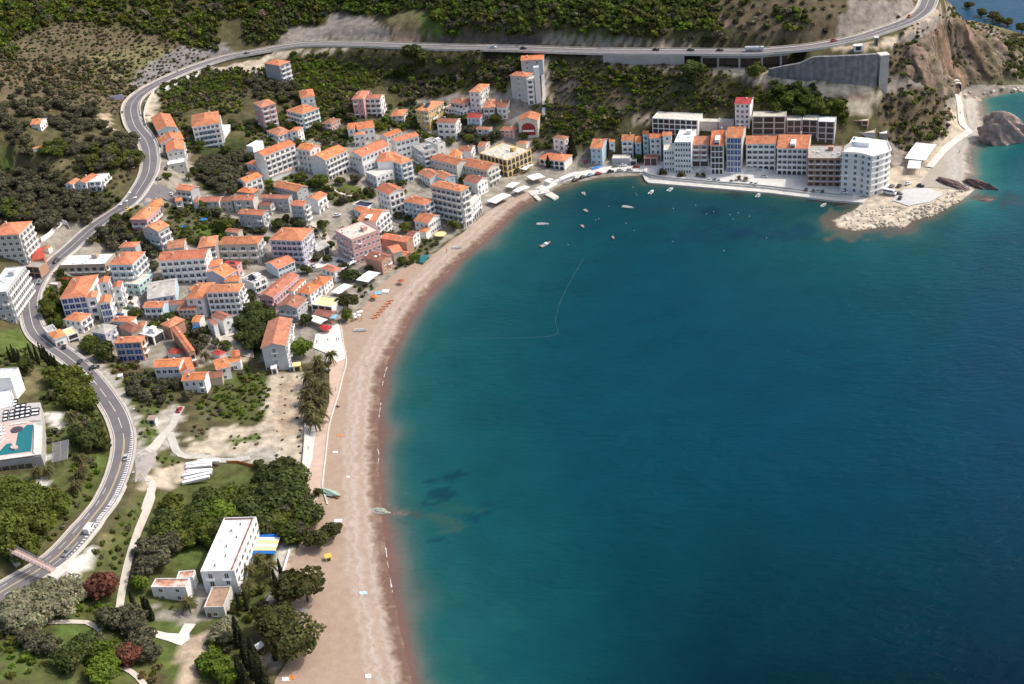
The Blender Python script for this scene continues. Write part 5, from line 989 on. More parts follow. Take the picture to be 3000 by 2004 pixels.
E|2060,560|2180,575|2215,540|4|g|e|p|n|n|house|low faded roof hidden in the gardens below the wide grey house
M|250,945|520,985|640,905|5|h|d|O|n|n|house|orange hip roof under the thick olive trees right by the lowest courtyard cottage
B|2040,1335|2100,1350|2150,1300|4|g|w|p|n|w|house|faded brown-orange roof tucked left of the ochre hotel
F|1500,545|1560,570|1610,530|3.5|h|w|O|n|n|house|small orange roof beside the beach cafe parasol
A|1960,1180|2050,1200|2110,1140|4|f|w|w|n|n|house|white flat terrace beside the tall blue-fronted apartment block|bare
K|118,762|405,762|470,690|6|f|w|R|w2|n|house|white house with a rust-stained terracotta flat roof left of the flat white hotel|bare
K|330,690|465,680|500,620|5|f|w|R|n|n|house|low rust-roofed link building between the rust-stained house and the flat white hotel|bare
K|555,935|720,925|785,755|4.5|f|e|t|w1|n|house|low annexe with a ribbed grey roof in front of the flat white hotel|bare
K|524,642|810,626|992,180|9.5|f|w|w|w2|W8|hotel|long three-storey hotel with a bright white flat roof beside the beach pines|bare"""
for _l in TABLE.split('\n'): house(_l)
for o in bpy.data.objects:
    if o.get("label", "").startswith("tall white apartment block with a bright blue"):
        for ch in list(o.children):
            if ch.name.startswith("wall"): ch.data = ch.data.copy(); w_ = ch
        pm = MB(); b = max(v.co.x for v in w_.data.vertices); y0 = min(v.co.y for v in w_.data.vertices); pm.box(-b * .55, b * .45, y0 - .012, y0 + .05, 0, 12.2); pm.build("blue_panel", MWALL['B'], o)
    if o.get("label", "").startswith("pink gabled house with a deep red"):
        y0 = min(v.co.y for ch in o.children if ch.name.startswith("wall") for v in ch.data.vertices)
        n = 12; r = 4.0; P = [(-r, y0 - .03, 1.5), (r, y0 - .03, 1.5)] + [(r * math.cos(math.pi * i / n), y0 - .03, 6 + r * .75 * math.sin(math.pi * i / n)) for i in range(n + 1)]
        pm = MB(); pm.face(P); pm.build("arched_recess", nmat("deep_red", (.30, .05, .05), .9, .1, 1), o); inst("balcony", balcony_mesh(6.5, 1.2, 'w'), o, (0, y0, 4.2))
    if o.get("label", "").startswith("long three-storey hotel"):
        for ch in list(o.children):
            if ch.name.startswith("roof"):
                v = [q.co for q in ch.data.vertices]; x = max(q.x for q in v); y = max(q.y for q in v); z = max(q.z for q in v); e = MB(); e.box(x - 1.1, x - .75, -y, y, z, z + .25); e.box(-x, x - 1.1, y - .5, y - .2, z, z + .25); e.build("roof_edge", MROOF['b'], ch)
                for a, b_ in ((-.3,-.8),(.1,-.45),(-.1,-.1),(.3,.25),(-.2,.5),(.2,.75)): e = MB(); e.box(x * a - .2, x * a + .2, y * b_ - .2, y * b_ + .2, z, z + .7); e.build("roof_vent", M['metal'], ch)
# the white curved hotel at the right end of the quay
def poly_hotel():
    h = 22.0; base = pts('D', '682,1392 850,1402 958,1432 1060,1405 1125,1375 1092,1278 786,1242')
    PB = ground(*base[2], up=h); zE = PB[2]; W_ = [at_z(x, y, zE)[:2] for x, y in base]; c = sum(W_) / len(W_); zb = zE - h
    root = empty("hotel", (c[0], c[1], zb)); tag(root, "white seven-storey hotel with wavy balcony bands and a rooftop pool at the quay's end", "hotel"); L = [tuple(p - c) for p in W_]
    FOOT.append((c[0], c[1], 1, 0, 17, 14, zE))
    mb = MB(); mb.prism(L, -2, h - .6); mb.build("wall", MWALL['w'], root); rm = MB(); S_ = [(p[0] * .97, p[1] * .97) for p in L]; rm.prism(S_, h - .6, h - .5); rf = rm.build("roof", MROOF['w'], root)
    for nm, q, zt, mt in (("roof_pool", '790,1252 920,1262 912,1282 775,1272', .12, 'poolw'), ("roof_terrace", '700,1330 780,1285 770,1340 690,1370', .05, 'conc'), ("stair_hut", '800,1290 920,1296 930,1345 800,1335', 2.4, 'white')):
        Q = [at_z(x, y, zE)[:2] - c for x, y in pts('D', q)]
        if sum(Q[i][0] * Q[(i + 1) % 4][1] - Q[(i + 1) % 4][0] * Q[i][1] for i in range(4)) < 0: Q = Q[::-1]
        m_ = MB(); m_.prism([tuple(p) for p in Q], h - .5, h - .5 + zt); m_.build(nm, M[mt], rf)
    fh = h / 7
    for f in range(1, 8):
        bm_ = MB(); O = [(p[0] * (1.045 if i != 5 else 1.0), p[1] * (1.06 if i < 5 else 1.0)) for i, p in enumerate(L)]
        idx = [0, 1, 2, 3, 4, 5]
        for a, b in zip(idx[:-1], idx[1:]):
            P, Q = O[a], O[b]; p, q = L[a], L[b]
            V = [(p[0], p[1]), (q[0], q[1]), (Q[0], Q[1]), (P[0], P[1])]
            if sum(V[i][0] * V[(i + 1) % 4][1] - V[(i + 1) % 4][0] * V[i][1] for i in range(4)) < 0: V = V[::-1]
            bm_.prism(V, f * fh - .35, f * fh + .30)
        bm_.build("balcony_band", MWALL['w'], root)
    for a in range(5):
        p, q = np.array(L[a]), np.array(L[a + 1]); e = q - p; ln = np.hypot(*e); rz = math.atan2(e[1], e[0]); n = max(1, int(ln / 3.6))
        for f in range(7):
            for k in range(n):
                m = p + e * (k + .5) / n; inst("window", window_mesh('w', 1.3, 1.5), root, (m[0], m[1], f * fh + .75), (0, 0, rz))
M['poolw'] = nmat("pool_water", (.012, .155, .165), .08, .08, .8, spec=.6)
poly_hotel()
# ------------------------------------------------------------------ plants
LEAFC = dict(broad=(.108,.130,.020), dark=(.080,.096,.023), olive=(.118,.112,.064), pine=(.086,.088,.024), cypress=(.038,.042,.018), red=(.165,.066,.042), pale=(.30,.29,.175), palm=(.105,.096,.034), bright=(.125,.172,.018), dry=(.19,.155,.09), hill=(.098,.094,.040), bronze=(.145,.105,.042))
def leaf_extra(n, l, b, tc, hs):
    tr = n.new("ShaderNodeBsdfTranslucent"); mx = n.new("ShaderNodeMixShader"); mx.inputs[0].default_value = .38; out = n["Material Output"]; h2 = n.new("ShaderNodeHueSaturation"); h2.inputs["Value"].default_value = 1.25; l.new(hs.outputs[0], h2.inputs["Color"]); l.new(h2.outputs[0], tr.inputs[0])
    l.new(b.outputs[0], mx.inputs[1]); l.new(tr.outputs[0], mx.inputs[2]); l.new(mx.outputs[0], out.inputs[0])
M['leaf'] = nmat("leaves", (0, 0, 0), .7, .22, .8, .16, attr="Col", spec=.25, extra=leaf_extra)
M['leafmass'] = nmat("leaf_mass", (0, 0, 0), .75, .30, .12, attr="Col", spec=.2, extra=leaf_extra)
def leaves_for(kind, n, seed, size=.2):
    """leaf clumps on a lumpy crown of radius about 1, centre height 0; returns verts (n*4,3) and brightness (n*4)"""
    r = np.random.default_rng(seed)
    if kind == 'cypress':
        t = r.random(n); z = -1 + 2 * t; rad = .33 * np.clip(1.08 - t, 0, 1) ** .75 * np.clip(t * 7 + .4, 0, 1); a = r.random(n) * 2 * np.pi; rad = rad * (.75 + .35 * r.random(n))
        C = np.stack([rad * np.cos(a), rad * np.sin(a), z], 1); Nn = np.stack([np.cos(a), np.sin(a), .35 * np.ones(n)], 1); bright = .75 + .5 * r.random(n); size *= .6
    else:
        k = dict(olive=9, pine=12, bush=5, pale=11).get(kind, 11); flat = dict(pine=.55, bush=.6, olive=.72).get(kind, .8)
        L = r.normal(size=(k, 3)); L /= np.linalg.norm(L, axis=1)[:, None]; L *= (.35 + .38 * r.random(k))[:, None]; L[:, 2] = L[:, 2] * flat; R = .34 + .26 * r.random(k); lb = .72 + .56 * r.random(k)
        i = r.integers(0, k, n); D = r.normal(size=(n, 3)); D[:, 2] = D[:, 2] * .9 + .25; D /= np.linalg.norm(D, axis=1)[:, None]
        C = L[i] + D * (R[i] * (.78 + .32 * r.random(n)))[:, None] * [1, 1, flat + .1]; Nn = D; bright = lb[i] * (.8 + .4 * r.random(n))
    Nn = Nn + r.normal(size=(n, 3)) * .45; Nn /= np.linalg.norm(Nn, axis=1)[:, None]
    U = np.cross(Nn, r.normal(size=(n, 3))); U /= np.linalg.norm(U, axis=1)[:, None]; Vv = np.cross(Nn, U); s = size * (.65 + .7 * r.random(n))[:, None]
    Q = np.stack([C - U * s - Vv * s * .7, C + U * s * .8 - Vv * s, C + U * s + Vv * s * .8, C - U * s * .7 + Vv * s], 1)
    return Q.reshape(-1, 3), np.repeat(bright, 4)
_tm = {}
def tree_meshes(kind, var):
    k = (kind, var)
    if k in _tm: return _tm[k]
    sh = {'dark': 'broad', 'bright': 'broad', 'red': 'broad', 'bronze': 'bush', 'dry': 'bush'}.get(kind, kind); n = {'cypress': 700, 'olive': 900, 'pine': 1700, 'bush': 150, 'palm': 0}.get(sh, 1300)
    r = random.Random(hash((kind, var)) % 1000 if False else var * 17 + len(kind))
    base = np.array(LEAFC[kind])
    if kind == 'palm':
        mb = MB(); cols = []
        for i in range(64):
            a = r.random() * 6.283; up = r.uniform(-.55, 1.15); ln = r.uniform(.8, 1.05); w = .11; P = []
            for j in range(5):
                t = j / 4; rr = ln * t * math.cos(up * (1 - .3 * t)); z = ln * (math.sin(up) * t - .75 * t * t * (.6 + .4 * math.cos(up)))
                for s in (-1, 1): P.append((rr * math.cos(a) - s * w * (1 - t * .75) * math.sin(a), rr * math.sin(a) + s * w * (1 - t * .75) * math.cos(a), z + (0 if s < 0 else .03)))
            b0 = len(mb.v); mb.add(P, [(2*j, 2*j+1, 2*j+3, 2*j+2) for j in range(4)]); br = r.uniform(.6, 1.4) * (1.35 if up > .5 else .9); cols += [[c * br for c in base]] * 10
        crown = mb.mesh("crown", M['leaf']); cols = np.array(cols)
        a = crown.color_attributes.new("Col", 'FLOAT_COLOR', 'POINT'); a.data.foreach_set("color", np.column_stack([cols, np.ones(len(cols))]).astype(np.float32).ravel())
    else:
        V, b = leaves_for(sh, n, var * 31 + len(kind) * 7, {'olive': .095, 'pine': .074, 'bush': .24}.get(sh, .088)); tint = np.random.default_rng(var).normal(0, .06, (len(b) // 4, 3)).repeat(4, 0)
        crown = np_mesh("crown", V, np.arange(len(V)).reshape(-1, 4), M['leaf'], np.clip(base * b[:, None] * (1 + tint), .002, 1), smooth=False)
    tr = MB(); th = .09 if kind not in ('palm', 'cypress') else .07
    if kind == 'palm': tr.tube((0, 0, -1.4), (.05, .02, .05), .10, .085, 7)
    else:
        tr.tube((0, 0, -2.2), (r.uniform(-.08, .08), r.uniform(-.08, .08), -.45), th * 1.5, th, 7)
        for q in range(4):
            a = q * 1.6 + r.random(); tr.tube((0, 0, -.7), (.5 * math.cos(a), .5 * math.sin(a), .1 + .2 * r.random()), th * .7, th * .25, 5)
    _tm[k] = (crown, tr.mesh("trunk", M['wood'])); return _tm[k]
NAMES = dict(broad='broadleaf_tree', dark='broadleaf_tree', bright='broadleaf_tree', olive='olive_tree', pine='pine_tree', cypress='cypress_tree', red='red_leaved_tree', pale='blossoming_tree', palm='palm_tree', bush='bush')
TREES = 0; TPOS = []
def plant(kind, x, y, h, label, group=None, wide=1.0, nm=None):
    global TREES
    TREES += 1; var = random.randrange(4); crown, trunk = tree_meshes(kind, var); z = zg(x, y); TPOS.append((x, y, h * .4))
    t = empty(nm or NAMES[kind], (x, y, z), random.random() * 6.28); tag(t, label, 'tree' if nm else {'palm': 'palm tree', 'cypress': 'cypress', 'pine': 'pine tree', 'olive': 'olive tree'}.get(kind, 'tree'), group)
    if kind == 'cypress': s = (h * .5 * wide * .62, h * .5 * wide * .62, h * .5); cz = h * .52
    elif kind == 'palm': s = (h * .50 * wide,) * 3; s = (s[0], s[1], s[0]); cz = h * .68
    else: s = (h * .5 * wide, h * .5 * wide, h * .44); cz = h * .52
    inst("crown", crown, t, (0, 0, cz), (0, 0, 0), s)
    ts = cz / 2.2 if kind not in ('palm',) else cz / 1.4
    inst("trunk", trunk, t, (0, 0, cz), (0, 0, 0), (h * (.25 if kind != 'palm' else .32), h * (.25 if kind != 'palm' else .32), ts))
    return t
def tree_px(kind, crop, text, h, label, group=None, wide=1.0):
    for (x, y) in pts(crop, text):
        hh = h * random.uniform(.88, 1.12); p = ground(x, y, up=hh * (.52 if kind != 'palm' else .66)); plant(kind, p[0], p[1], hh, label, group, wide)
GPX = _projall(np.column_stack([GP, GZ])); _fb = np.array(FOOT)
def blocked(x, y, m=0.0):
    d = _fb[:, :2] - (x, y); u = np.abs(d[:, 0] * _fb[:, 2] + d[:, 1] * _fb[:, 3]); v = np.abs(-d[:, 0] * _fb[:, 3] + d[:, 1] * _fb[:, 2]); return bool(((u < _fb[:, 4] + m) & (v < _fb[:, 5] + m)).any())
_vis = None
def spots(crop, text, n, gap, lift=0.0, road=6.5, m=.3, seed=0):
    P_ = pts(crop, text); xs = [p[0] for p in P_]; ys = [p[1] for p in P_]; r = np.random.default_rng(seed + int(abs(xs[0] * 7 + ys[0])))
    G_ = GPX - [0, lift]; k = np.where((G_[:, 0] > min(xs)) & (G_[:, 0] < max(xs)) & (G_[:, 1] > min(ys)) & (G_[:, 1] < max(ys)) & _land & (_dh > road) & (_dc > 4))[0]
    if not len(k): return []
    k = k[inside(G_[k], P_)]; r.shuffle(k); out = []; cell = {}
    for i in k:
        x, y = GP[i] + r.uniform(-1.2, 1.2, 2); c = (int(x // gap), int(y // gap))
        if any((x - a) ** 2 + (y - b) ** 2 < gap * gap for dx in (-1, 0, 1) for dy in (-1, 0, 1) for a, b in cell.get((c[0] + dx, c[1] + dy), ())): continue
        if blocked(x, y, m): continue
        cell.setdefault(c, []).append((x, y)); out.append((x, y))
        if len(out) >= n: break
    return out
def grove(kind, crop, text, n, h, gap, label, group, lift=10, wide=1.0, m=1.0):
    for x, y in spots(crop, text, n, gap, lift=lift, m=m): plant(kind, x, y, h * random.uniform(.75, 1.25), label, group, wide)
_lv = {}
def mass(name, label, cat, items, nl=None):
    """one mesh of many merged crowns: items (x, y, radius, flat, kind, leaves)"""
    Vs = []; Cs = []; r = np.random.default_rng(len(items))
    for x, y, rad, flat, kind, n in items:
        n = nl or n
        v = int(r.integers(0, 6)); k = (kind == 'x', n, v)
        if k not in _lv: _lv[k] = leaves_for('broad', n, v * 13 + n, {True: .30}.get(n < 60, .24))
        V, b = _lv[k]; a = r.random() * 6.28; ca, sa = math.cos(a), math.sin(a); s = rad * r.uniform(.8, 1.2)
        W_ = np.stack([(V[:, 0] * ca - V[:, 1] * sa) * s, (V[:, 0] * sa + V[:, 1] * ca) * s, V[:, 2] * s * flat], 1) + [x, y, zg(x, y) + crag_up(x, y) + s * flat * .55]
        Vs.append(W_); c = np.array(LEAFC[kind]) * r.uniform(.7, 1.3) * (1 + r.normal(0, .07, 3)); Cs.append(np.clip(c * b[:, None], .002, 1))
    V = np.concatenate(Vs); C_ = np.concatenate(Cs)
    o = link(bpy.data.objects.new(name, np_mesh(name, V, np.arange(len(V)).reshape(-1, 4), M['leafmass'], C_, smooth=False))); tag(o, label, cat, kind="stuff"); return o
def pick(w): return random.choices([k for k, _ in w], [a for _, a in w])[0]
W1 = [('broad', 4), ('dark', 4), ('bright', 1.6), ('olive', 1)]; W2 = [('dry', 3.0), ('hill', 3.0), ('dark', 1.2), ('broad', .8), ('olive', 1.6)]; W3 = [('broad', 3), ('bright', 1.5), ('dark', 2), ('dry', 1.2), ('olive', 1)]; W4 = [('olive', 5), ('dark', 1.4), ('broad', 1)]
def fill(spec, n_leaf=70):
    out = []
    for crop, text, n, gap, r0, r1, flat, wt in spec:
        for x, y in spots(crop, text, n, gap, m=.2): out.append((x, y, random.uniform(r0, r1), flat, pick(wt), n_leaf))
    return out
mass("woodland", "dense green woodland covering the mountainside above the highway", "woodland", fill([
 ('X','0,-160 1100,-160 1100,0 640,60 640,150 430,110 330,70 180,60 0,130',1125,2.99,2.2,3.6,.8,W1),
 ('B','-120,-300 2348,-300 2348,330 1720,300 1600,90 1480,60 1300,120 1000,140 690,90 600,210 300,240 150,380 -100,400',1375,2.82,2.2,3.8,.85,W1),
 ('C','0,-400 1700,-400 1850,100 1950,390 1700,380 1300,310 1000,330 700,290 330,270 0,300',1375,2.90,2.2,3.8,.85,W1), ('C','1600,-200 2348,-200 2348,380 1950,380',325,4.84,1.6,3.0,.8,W2),
 ('D','100,80 370,90 380,250 200,330 80,220',75,3.17,2,3.2,.85,W1), ('D','0,-300 1000,-300 800,0 700,60 600,300 300,380 0,400',200,5.28,1,2.2,.8,W2), ('A','0,330 170,480 150,560 0,560',62,2.99,2,3.4,.8,W1)]), 84)
mass("scrubland", "low dry brown and green scrub scattered over the slope left of the hairpin", "scrub", fill([
 ('X','0,130 180,60 330,70 430,110 640,150 505,215 400,260 370,345 240,310 120,250 0,260',2700,1.66,.5,1.5,.6,W2), ('A','0,560 1200,560 1250,850 1000,900 450,790 0,740',900,2.16,1,2.2,.7,W2)], 44))
mass("thicket", "thick green bushes on the slope between the upper highway and the hillside houses", "bushes", fill([
 ('B','330,510 900,470 1330,500 1220,700 1100,800 880,820 800,760 560,1000 380,800 330,700',728,1.95,1.2,2.4,.8,[('broad',4),('bright',2),('dark',1.5)]),
 ('A','1480,880 1850,700 2150,650 2348,700 2348,800 2050,800 2000,960 1750,1000 1640,1050 1560,1030',420,2.21,1.2,2.5,.8,W3), ('B','0,730 330,730 400,900 150,900 0,860',112,2.55,1.6,2.8,.8,W4),
 ('B','1500,520 2348,470 2348,660 2260,880 2150,750 1960,740 1780,860 1600,880 1480,890 1250,860 1240,700 1330,620',588,2.46,1.8,3.2,.8,[('olive',4),('dark',3),('broad',2)]),
 ('B','560,950 880,880 900,1090 1130,1080 1200,1130 1420,1040 1450,1180 1300,1180 1100,1080 830,1110 780,1080 600,1060',237,2.38,1.2,2.6,.8,W3), ('B','470,1180 830,1200 900,1300 850,1340 620,1370 560,1290 450,1160',210,2.38,1.2,2.6,.8,W3),
 ('B','1880,1180 2010,1200 2200,1220 2200,1290 2050,1350 1900,1290',125,2.21,1.4,2.4,.8,W4), ('C','0,500 90,480 90,650 0,650',42,2.55,1.8,3,.8,W1)], 66), 66)
mass("hillside_bushes", "mixed green and dry bushes on the steep hillside right of the lift shaft", "bushes", fill([
 ('C','340,500 700,500 900,590 1250,640 1180,760 880,760 800,1000 560,1000 600,720 420,760 400,860',627,1.87,1,2.4,.8,W3), ('C','400,950 560,1000 800,1000 1150,1000 1100,1150 1250,1190 850,1250 740,1290 560,1330 520,1240 340,1200 330,1100',684,1.80,1.1,2.5,.8,W3),
 ('C','880,740 1250,640 1560,690 1560,800 1400,850 1900,860 2050,760 2040,1000 1900,1010 1700,1060 1500,1000 1250,1000 1100,900',722,1.87,1,2.5,.8,W3), ('C','2050,800 2150,740 2348,860 2348,1000 2220,1000 2060,880',114,2.16,1.3,2.6,.8,W1),
 ('C','100,1360 370,1330 380,1420 260,1400 120,1340',57,1.87,1.4,2.4,.8,W1), ('D','0,760 100,780 450,820 520,920 740,950 760,1080 700,1150 620,1080 450,1050 170,1030 0,1000',456,1.87,1.6,3.0,.9,W1)], 66), 66)
mass("headland_scrub", "olive green and brown scrub clinging to the rocky headland at the right", "scrub", fill([
 ('D','1080,480 1300,380 1500,420 1560,520 1480,760 1280,730 1090,760',260,2.10,1,2.4,.8,W2), ('D','970,940 1100,850 1500,790 1620,900 1700,1100 1620,1270 1450,1290 1280,1400 1110,1320 1100,1180 1000,1150',840,1.75,.9,2.2,.85,[('dry',3),('dark',2),('broad',2),('olive',2)]),
 ('D','1560,120 1700,60 1850,200 1900,280 1800,260 1640,200',100,2.10,.9,1.9,.8,W3), ('D','1850,180 2348,380 2348,430 2150,300 1800,150',140,2.10,.7,1.6,.7,W2), ('D','1640,480 1850,480 1860,640 1700,640',80,2.10,.9,1.8,.8,W2), ('D','2150,420 2348,380 2348,740 2200,740',140,1.96,1.2,2.6,.9,[('dark',3),('olive',1)]), ('D','1150,150 1700,60 2348,380 2348,740 1800,800 1500,800 1250,500',480,2.3,.7,1.5,.7,W2)], 60), 60)
mass("garden_shrubbery", "patchwork of garden shrubs between the town houses", "shrubs", fill([
 ('X','330,580 470,620 520,740 420,760 330,720 260,700',90,2.6,1,2.2,.8,W4), ('X','480,610 560,600 640,640 720,650 800,640 780,680 560,720 500,690',110,2.5,1,2.1,.8,W3), ('X','700,370 1000,300 1250,310 1400,300 1350,370 1000,400 760,430',160,2.7,1,2.3,.8,W3),
 ('F','200,70 330,30 520,70 700,160 640,240 480,170 300,120',60,2.2,.7,1.4,.7,W3), ('F','640,170 1080,170 1090,250 860,300 760,330 680,260',80,2.6,1,2.2,.8,W3), ('F','0,490 330,470 420,440 430,500 200,560 0,560',50,2.5,.9,2,.8,W3), ('F','430,520 620,520 640,650 520,620',30,2.4,.8,1.6,.8,W3), ('X','1560,250 1650,330 1640,430 1560,430',40,2.8,1.2,2.4,.8,W1),
 ('X','60,930 110,1010 200,960 230,860 190,790 130,860',45,2.6,1.2,2.4,.8,W3), ('X','400,900 520,1000 480,1080 560,1060 620,960 560,930',60,2.6,1,2.2,.8,W4), ('Q','1020,1200 1110,1180 1130,1290 1030,1300',18,2,.7,1.2,.6,W3), ('E','1170,1180 1260,1180 1180,1290 1100,1260',16,2.4,.9,1.8,.8,W3), ('X','2330,575 2350,575 2350,580',2,2,1,1,1,W3),
 ('C','930,1390 1090,1380 1080,1450 930,1440',16,2.2,.8,1.5,.8,W4), ('C','700,1380 760,1380 760,1460 720,1460',10,2,1,1.6,.9,[('dark',1)]), ('F','1280,860 1560,640 1700,650 1480,850 1200,920',50,2.4,.8,1.8,.8,W3), ('F','920,1060 1110,1060 1000,1160 930,1180',14,2.3,.9,1.7,.8,W1)], 60), 60)
mass("roadside_shrubbery", "low shrubs and long grass beside the lower highway and around the empty plot", "shrubs", fill([
 ('H','1080,330 1400,280 1650,400 1500,640 1360,690 1300,640 1130,450',110,2.2,.8,1.7,.8,W4), ('H','1000,150 1280,170 1290,240 1060,300',26,2.2,.9,1.8,.8,[('bronze',1),('broad',1)]), ('H','1280,700 1420,760 1430,860 1300,900',26,2,.6,1.1,.7,W3), ('H','1430,1060 1640,1080 1700,1110 1450,1170',24,2,.6,1.1,.7,W3),
 ('I','360,560 440,430 600,350 820,380 830,480 780,800 700,830 370,800',230,1.9,.7,1.5,.8,[('broad',4),('bright',3),('dark',1),('dry',.7)]), ('I','150,850 330,870 300,1000 180,980',24,2.2,.6,1.2,.7,[('dry',2),('bronze',1)]), ('I','480,940 760,900 760,980 500,1040',22,2,.5,1,.6,W3), ('I','220,590 360,580 360,800 260,790',26,2.2,.8,1.5,.8,W3), ('I','850,430 1090,420 1090,1200 900,1150',46,4.2,.35,.8,.6,W2),
 ('J','900,300 1200,0 1220,60 1000,640 720,610',300,1.6,.7,1.4,.8,W3), ('J','330,100 640,0 800,0 450,430 330,470 200,560',90,2.2,.8,1.6,.8,W3), ('H','700,840 820,1000 960,1240 880,1390 800,1300 640,1200 640,900',90,2.3,.8,1.8,.8,W3), ('H','830,560 1060,800 1060,1000 980,1040 720,1000 700,720',90,2.3,1,2,.8,[('olive',2),('dark',2),('broad',2)]), ('H','380,480 560,520 620,640 560,600 400,620',20,2.4,.9,1.6,.8,W3), ('H','400,800 590,820 620,900 460,960 400,900',24,2.2,.9,1.7,.8,W4),
 ('J','0,1020 180,1080 200,1300 440,1290 480,1200 640,1260 560,1400 320,1400 240,1500 0,1568',80,2.5,.8,1.8,.8,W3), ('J','600,800 860,840 1000,960 860,1080 620,1000',60,2.2,.9,1.7,.8,[('broad',2),('bright',2)]), ('J','700,1180 960,1200 980,1400 780,1568 720,1500',50,2.3,.9,1.8,.8,W3), ('J','1180,1450 1340,1450 1320,1568 1200,1568',18,2.3,.8,1.5,.8,[('bronze',1),('broad',1)]),
 ('K','880,640 1130,640 1130,740 1010,770',20,2.2,.9,1.8,.8,[('broad',2),('bright',2)]), ('K','740,900 1100,760 1100,880 960,1040 840,1040',46,2.2,1,2,.9,W1), ('K','240,860 350,850 330,970 240,960',12,1.9,.8,1.5,.8,W3), ('K','560,1200 720,1100 780,1250 640,1568 520,1500',50,2.3,.9,1.9,.8,W3), ('H','0,100 200,60 260,250 180,400 160,250 0,200',36,2.4,.9,1.8,.8,W3)], 60), 60)
mass("slope_thicket", "thick mixed bushes between the hairpin houses and the hillside apartment houses", "bushes", fill([
 ('X','470,250 600,205 720,205 1040,220 1060,290 960,300 860,300 740,240 700,330 640,335 560,300 545,340 560,450 520,470 480,300',900,2.1,1.0,2.2,.8,[('broad',3),('olive',3),('dark',2),('bright',1)]), ('X','0,430 330,420 420,420 400,520 260,600 0,640',260,3.0,.8,1.7,.7,W4), ('X','1240,150 1540,165 1540,240 1300,260 1240,240',160,2.3,1.0,2.2,.8,W1), ('C','340,480 760,500 1560,620 2000,650 2040,900 1900,1000 1100,1250 600,1330 380,1200',700,2.2,.7,1.6,.8,W3)], 60), 60)
# single trees worth pointing at
tree_px('dark','C','1660,650',17,"large dark round tree with a long shadow below the highway viaduct")
tree_px('broad','C','2230,640',10,"loose light green tree with a leaning trunk in front of the viaduct columns")
tree_px('dark','B','1440,490',15,"dark round-crowned tree reaching over the edge of the upper highway")
tree_px('broad','B','1340,630',9,"round green tree left below the dark tree at the highway edge")
tree_px('bright','I','1100,190',8,"round bright green tree right of the big old stone house",wide=1.15)
tree_px('pine','K','1390,740',13,"large round pine standing alone on the beach sand",wide=1.25); tree_px('pine','K','1190,1010',9,"smaller pine between the grey beach pergola and the garden wall",wide=1.2); tree_px('dark','K','1330,310',6,"dark tree above the sandy path left of the two small pines",wide=1.2)
tree_px('pine','K','1500,360',8,"lower of two pines on the sand beside the yellow kiosk stand",wide=1.2); tree_px('pine','K','1620,290',7,"upper small pine on the sand beside the curved beach wall")
tree_px('pine','K','1090,1040',11,"pine left of the grey beach pergola"); tree_px('pine','K','1285,1190',11.5,"wide pine right of the white tent",wide=1.2)
tree_px('red','J','840,740',8,"big rust-red tree beside the footbridge abutment",wide=1.25); tree_px('red','J','1080,1320',6,"smaller rust-red tree below the grey olive trees",wide=1.2)
tree_px('bright','J','1150,730',6,"bright green round tree by the dirt path"); tree_px('bright','M','810,800',5.5,"bright green tree beside the courtyard hotel")
tree_px('broad','N','150,960',8,"dense green tree in front of the courtyard garden",wide=1.2); tree_px('dark','F','870,950',6,"dark green tree left of the white beach canopy",wide=1.2)
tree_px('pine','F','830,1180',8,"dark spreading pine at the edge of the beach bar",wide=1.3); tree_px('broad','F','830,1320',6,"light green tree at the back of the beach below the spreading pine")
tree_px('broad','F','1810,490',6.5,"light green round tree by the orange cafe parasol"); tree_px('broad','F','1380,510',6,"round green tree by the low orange beach roofs",wide=1.2); tree_px('bright','F','1330,810',5,"light green tree in front of the brick-walled house")
tree_px('bright','F','1440,800',4.5,"pale green tree by the blue beach tarpaulin"); tree_px('broad','O','1200,790',8,"big bushy green tree in the central gardens",wide=1.35); tree_px('dark','O','1910,740',6,"dark upright tree below the wide grey house")
tree_px('dark','I','1230,1400',3.4,"dark clipped bush tree above the beached green boat"); tree_px('bush' if False else 'dark','I','740,1160',4,"dark green bush tree at the edge of the beige plot",wide=1.4)
tree_px('broad','C','1160,1440',5,"green tree in front of the seafront cafe"); tree_px('dark','H','230,220',7,"pointed green conifer on the dry lawn above the pool"); tree_px('olive','I','140,580',5.5,"grey-green tree in front of the lowest white-walled house"); tree_px('broad','D','370,870',4,"low round bush under the high stained retaining wall")
g = "palm trees"
tree_px('palm','I','1330,250 1220,300 1250,370 1140,430 1200,490 1270,520 1130,570 1180,620 1240,640 1130,690 1170,740 1250,740 1200,800',7.5,"palm tree in the dense clump between the old stone house and the paved strip",g)
tree_px('palm','H','640,670 690,790 600,520 455,470',6,"palm in the hotel garden between the pool and the highway",g); tree_px('palm','H','330,1180 430,1170',5.5,"palm at the corner below the pool terrace",g); tree_px('palm','H','740,1070 730,1190 690,1310 490,1350',6.5,"palm in the row beside the lawn below the pool terrace",g)
tree_px('palm','K','420,880',7,"full round palm in front of the rust-roofed house",g); tree_px('palm','K','1090,265',6,"palm behind the striped awnings",g); tree_px('palm','K','1010,520 1090,580 935,620 915,745',6.5,"palm in the garden beside the flat white hotel",g)
tree_px('palm','I','280,250',6,"palm behind the lowest orange roofs above the field",g); tree_px('palm','L','1365,310 1395,320',5,"palm at the left end of the quay",g); tree_px('palm','L','1540,335 1565,340',4.5,"palm on the quay in front of the unfinished seafront block",g); tree_px('palm','L','1700,343 1750,343',4,"palm beside the blue covered boat on the quay",g); tree_px('palm','L','2080,370 2140,380',4.5,"palm on the quay in front of the wide arcaded hotel",g)
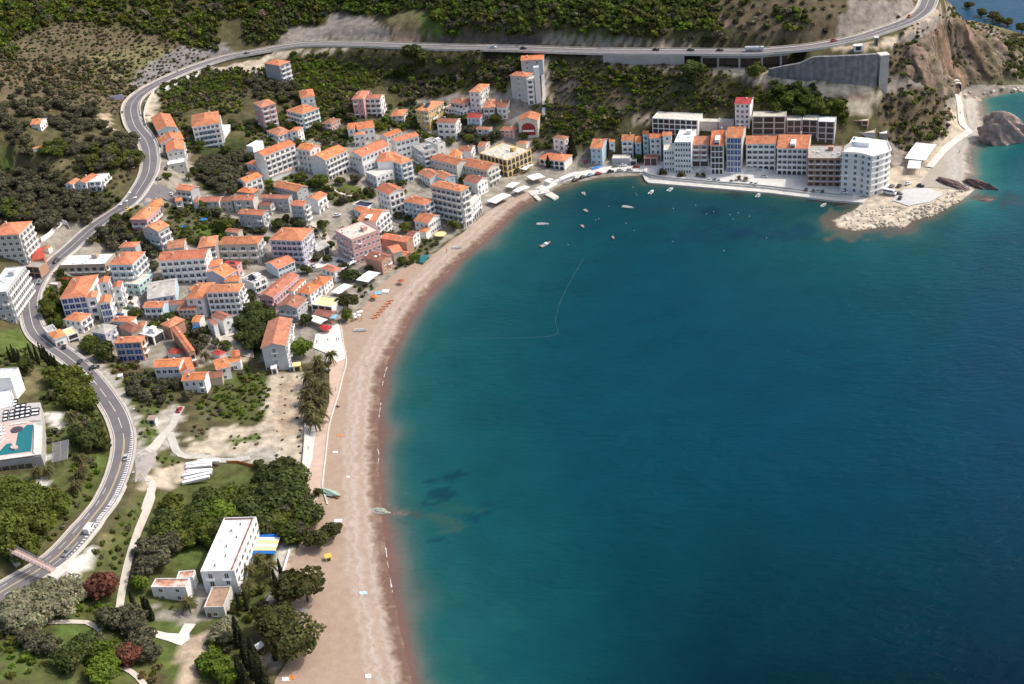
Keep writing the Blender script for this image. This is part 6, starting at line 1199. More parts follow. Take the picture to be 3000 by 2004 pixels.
tree_px('palm','L','40,300',5,"palm by the white cafe canopies at the beach bend",g); tree_px('palm','E','1725,40',5,"palm beside the white terrace near the highway junction",g); tree_px('palm','E','2250,840',5,"palm below the olive-grey apartment block",g); tree_px('palm','Q','2025,760',4.5,"palm standing in front of the hip-roofed beach house",g); tree_px('palm','N','600,1100 690,1090 560,1130',4.5,"palm in the lower hotel garden in mid town",g)
tree_px('palm','R','235,900',3.2,"palm in the round planter standing in the pool",g)
g = "cypresses"
tree_px('cypress','H','80,120 120,110 150,140 180,160',8,"dark cypress in the short row above the hotel's dry lawn",g); tree_px('cypress','H','280,110 330,120 370,90 400,110 430,150 460,190 490,210 520,230',9,"dark cypress in the dense row between the highway and the dry lawn",g)
tree_px('cypress','K','1155,740',13,"tallest thin cypress beside the white garden wall",g); tree_px('cypress','K','1190,620',8,"second thin cypress beside the white garden wall",g); tree_px('cypress','K','840,890 900,880',8,"cypress right of the ribbed grey annexe",g); tree_px('cypress','K','60,930 110,950',8,"cypress at the left corner of the rust-roofed house",g)
tree_px('cypress','K','830,1130 880,1230 900,1330 960,1400 850,1450 1010,1480 1060,1530 900,1520 960,1300',10,"dark conifer in the clump below the pines at the bottom of the beach",g,1.5); tree_px('cypress','K','1140,1290',7,"rounded cypress beside the white tent",g,1.4)
tree_px('cypress','C','545,1330',13,"broad dark cypress by the seafront",g,1.9); tree_px('cypress','C','450,1330',9,"thin cypress in front of the tall cream house",g); tree_px('cypress','C','432,1450',6,"small cypress in front of the hip-roofed house with arches",g); tree_px('cypress','C','330,1480',7,"round-topped cypress left of the hip-roofed house with arches",g,1.7); tree_px('cypress','J','1090,860',7,"cypress by the bright green round tree",g,1.5); tree_px('cypress','J','1215,930',8,"dark cypress left of the rust-stained house corner",g,1.4)
g = "pines on the headland"; tree_px('pine','D','1850,20 1960,90 2070,120 2130,160 2200,180 2330,250',9,"pine on the headland ridge against the sea beyond",g,1.1)
g = "broadleaf park trees"
tree_px('broad','H','560,330 640,300 620,420 720,380 760,460 690,500 520,290 790,530',8.5,"bushy green tree in the clump beside the white minibus on the highway",g,1.2)
tree_px('broad','H','60,1400 140,1340 200,1420 280,1390 100,1500 220,1520 330,1480 30,1330 380,1420',8,"green tree in the thick clump at the left below the hotel garden",g,1.25)
grove('broad','J','-20,0 560,0 420,230 330,420 200,500 60,330 -20,330',26,7.5,3.6,"green tree on the bank left of the lower highway",g,25,1.2); grove('dark','H','700,850 1050,800 1030,1000 780,1050',9,7,4,"dark tree between the lower lawn and the highway",g,15,1.2)
for _k, _n in (('broad', 34), ('dark', 16), ('bronze' if False else 'olive', 10)): grove(_k,'K','160,60 500,0 1360,-60 1440,160 1380,330 1260,330 1180,280 1060,260 1030,210 720,215 640,380 520,330 480,420 330,330 200,290',_n,7.0,3.5,{'broad': 'green', 'dark': 'dark green', 'olive': 'greyish green'}[_k] + " tree in the thick wood behind the flat white hotel",g,25,1.25); grove('bright','K','540,60 820,60 760,220 640,350 560,290',7,7.5,3.8,"brighter green tree in the wood behind the flat white hotel",g,25,1.2); grove('dark','I','800,1230 1080,1240 1100,1400 900,1568 800,1500',9,8.5,4.4,"dark bronze-green tree at the seaward corner of the wood",g,25,1.2)
tree_px('bright','J','850,1290 900,1370 820,1440 880,1500',7,"bright green tree beside the lower rust-red tree",g,1.15); tree_px('dark','J','640,1280 560,1340 680,1230 600,1390',6.5,"dark green tree at the edge of the bottom lawn",g,1.2); tree_px('bright','K','620,1350 680,1420 740,1500 560,1400',6,"bright green tree left of the dark conifer clump",g,1.15)
g = "pale blossoming trees"; tree_px('pale','J','60,940 150,880 260,830 340,780 440,740 540,760 230,960 360,880 480,850 590,800 90,1040 240,1060 420,960 540,920',7.5,"pale whitish-green blossoming tree along the lower highway",g,1.15); tree_px('pale','K','700,1140 740,1070',6.5,"pale blossoming tree at the end of the driveway",g)
g = "grey-green olive trees"
tree_px('olive','J','1180,430 1260,400 1380,420 1430,390 1230,540 1300,500 1210,600',7.5,"grey-green tree left of the lawn behind the rust-roofed house",g,1.2); tree_px('olive','J','900,1000 1000,1010 1060,960 1080,1090 1150,1130 1190,1200 1230,1290 1100,1020',7,"grey-green tree in the row leading down to the lower rust-red tree",g,1.15); tree_px('olive','J','230,1170 290,1210 370,1240 200,1130',6.5,"grey-brown olive tree on the bottom left lawn",g,1.15)
tree_px('olive','I','30,480 370,150 290,120 230,60 250,190',5.5,"olive tree among the lower orange roofs",g)
grove('olive','A','0,760 450,790 880,930 900,1090 1040,1180 1230,1260 1270,1490 860,1565 440,1390 520,1200 300,1050 0,1050',100,5.6,3.3,"olive tree in the dark grove left of the highway hairpin",g,12,1.15); grove('olive','A','0,1050 280,1180 260,1330 220,1400 0,1440',22,5.5,4.0,"olive tree near the small orange-roofed cottages in the grove",g,12,1.15)
grove('olive','E','0,20 600,20 640,190 700,230 1020,260 1030,350 860,460 760,470 640,450 400,560 320,450 0,430',84,5.8,3.5,"olive tree on the slope above the big cream apartment block",g,12,1.15); grove('broad','E','0,280 60,260 280,430 60,440',8,6,4.5,"green tree among the olives above the big cream apartment block","broadleaf park trees",12,1.15)
grove('olive','O','905,30 1460,0 1440,240 1330,300 1380,390 1330,430 1130,420 960,260',42,6,3.6,"olive tree in the thick grove left of the courtyard hotel",g,12,1.2); grove('olive','B','-40,740 340,740 360,880 -40,890',16,5.8,4.0,"olive tree below the blank grey tower house",g,12,1.15)
grove('olive','E','820,540 1300,520 1330,690 1240,640 1080,650 1040,740 820,640',22,5.6,4.0,"olive tree between the highway and the grey apartment house",g,12,1.15); grove('olive','E','1330,680 1520,660 1500,740 1340,800',7,5,4,"olive tree under the grey apartment house",g,10,1.1); grove('olive','N','1730,380 1920,390 2190,420 2210,480 2000,560 1850,490 1720,470',16,5.6,3.8,"olive tree in the thicket above the ochre hotel",g,10,1.15)
g = "broadleaf park trees"; grove('dark','Q','1180,1200 1240,1080 1380,1010 1500,990 1580,1020 1500,1130 1440,1400 1340,1440 1220,1380',13,7.5,3.6,"dark green tree massed against the left wall of the old stone house",g,15,1.2)
grove('broad','E','370,1150 560,1140 580,1290 380,1320',8,6,4,"green tree in the hollow beside the highway bridge wall",g,12,1.15); grove('broad','H','760,30 850,20 860,130 770,130',3,5.5,3.5,"green tree by the highway lay-by",g,10,1.1); grove('dark','H','920,30 1020,20 1020,150 920,160',4,6.5,3.5,"dark tree left of the brick apartment house",g,10,1.1); grove('broad','D','0,790 460,840 500,950 700,980 740,1090 620,1060 170,1020 0,990',16,7.5,4.5,"green tree on the slope behind the concrete frames",g,15,1.15)
grove('olive','H','1230,380 1640,330 1640,480 1480,560 1260,520',9,4.6,3.6,"olive tree in front of the white house with the square chimney","grey-green olive trees",10,1.1)

g = "garden trees in the town"
for _k, _t, _n in (('broad', "green garden tree standing between the town houses", 95), ('olive', "grey-green garden tree standing between the town houses", 90), ('dark', "dark small garden tree standing between the town houses", 60)):
    for _i, (x, y) in enumerate(spots('X', '150,860 260,700 420,580 520,420 640,300 1000,290 1400,270 1540,300 1540,440 1420,540 1240,650 1060,820 960,900 900,1020 680,1050 420,1040 260,980', _n, 4.2, m=-.4, seed=len(_k)*11)): plant(_k, x, y, random.uniform(3.2, 6.2), _t, g, 1.1, 'garden_tree')
grove('broad','A','330,1330 620,1300 640,1450 330,1500',9,5,3.4,"green tree by the small orange-roofed cottages in the grove","broadleaf park trees",10,1.15); grove('broad','A','800,1400 1250,1380 1290,1540 820,1560',14,6,3.6,"green tree on the outer side of the highway below the hairpin","broadleaf park trees",10,1.15)
# ------------------------------------------------------------------ vehicles
def paint(name, c, rough=.35): return nmat(name, c, rough, .04, .5, spec=.5)
PAINT = dict(white=paint("paint_white", (.78,.78,.77)), black=paint("paint_black", (.02,.02,.022)), grey=paint("paint_grey", (.20,.205,.21)), silver=paint("paint_silver", (.50,.51,.52)), red=paint("paint_red", (.42,.03,.025)), blue=paint("paint_blue", (.05,.09,.25)), pale=paint("paint_pale_blue", (.45,.55,.65)), orange=paint("paint_orange", (.62,.20,.05)), yellow=paint("paint_yellow", (.68,.50,.08)))
M['tyre'] = nmat("tyre", (.02, .02, .02), .9, .1, 3)
_cm = {}
def car_parts(kind, col):
    k = (kind, col)
    if k in _cm: return _cm[k]
    L, Wd, H, z1 = dict(car=(4.1, 1.75, 1.45, .85), van=(5.0, 1.95, 2.2, 1.15), minibus=(7.2, 2.2, 2.7, 1.3), tanker=(10.5, 2.5, 2.6, 1.2))[kind]; b = MB(); g = MB(); x = L / 2; y = Wd / 2
    def loft(mb, secs, m=0):
        n = len(secs[0]); V = [p for s in secs for p in s]; F = [tuple(range(n - 1, -1, -1)), tuple(range(len(V) - n, len(V)))]
        for i in range(len(secs) - 1):
            for j in range(n): F.append((i * n + j, i * n + (j + 1) % n, (i + 1) * n + (j + 1) % n, (i + 1) * n + j))
        mb.add(V, F, m)
    def sec(xx, w, z0, zt, r=.12): return [(xx, -w, z0), (xx, w, z0), (xx, w, zt - r), (xx, w - r, zt), (xx, -w + r, zt), (xx, -w, zt - r)]
    if kind == 'car':
        loft(b, [sec(-x, y * .86, .35, .75), sec(-x * .93, y, .25, z1), sec(-x * .2, y, .22, z1 + .03), sec(x * .45, y, .22, z1), sec(x * .9, y * .95, .25, .68), sec(x, y * .8, .35, .6)])
        loft(g, [sec(-x * .78, y * .86, z1 - .02, z1 + .06), sec(-x * .52, y * .80, z1 - .02, H - .06), sec(x * .08, y * .80, z1 - .02, H - .06), sec(x * .42, y * .86, z1 - .02, z1 + .06)]); b.box(-x * .50, x * .06, -y * .74, y * .74, H - .07, H)
    elif kind in ('van', 'minibus'):
        loft(b, [sec(-x, y * .95, .35, H - .1), sec(-x * .95, y, .3, H), sec(x * (.42 if kind == 'van' else .7), y, .3, H), sec(x * (.66 if kind == 'van' else .9), y, .3, z1 + .15), sec(x, y * .9, .35, z1 - .15)])
        for s in (-1, 1): g.box(-x * (.2 if kind == 'van' else .9), x * .6, s * (y + .012) - .01, s * (y + .012) + .01, z1 + .12, H - .3)
        xa = x * (.42 if kind == 'van' else .7); xb = x * (.66 if kind == 'van' else .9); g.add([(xa + .05, -y * .88, H - .12), (xb + .04, -y * .88, z1 + .22), (xb + .04, y * .88, z1 + .22), (xa + .05, y * .88, H - .12)], [(0, 1, 2, 3)])
    else:
        b.tube((-x, 0, 1.75), (x * .5, 0, 1.75), 1.15, 1.15, 14); b.box(-x, x * .6, -1.0, 1.0, .5, .75); loft(b, [sec(x * .62, y, .4, 2.6), sec(x * .95, y, .4, 2.6), sec(x, y * .95, .4, 1.5)]); g.box(x * .97, x * 1.0, -y * .85, y * .85, 1.55, 2.3)
    wm = MB(); r = .33 if kind == 'car' else .42; wm.tube((0, -.11, 0), (0, .11, 0), r, r, 12, 0); wm.tube((0, -.118, 0), (0, .118, 0), r * .55, r * .55, 8, 1)
    for me in (b, g): pass
    bm_ = b.mesh("body", PAINT[col]); bm_fix(bm_); gm_ = g.mesh("glazing", M['glass']); bm_fix(gm_)
    _cm[k] = (bm_, gm_, wm.mesh("wheel", [M['tyre'], PAINT['silver']]), L, Wd, r); return _cm[k]
def vehicle(kind, col, P, ang, label, cat=None, group=None, scale=1.0):
    bm_, gm_, wm, L, Wd, r = car_parts(kind, col)
    o = empty({'car': 'car', 'van': 'van', 'minibus': 'minibus', 'tanker': 'tanker_truck'}[kind], tuple(P), ang); o.scale = (scale,) * 3
    tag(o, label, cat or {'tanker': 'truck'}.get(kind, kind), group); inst("body", bm_, o); inst("glazing", gm_, o)
    for sx in (-.31, .31) + ((-.2,) if kind == 'tanker' else ()):
        for sy in (-1, 1): inst("wheel", wm, o, (sx * L, sy * (Wd / 2 - .1), r))
    return o
def on_road(kind, col, px, label, off=None, rev=False, scale=1.0, **k):
    p = ground(*px, up=.7); d, par, sd = line_dist(np.array([p[:2]]), HWL, True); i = int(par[0]); a = HWL[i]; b = HWL[min(i + 1, HWN - 1)]; t = b - a; f = par[0] - i; c = a + t * f
    n = np.array([-t[1], t[0]]) / np.hypot(*t[:2]); o = float(sd[0] * d[0]) if off is None else off; o = max(-3.0, min(3.0, o)); q = np.array([c[0] + n[0] * o, c[1] + n[1] * o, c[2] + .02])
    return vehicle(kind, col, q, math.atan2(t[1], t[0]) + (math.pi if rev else 0), label, scale=scale, **k)
def parked(kind, col, px, dxy, label, z=None, scale=.95, **k):
    p = ground(*px, up=.6) if z is None else at_z(px[0], px[1], z + .6); q = at_z(px[0] + dxy[0], px[1] + dxy[1], p[2]); zz = (max(zg(p[0], p[1]), .2) + .34) if z is None else z
    return vehicle(kind, col, (p[0], p[1], zz), math.atan2(q[1] - p[1], q[0] - p[0]), label, scale=scale, **k)
c = lambda crop, x, y: PX(crop, x, y)
on_road('van', 'white', c('J', 745, 285), "white box van driving beside the hatched strip of the lower highway")
on_road('car', 'grey', c('J', 555, 482), "grey car just above the pedestrian bridge", rev=True); on_road('car', 'silver', c('H', 1160, 1068), "silver-grey car on the lower highway bend by the side road"); on_road('minibus', 'white', c('H', 815, 360), "white minibus on the highway beside the bushy green trees", rev=True, scale=.9)
on_road('van', 'white', c('P', 450, 1090), "white van climbing the highway beside the grey flat-roofed block"); on_road('car', 'grey', c('P', 615, 975), "dark grey car on the highway above the curved retaining wall", rev=True); on_road('car', 'black', c('P', 860, 655), "black car on the highway beside the wide flat white roof", rev=True, scale=1.1)
on_road('car', 'white', c('A', 1255, 1275), "white car at the outer edge of the highway just below the hairpin"); on_road('car', 'black', c('A', 2265, 505), "black car on the highway left of the upper viaduct bushes"); on_road('car', 'pale', c('B', 2178, 450), "pale blue car on the upper highway right of the dark edge tree"); on_road('car', 'black', c('C', 105, 455), "black car on the upper highway above the hillside lift shaft")
for x, t in ((1330, "leftmost of the three black cars following each other on the upper highway"), (1650, "middle of the three black cars following each other on the upper highway"), (1920, "last black car right behind the silver tanker on the upper highway")): on_road('car', 'black', c('C', x, 448), t, off=2.2)
on_road('tanker', 'silver', c('C', 2230, 450), "silver tanker lorry on the upper highway over the viaduct", off=2.0); on_road('car', 'red', c('D', 605, 375), "red car on the upper highway above the high stained wall"); on_road('car', 'orange', c('D', 1300, 150), "orange car on the last bend of the upper highway below the rock cut")
parked('car', 'black', c('H', 868, 245), (30, -8), "black car parked on the gravel lay-by of the lower highway", scale=1.05); parked('car', 'black', c('H', 590, 52), (3, -20), "black car parked near the cypress row across the highway"); parked('car', 'red', c('I', 72, 716), (10, -14), "small red car parked at the top of the gravel track")
parked('car', 'black', c('A', 1487, 1420), (3, -20), "upper black car parked beside the white terrace roof"); parked('car', 'black', c('A', 1525, 1545), (3, -20), "lower black car parked beside the beige white-terraced building"); parked('car', 'black', c('E', 1460, 75), (30, -12), "black car parked on the pale lay-by at the highway junction"); parked('car', 'white', c('E', 1572, 215), (4, -20), "white car parked beside the narrow grey junction house")
parked('van', 'red', c('E', 620, 1020), (30, 2), "red van parked behind the white hotel with blue windows"); parked('car', 'grey', c('E', 1200, 1250), (30, 6), "grey car parked on the pale turning circle"); parked('car', 'blue', c('E', 1100, 1325), (30, -4), "dark blue car at the foot of the white hotel with blue windows"); parked('car', 'black', c('E', 1265, 1335), (25, -12), "black car at the lower end of the turning circle")
parked('car', 'red', c('F', 500, 828), (20, 4), "red car in the white car park below the lilac hotel"); parked('car', 'black', c('F', 768, 836), (30, 4), "black car at the seaward end of the white car park"); parked('car', 'silver', c('F', 525, 872), (20, 20), "silver car in the white car park beside the red car"); parked('car', 'red', c('F', 1075, 705), (20, -14), "left dark red car beside the pink hotel"); parked('car', 'red', c('F', 1125, 675), (20, -14), "right dark red car beside the pink hotel")
parked('car', 'white', c('N', 345, 1375), (20, -4), "white car on the narrow street uphill of the pink hotel"); parked('car', 'silver', c('N', 995, 1525), (14, -14), "silver car under the dormered white house"); parked('car', 'black', c('N', 1060, 1290), (14, -14), "black car beside the white four-storey house with black balconies"); parked('car', 'black', c('I', 1300, 385), (20, 4), "black car parked in the shade of the palm clump")
for x, y, d, col, t in [(675,232,(12,-16),'red',"red car at the left end of the seafront road"),(580,396,(26,-10),'black',"leftmost of two black cars on the bend of the seafront road"),(650,373,(26,-9),'black',"right-hand black car on the bend of the seafront road"),(720,352,(26,-8),'pale',"pale blue car on the seafront road between black and red cars"),(792,340,(26,-6),'red',"red car parked above the sea wall"),(905,321,(26,-4),'black',"black car in the middle of the cars above the sea wall"),(990,313,(26,-3),'silver',"left silver car above the sea wall"),(1080,309,(26,-2),'silver',"right silver car above the sea wall"),(950,272,(26,-3),'grey',"dark grey car in front of the low seafront walls"),(1022,267,(26,-3),'white',"white car in front of the low seafront walls"),(1142,279,(26,0),'red',"bright red car before the reddish cafe front")]: parked('car', col, c('L', x, y), d, t)
parked('van', 'white', c('L', 1460, 292), (30, 2), "long white van before the unfinished white seafront block")
for x, y, col, t in [(1812,391,'white',"white first car in the row right of the blue covered boat"),(1860,391,'grey',"grey second car in the row right of the blue covered boat"),(1897,399,'pale',"pale blue third car in the row right of the blue covered boat"),(2012,406,'grey',"lone grey car left of the quay palms"),(2195,424,'silver',"left silver car of the pair right of the quay palms"),(2236,431,'silver',"right silver car of the pair right of the quay palms")]: parked('car', col, c('L', x, y), (6, -18), t, z=1.98)
parked('car', 'white', c('L', 2312, 362), (26, 2), "white car before the arches of the wide seafront hotel", z=1.98)
for x, y, d, col, t in [(350,795,(5,-18),'black',"black first car parked before the brick-brown seafront block"),(415,805,(5,-18),'grey',"grey second car before the brick-brown seafront block"),(460,806,(5,-18),'silver',"silver third car before the brick-brown seafront block"),(500,813,(5,-18),'blue',"dark blue fourth car before the brick-brown seafront block"),(760,787,(26,1),'black',"black car in front of the white curved hotel"),(700,822,(26,3),'white',"white car at the parapet before the white curved hotel")]: parked('car', col, c('G', x, y), d, t, z=1.98)
for x, y, d, col, t in [(1062,782,(18,-12),'black',"left black car right of the white curved hotel"),(1135,768,(18,-12),'grey',"grey car right of the white curved hotel"),(1205,765,(18,-12),'black',"right-hand black car right of the white curved hotel"),(1285,745,(20,-8),'white',"white car near the small white beach canopy"),(1400,765,(22,2),'black',"black jeep alone on the grey cove beach"),(1205,836,(20,4),'grey',"grey car beside the white gravel patch"),(1212,876,(10,-16),'black',"dark car at the lower edge of the white gravel patch")]: parked('car', col, c('G', x, y), d, t)
parked('minibus', 'white', c('G', 1115, 835), (30, 6), "white bus standing beside the white gravel patch", cat="bus"); parked('car', 'yellow', c('E', 1175, 352), (24, -10), "yellow machine in the shape of a car beside the highway at the junction")  # a plain car body stands in for the yellow machine
parked('car', 'grey', c('P', 2000, 1372), (26, 4), "grey car under the rightmost bay of the white hotel with blue windows"); parked('car', 'black', c('H', 735, 190), (10, -14), "black car at the edge of the highway lay-by gravel")
# ------------------------------------------------------------------ boats
M['boatw'] = paint("boat_white", (.80, .80, .78)); M['boatwood'] = nmat("boat_wood", (.27, .12, .07), .6, .2, 2); M['boatd'] = nmat("boat_inside", (.30, .29, .28), .8, .1, 2); M['boatb'] = paint("boat_dark_blue", (.06, .08, .16)); M['tarp'] = nmat("blue_tarpaulin", (.02, .19, .52), .6, .12, 1.2, bump=.4, bscale=1.5)
def boat(crop, x, y, dxy, L, hull, label, cover=None, cabin=True, z=None):
    px = PX(crop, x, y); p = at_z(*px, .2) if z is None else ground(*px, up=.4); q = at_z(px[0] + dxy[0], px[1] + dxy[1], p[2]); zz = .0 if z is None else zg(p[0], p[1]) + .25
    t = empty("boat", (p[0], p[1], zz), math.atan2(q[1] - p[1], q[0] - p[0])); tag(t, label, "boat"); a = L / 2; w = L * .19; n = 7; st = []
    for i in range(n):
        s = i / (n - 1); xx = -a + L * s; k = w * (1 - max(0, (s - .35) / .65) ** 2.2) * (.85 + .15 * min(1, s * 4)); kz = .1 * L * max(0, s - .6); st.append([(xx, -k, .42 + kz), (xx, -k * .75, -.12), (xx, 0, -.3), (xx, k * .75, -.12), (xx, k, .42 + kz)])
    mb = MB(); V = [v for s in st for v in s]; F = []
    for i in range(n - 1):
        for j in range(4): F.append((i * 5 + j, i * 5 + j + 1, i * 5 + 6 + j, i * 5 + 5 + j))
    F.append((0, 1, 2, 3, 4)); mb.add(V, F); me = mb.mesh("hull", hull); inst("hull", me, t)
    dk = MB(); D = [(s[0][0] * .97, s[0][1] * .84, s[0][2] - .14) for s in st] + [(s[4][0] * .97, s[4][1] * .84, s[4][2] - .14) for s in st[::-1]]; dk.face(D); rm = []
    for i in range(n - 1):
        for j in (0, 4): A_, B_ = st[i][j], st[i + 1][j]; dk.face([A_, B_, (B_[0] * .97, B_[1] * .84, B_[2] - .1), (A_[0] * .97, A_[1] * .84, A_[2] - .1)], 1)
    dk.build("deck", [M['boatd'], hull], t)
    if cover:
        cv = MB(); 
        for i in range(n - 1):
            for j in (0, 1):
                A_, B_ = st[i], st[i + 1]; e = (0, 4)[j]; T = lambda s: (s[0][0], 0, s[0][2] + .75 * (1 - abs(s[0][0]) / a * .6)); cv.face([(A_[e][0], A_[e][1] * 1.08, A_[e][2] - .1), (B_[e][0], B_[e][1] * 1.08, B_[e][2] - .1), T(B_), T(A_)])
        cv.build("cover", cover, t)
    elif cabin:
        cb = MB(); cb.box(-a * .1, a * .35, -w * .55, w * .55, .25, .95); cb.box(a * .34, a * .37, -w * .5, w * .5, .6, 1.15, 1); cb.build("console", [M['boatw'], M['glass']], t); en = MB(); en.box(-a - .3, -a + .05, -.2, .2, .1, .9); en.build("outboard_motor", PAINT['black'], t)
    else:
        for k in (-.4, .1, .5): sm = MB(); sm.box(a * k - .12, a * k + .12, -w * .8, w * .8, .3, .36); sm.build("thwart", M['boatwood'], t)
    return t
boat('L',660,525,(14,18),4.6,M['boatw'],"white rowing boat nearest the sea wall bend",cabin=False); boat('L',680,682,(16,14),5,M['boatd'],"grey dinghy left of the middle of the bay",cabin=False); boat('L',1065,648,(24,3),6.5,M['boatw'],"long white open boat lying broadside in the bay",cabin=False); boat('L',1280,510,(16,-16),6,M['boatw'],"white motor boat left of a pair near the quay's left end"); boat('L',1455,486,(18,-14),6,M['boatw'],"white motor boat right of a pair near the quay's left end")
boat('L',2260,540,(12,-18),5.6,M['boatw'],"white motor boat close under the quay below the wide hotel"); boat('L',283,803,(24,0),6.5,M['boatw'],"white boat farthest left in the bay",cabin=False); boat('L',308,990,(22,-12),7.5,M['boatwood'],"brown wooden fishing boat nearest the beach"); boat('L',648,825,(10,16),4.5,M['boatwood'],"small dark brown rowing boat in the open bay",cabin=False); boat('L',928,928,(4,14),4,M['boatb'],"small dark blue dinghy farthest out in the bay",cabin=False); boat('G',513,942,(16,-12),5,M['boatw'],"white dinghy near the right end of the quay",cabin=False)
boat('L',782,286,(26,-6),7,M['boatw'],"boat under a bright blue cover beside the seafront road",cover=M['tarp'],z=1); boat('L',1705,380,(26,0),8,M['boatw'],"large boat under a bright blue cover standing on the quay",cover=M['tarp'],z=1); boat('F',960,1462,(28,-2),6.5,M['boatw'],"white boat lying on the sand below the beach bar",cabin=False,z=1); boat('F',1845,706,(22,-2),5.5,M['boatw'],"white boat drawn up on the upper beach",cabin=False,z=1); boat('L',1400,355,(24,5),6,M['boatw'],"white boat stored on the quay under the palms",cabin=False,z=1); boat('L',255,515,(10,20),5,M['boatw'],"white boat on the slipway at the beach's end",z=1)
bu = MB(); bu.tube((0,0,-.2),(0,0,.15),.14,.18,8); bu.tube((0,0,.15),(0,0,.32),.18,.06,8); bum = bu.mesh("buoy", M['boatw'])
for i, t in enumerate("1110,465 1135,520 1145,540 890,640 1480,660 1685,630 1850,688 1785,708 2000,718 2030,758 2075,700 2180,730 1045,795 795,755 770,765 1120,862 515,993 1475,962 1943,1047 2335,930".split()):
    p = at_z(*PX('L', *map(float, t.split(','))), .1); o = inst("mooring_buoy", bum, None, (p[0], p[1], 0)); tag(o, "small white mooring buoy floating among the boats of the bay", "buoy", "mooring buoys in the bay")
mb = MB(); L = smooth_line([at_z(*PX('V', x, y), .06) for x, y in [(1338,592),(1310,640),(1285,690),(1273,735),(1277,765),(1230,773),(1150,775),(1060,775)]], 3)
for a, b in zip(L[:-1], L[1:]): mb.tube(a, b, .022, .022, 4, cap=False)
tag(mb.build("buoy_line", nmat("rope_pale", (.20,.27,.29), .9, .1, 1)), "thin pale float line marking the swimming area", "float line")
# ------------------------------------------------------------------ rocks
M['rock1'] = nmat("rock_brown", (.33, .25, .215), .95, .4, .35, bump=.9, bscale=.8, detail=8); M['rock2'] = nmat("rock_dark", (.17, .115, .10), .95, .35, .6, bump=.9, bscale=1.2, detail=8); M['rock3'] = nmat("rock_pale", (.52, .45, .36), .95, .2, 1, bump=.5, rnd=.25)
def rock_mesh(name, seed, sub, mat, sx=1, sy=1, sz=1, rough=.35, tilt=0):
    bm = bmesh.new(); bmesh.ops.create_icosphere(bm, subdivisions=sub, radius=1); r = np.random.default_rng(seed); pl = r.normal(size=(11, 3)); pl /= np.linalg.norm(pl, axis=1)[:, None]; dd = r.uniform(.62, .95, 11)
    V = np.array([v.co[:] for v in bm.verts])
    for n_, d_ in zip(pl, dd): e = V @ n_ - d_; V = V - np.maximum(e, 0)[:, None] * n_ * .93
    nz = (vnoise(V[:, :2] * 2 + V[:, 2:] * 1.3 + 9, .55, seed) - .5) + (vnoise(V[:, 1:] * 2 + 5, .24, seed + 1) - .5) * .5; V = V * (1 + nz[:, None] * rough); V *= [sx, sy, sz]
    if tilt: V[:, 0] += V[:, 2] * tilt
    for v, c_ in zip(bm.verts, V): v.co = c_
    me = bpy.data.meshes.new(name); bm.to_mesh(me); bm.free(); me.materials.append(mat); return me
def rock(name, crop, x, y, me, rz, label, cat="rock", up=0):
    p = ground(*PX(crop, x, y)); o = inst(name, me, None, (p[0], p[1], max(zg(p[0], p[1]), -.3) + up), (0, 0, rz)); tag(o, label, cat); return o
rock("sea_rock", 'D', 2170, 1285, rock_mesh("sea_rock", 3, 5, M['rock1'], 14.5, 9.5, 17, .30, -.3), math.radians(-18), "huge brown rock standing at the water's edge of the grey cove", up=-.5)
rock("rock_shard", 'D', 2330, 1260, rock_mesh("rock_shard", 8, 4, M['rock1'], 5, 8, 10, .25, -.3), math.radians(25), "tall slanting slab leaning on the right side of the huge brown rock", up=-.5)
rock("rock_ledge", 'G', 1720, 765, rock_mesh("rock_ledge", 12, 4, M['rock2'], 11, 3.4, 3.4, .3, -.8), math.radians(-52), "left dark slanted ledge between the cove beach and the boulder spit", up=-.3)
rock("rock_ledge", 'G', 1950, 770, rock_mesh("rock_ledge", 15, 4, M['rock2'], 11, 3.2, 4.2, .3, -.9), math.radians(-50), "right dark slanted ledge running from the cove beach into the sea", up=-.3)
rock("rock_ledge", 'G', 2010, 895, rock_mesh("rock_ledge", 18, 4, M['rock2'], 4, 2, .9, .4), math.radians(-15), "low dark reef just breaking the surface off the boulder spit", up=-.1)
rock("rock_ledge", 'X', 1108, 1498, rock_mesh("rock_ledge", 22, 3, nmat("rock_green", (.30,.32,.26), .9, .4, 1, bump=.6), 4.5, 1.8, .9, .5), math.radians(-12), "greenish rocks at the waterline below the beach wall", up=-.05)
rock("rock_ledge", 'X', 1150, 1505, rock_mesh("rock_ledge", 25, 3, M['rock2'], 4, 1.2, .7, .6), math.radians(-15), "half sunken rocks continuing the greenish ones into the water", up=-.1)
bms = [rock_mesh("boulder", 40 + i, 2, M['rock3'], 1, .8, .7, .5) for i in range(5)]
BP = pts('G', '580,1085 800,985 1130,945 1290,960 1490,925 1620,855 1700,800 1850,790 1850,850 1700,945 1500,1045 1330,1085 1250,1155 1050,1145 800,1175 640,1155'); rr = random.Random(5); nb = 0; xs = [p[0] for p in BP]; ys = [p[1] for p in BP]
while nb < 260:
    x, y = rr.uniform(min(xs), max(xs)), rr.uniform(min(ys), max(ys))
    if not inside(np.array([[x, y]]), BP)[0]: continue
    p = ground(x, y); z = zg(p[0], p[1])
    if z < -.2: continue
    dcst = line_dist(np.array([p[:2]]), COASTW)[0]; s = rr.uniform(.35, .8) * (1.7 if (dcst < 7 and x > 2560) else 1.0)
    o = inst("boulder", bms[nb % 5], None, (p[0], p[1], z + s * .2), (rr.uniform(-.4, .4), rr.uniform(-.4, .4), rr.random() * 6.28), (s, s, s)); nb += 1
    tag(o, "pale boulder heaped on the spit at the end of the quay", "boulder", "boulders of the spit")
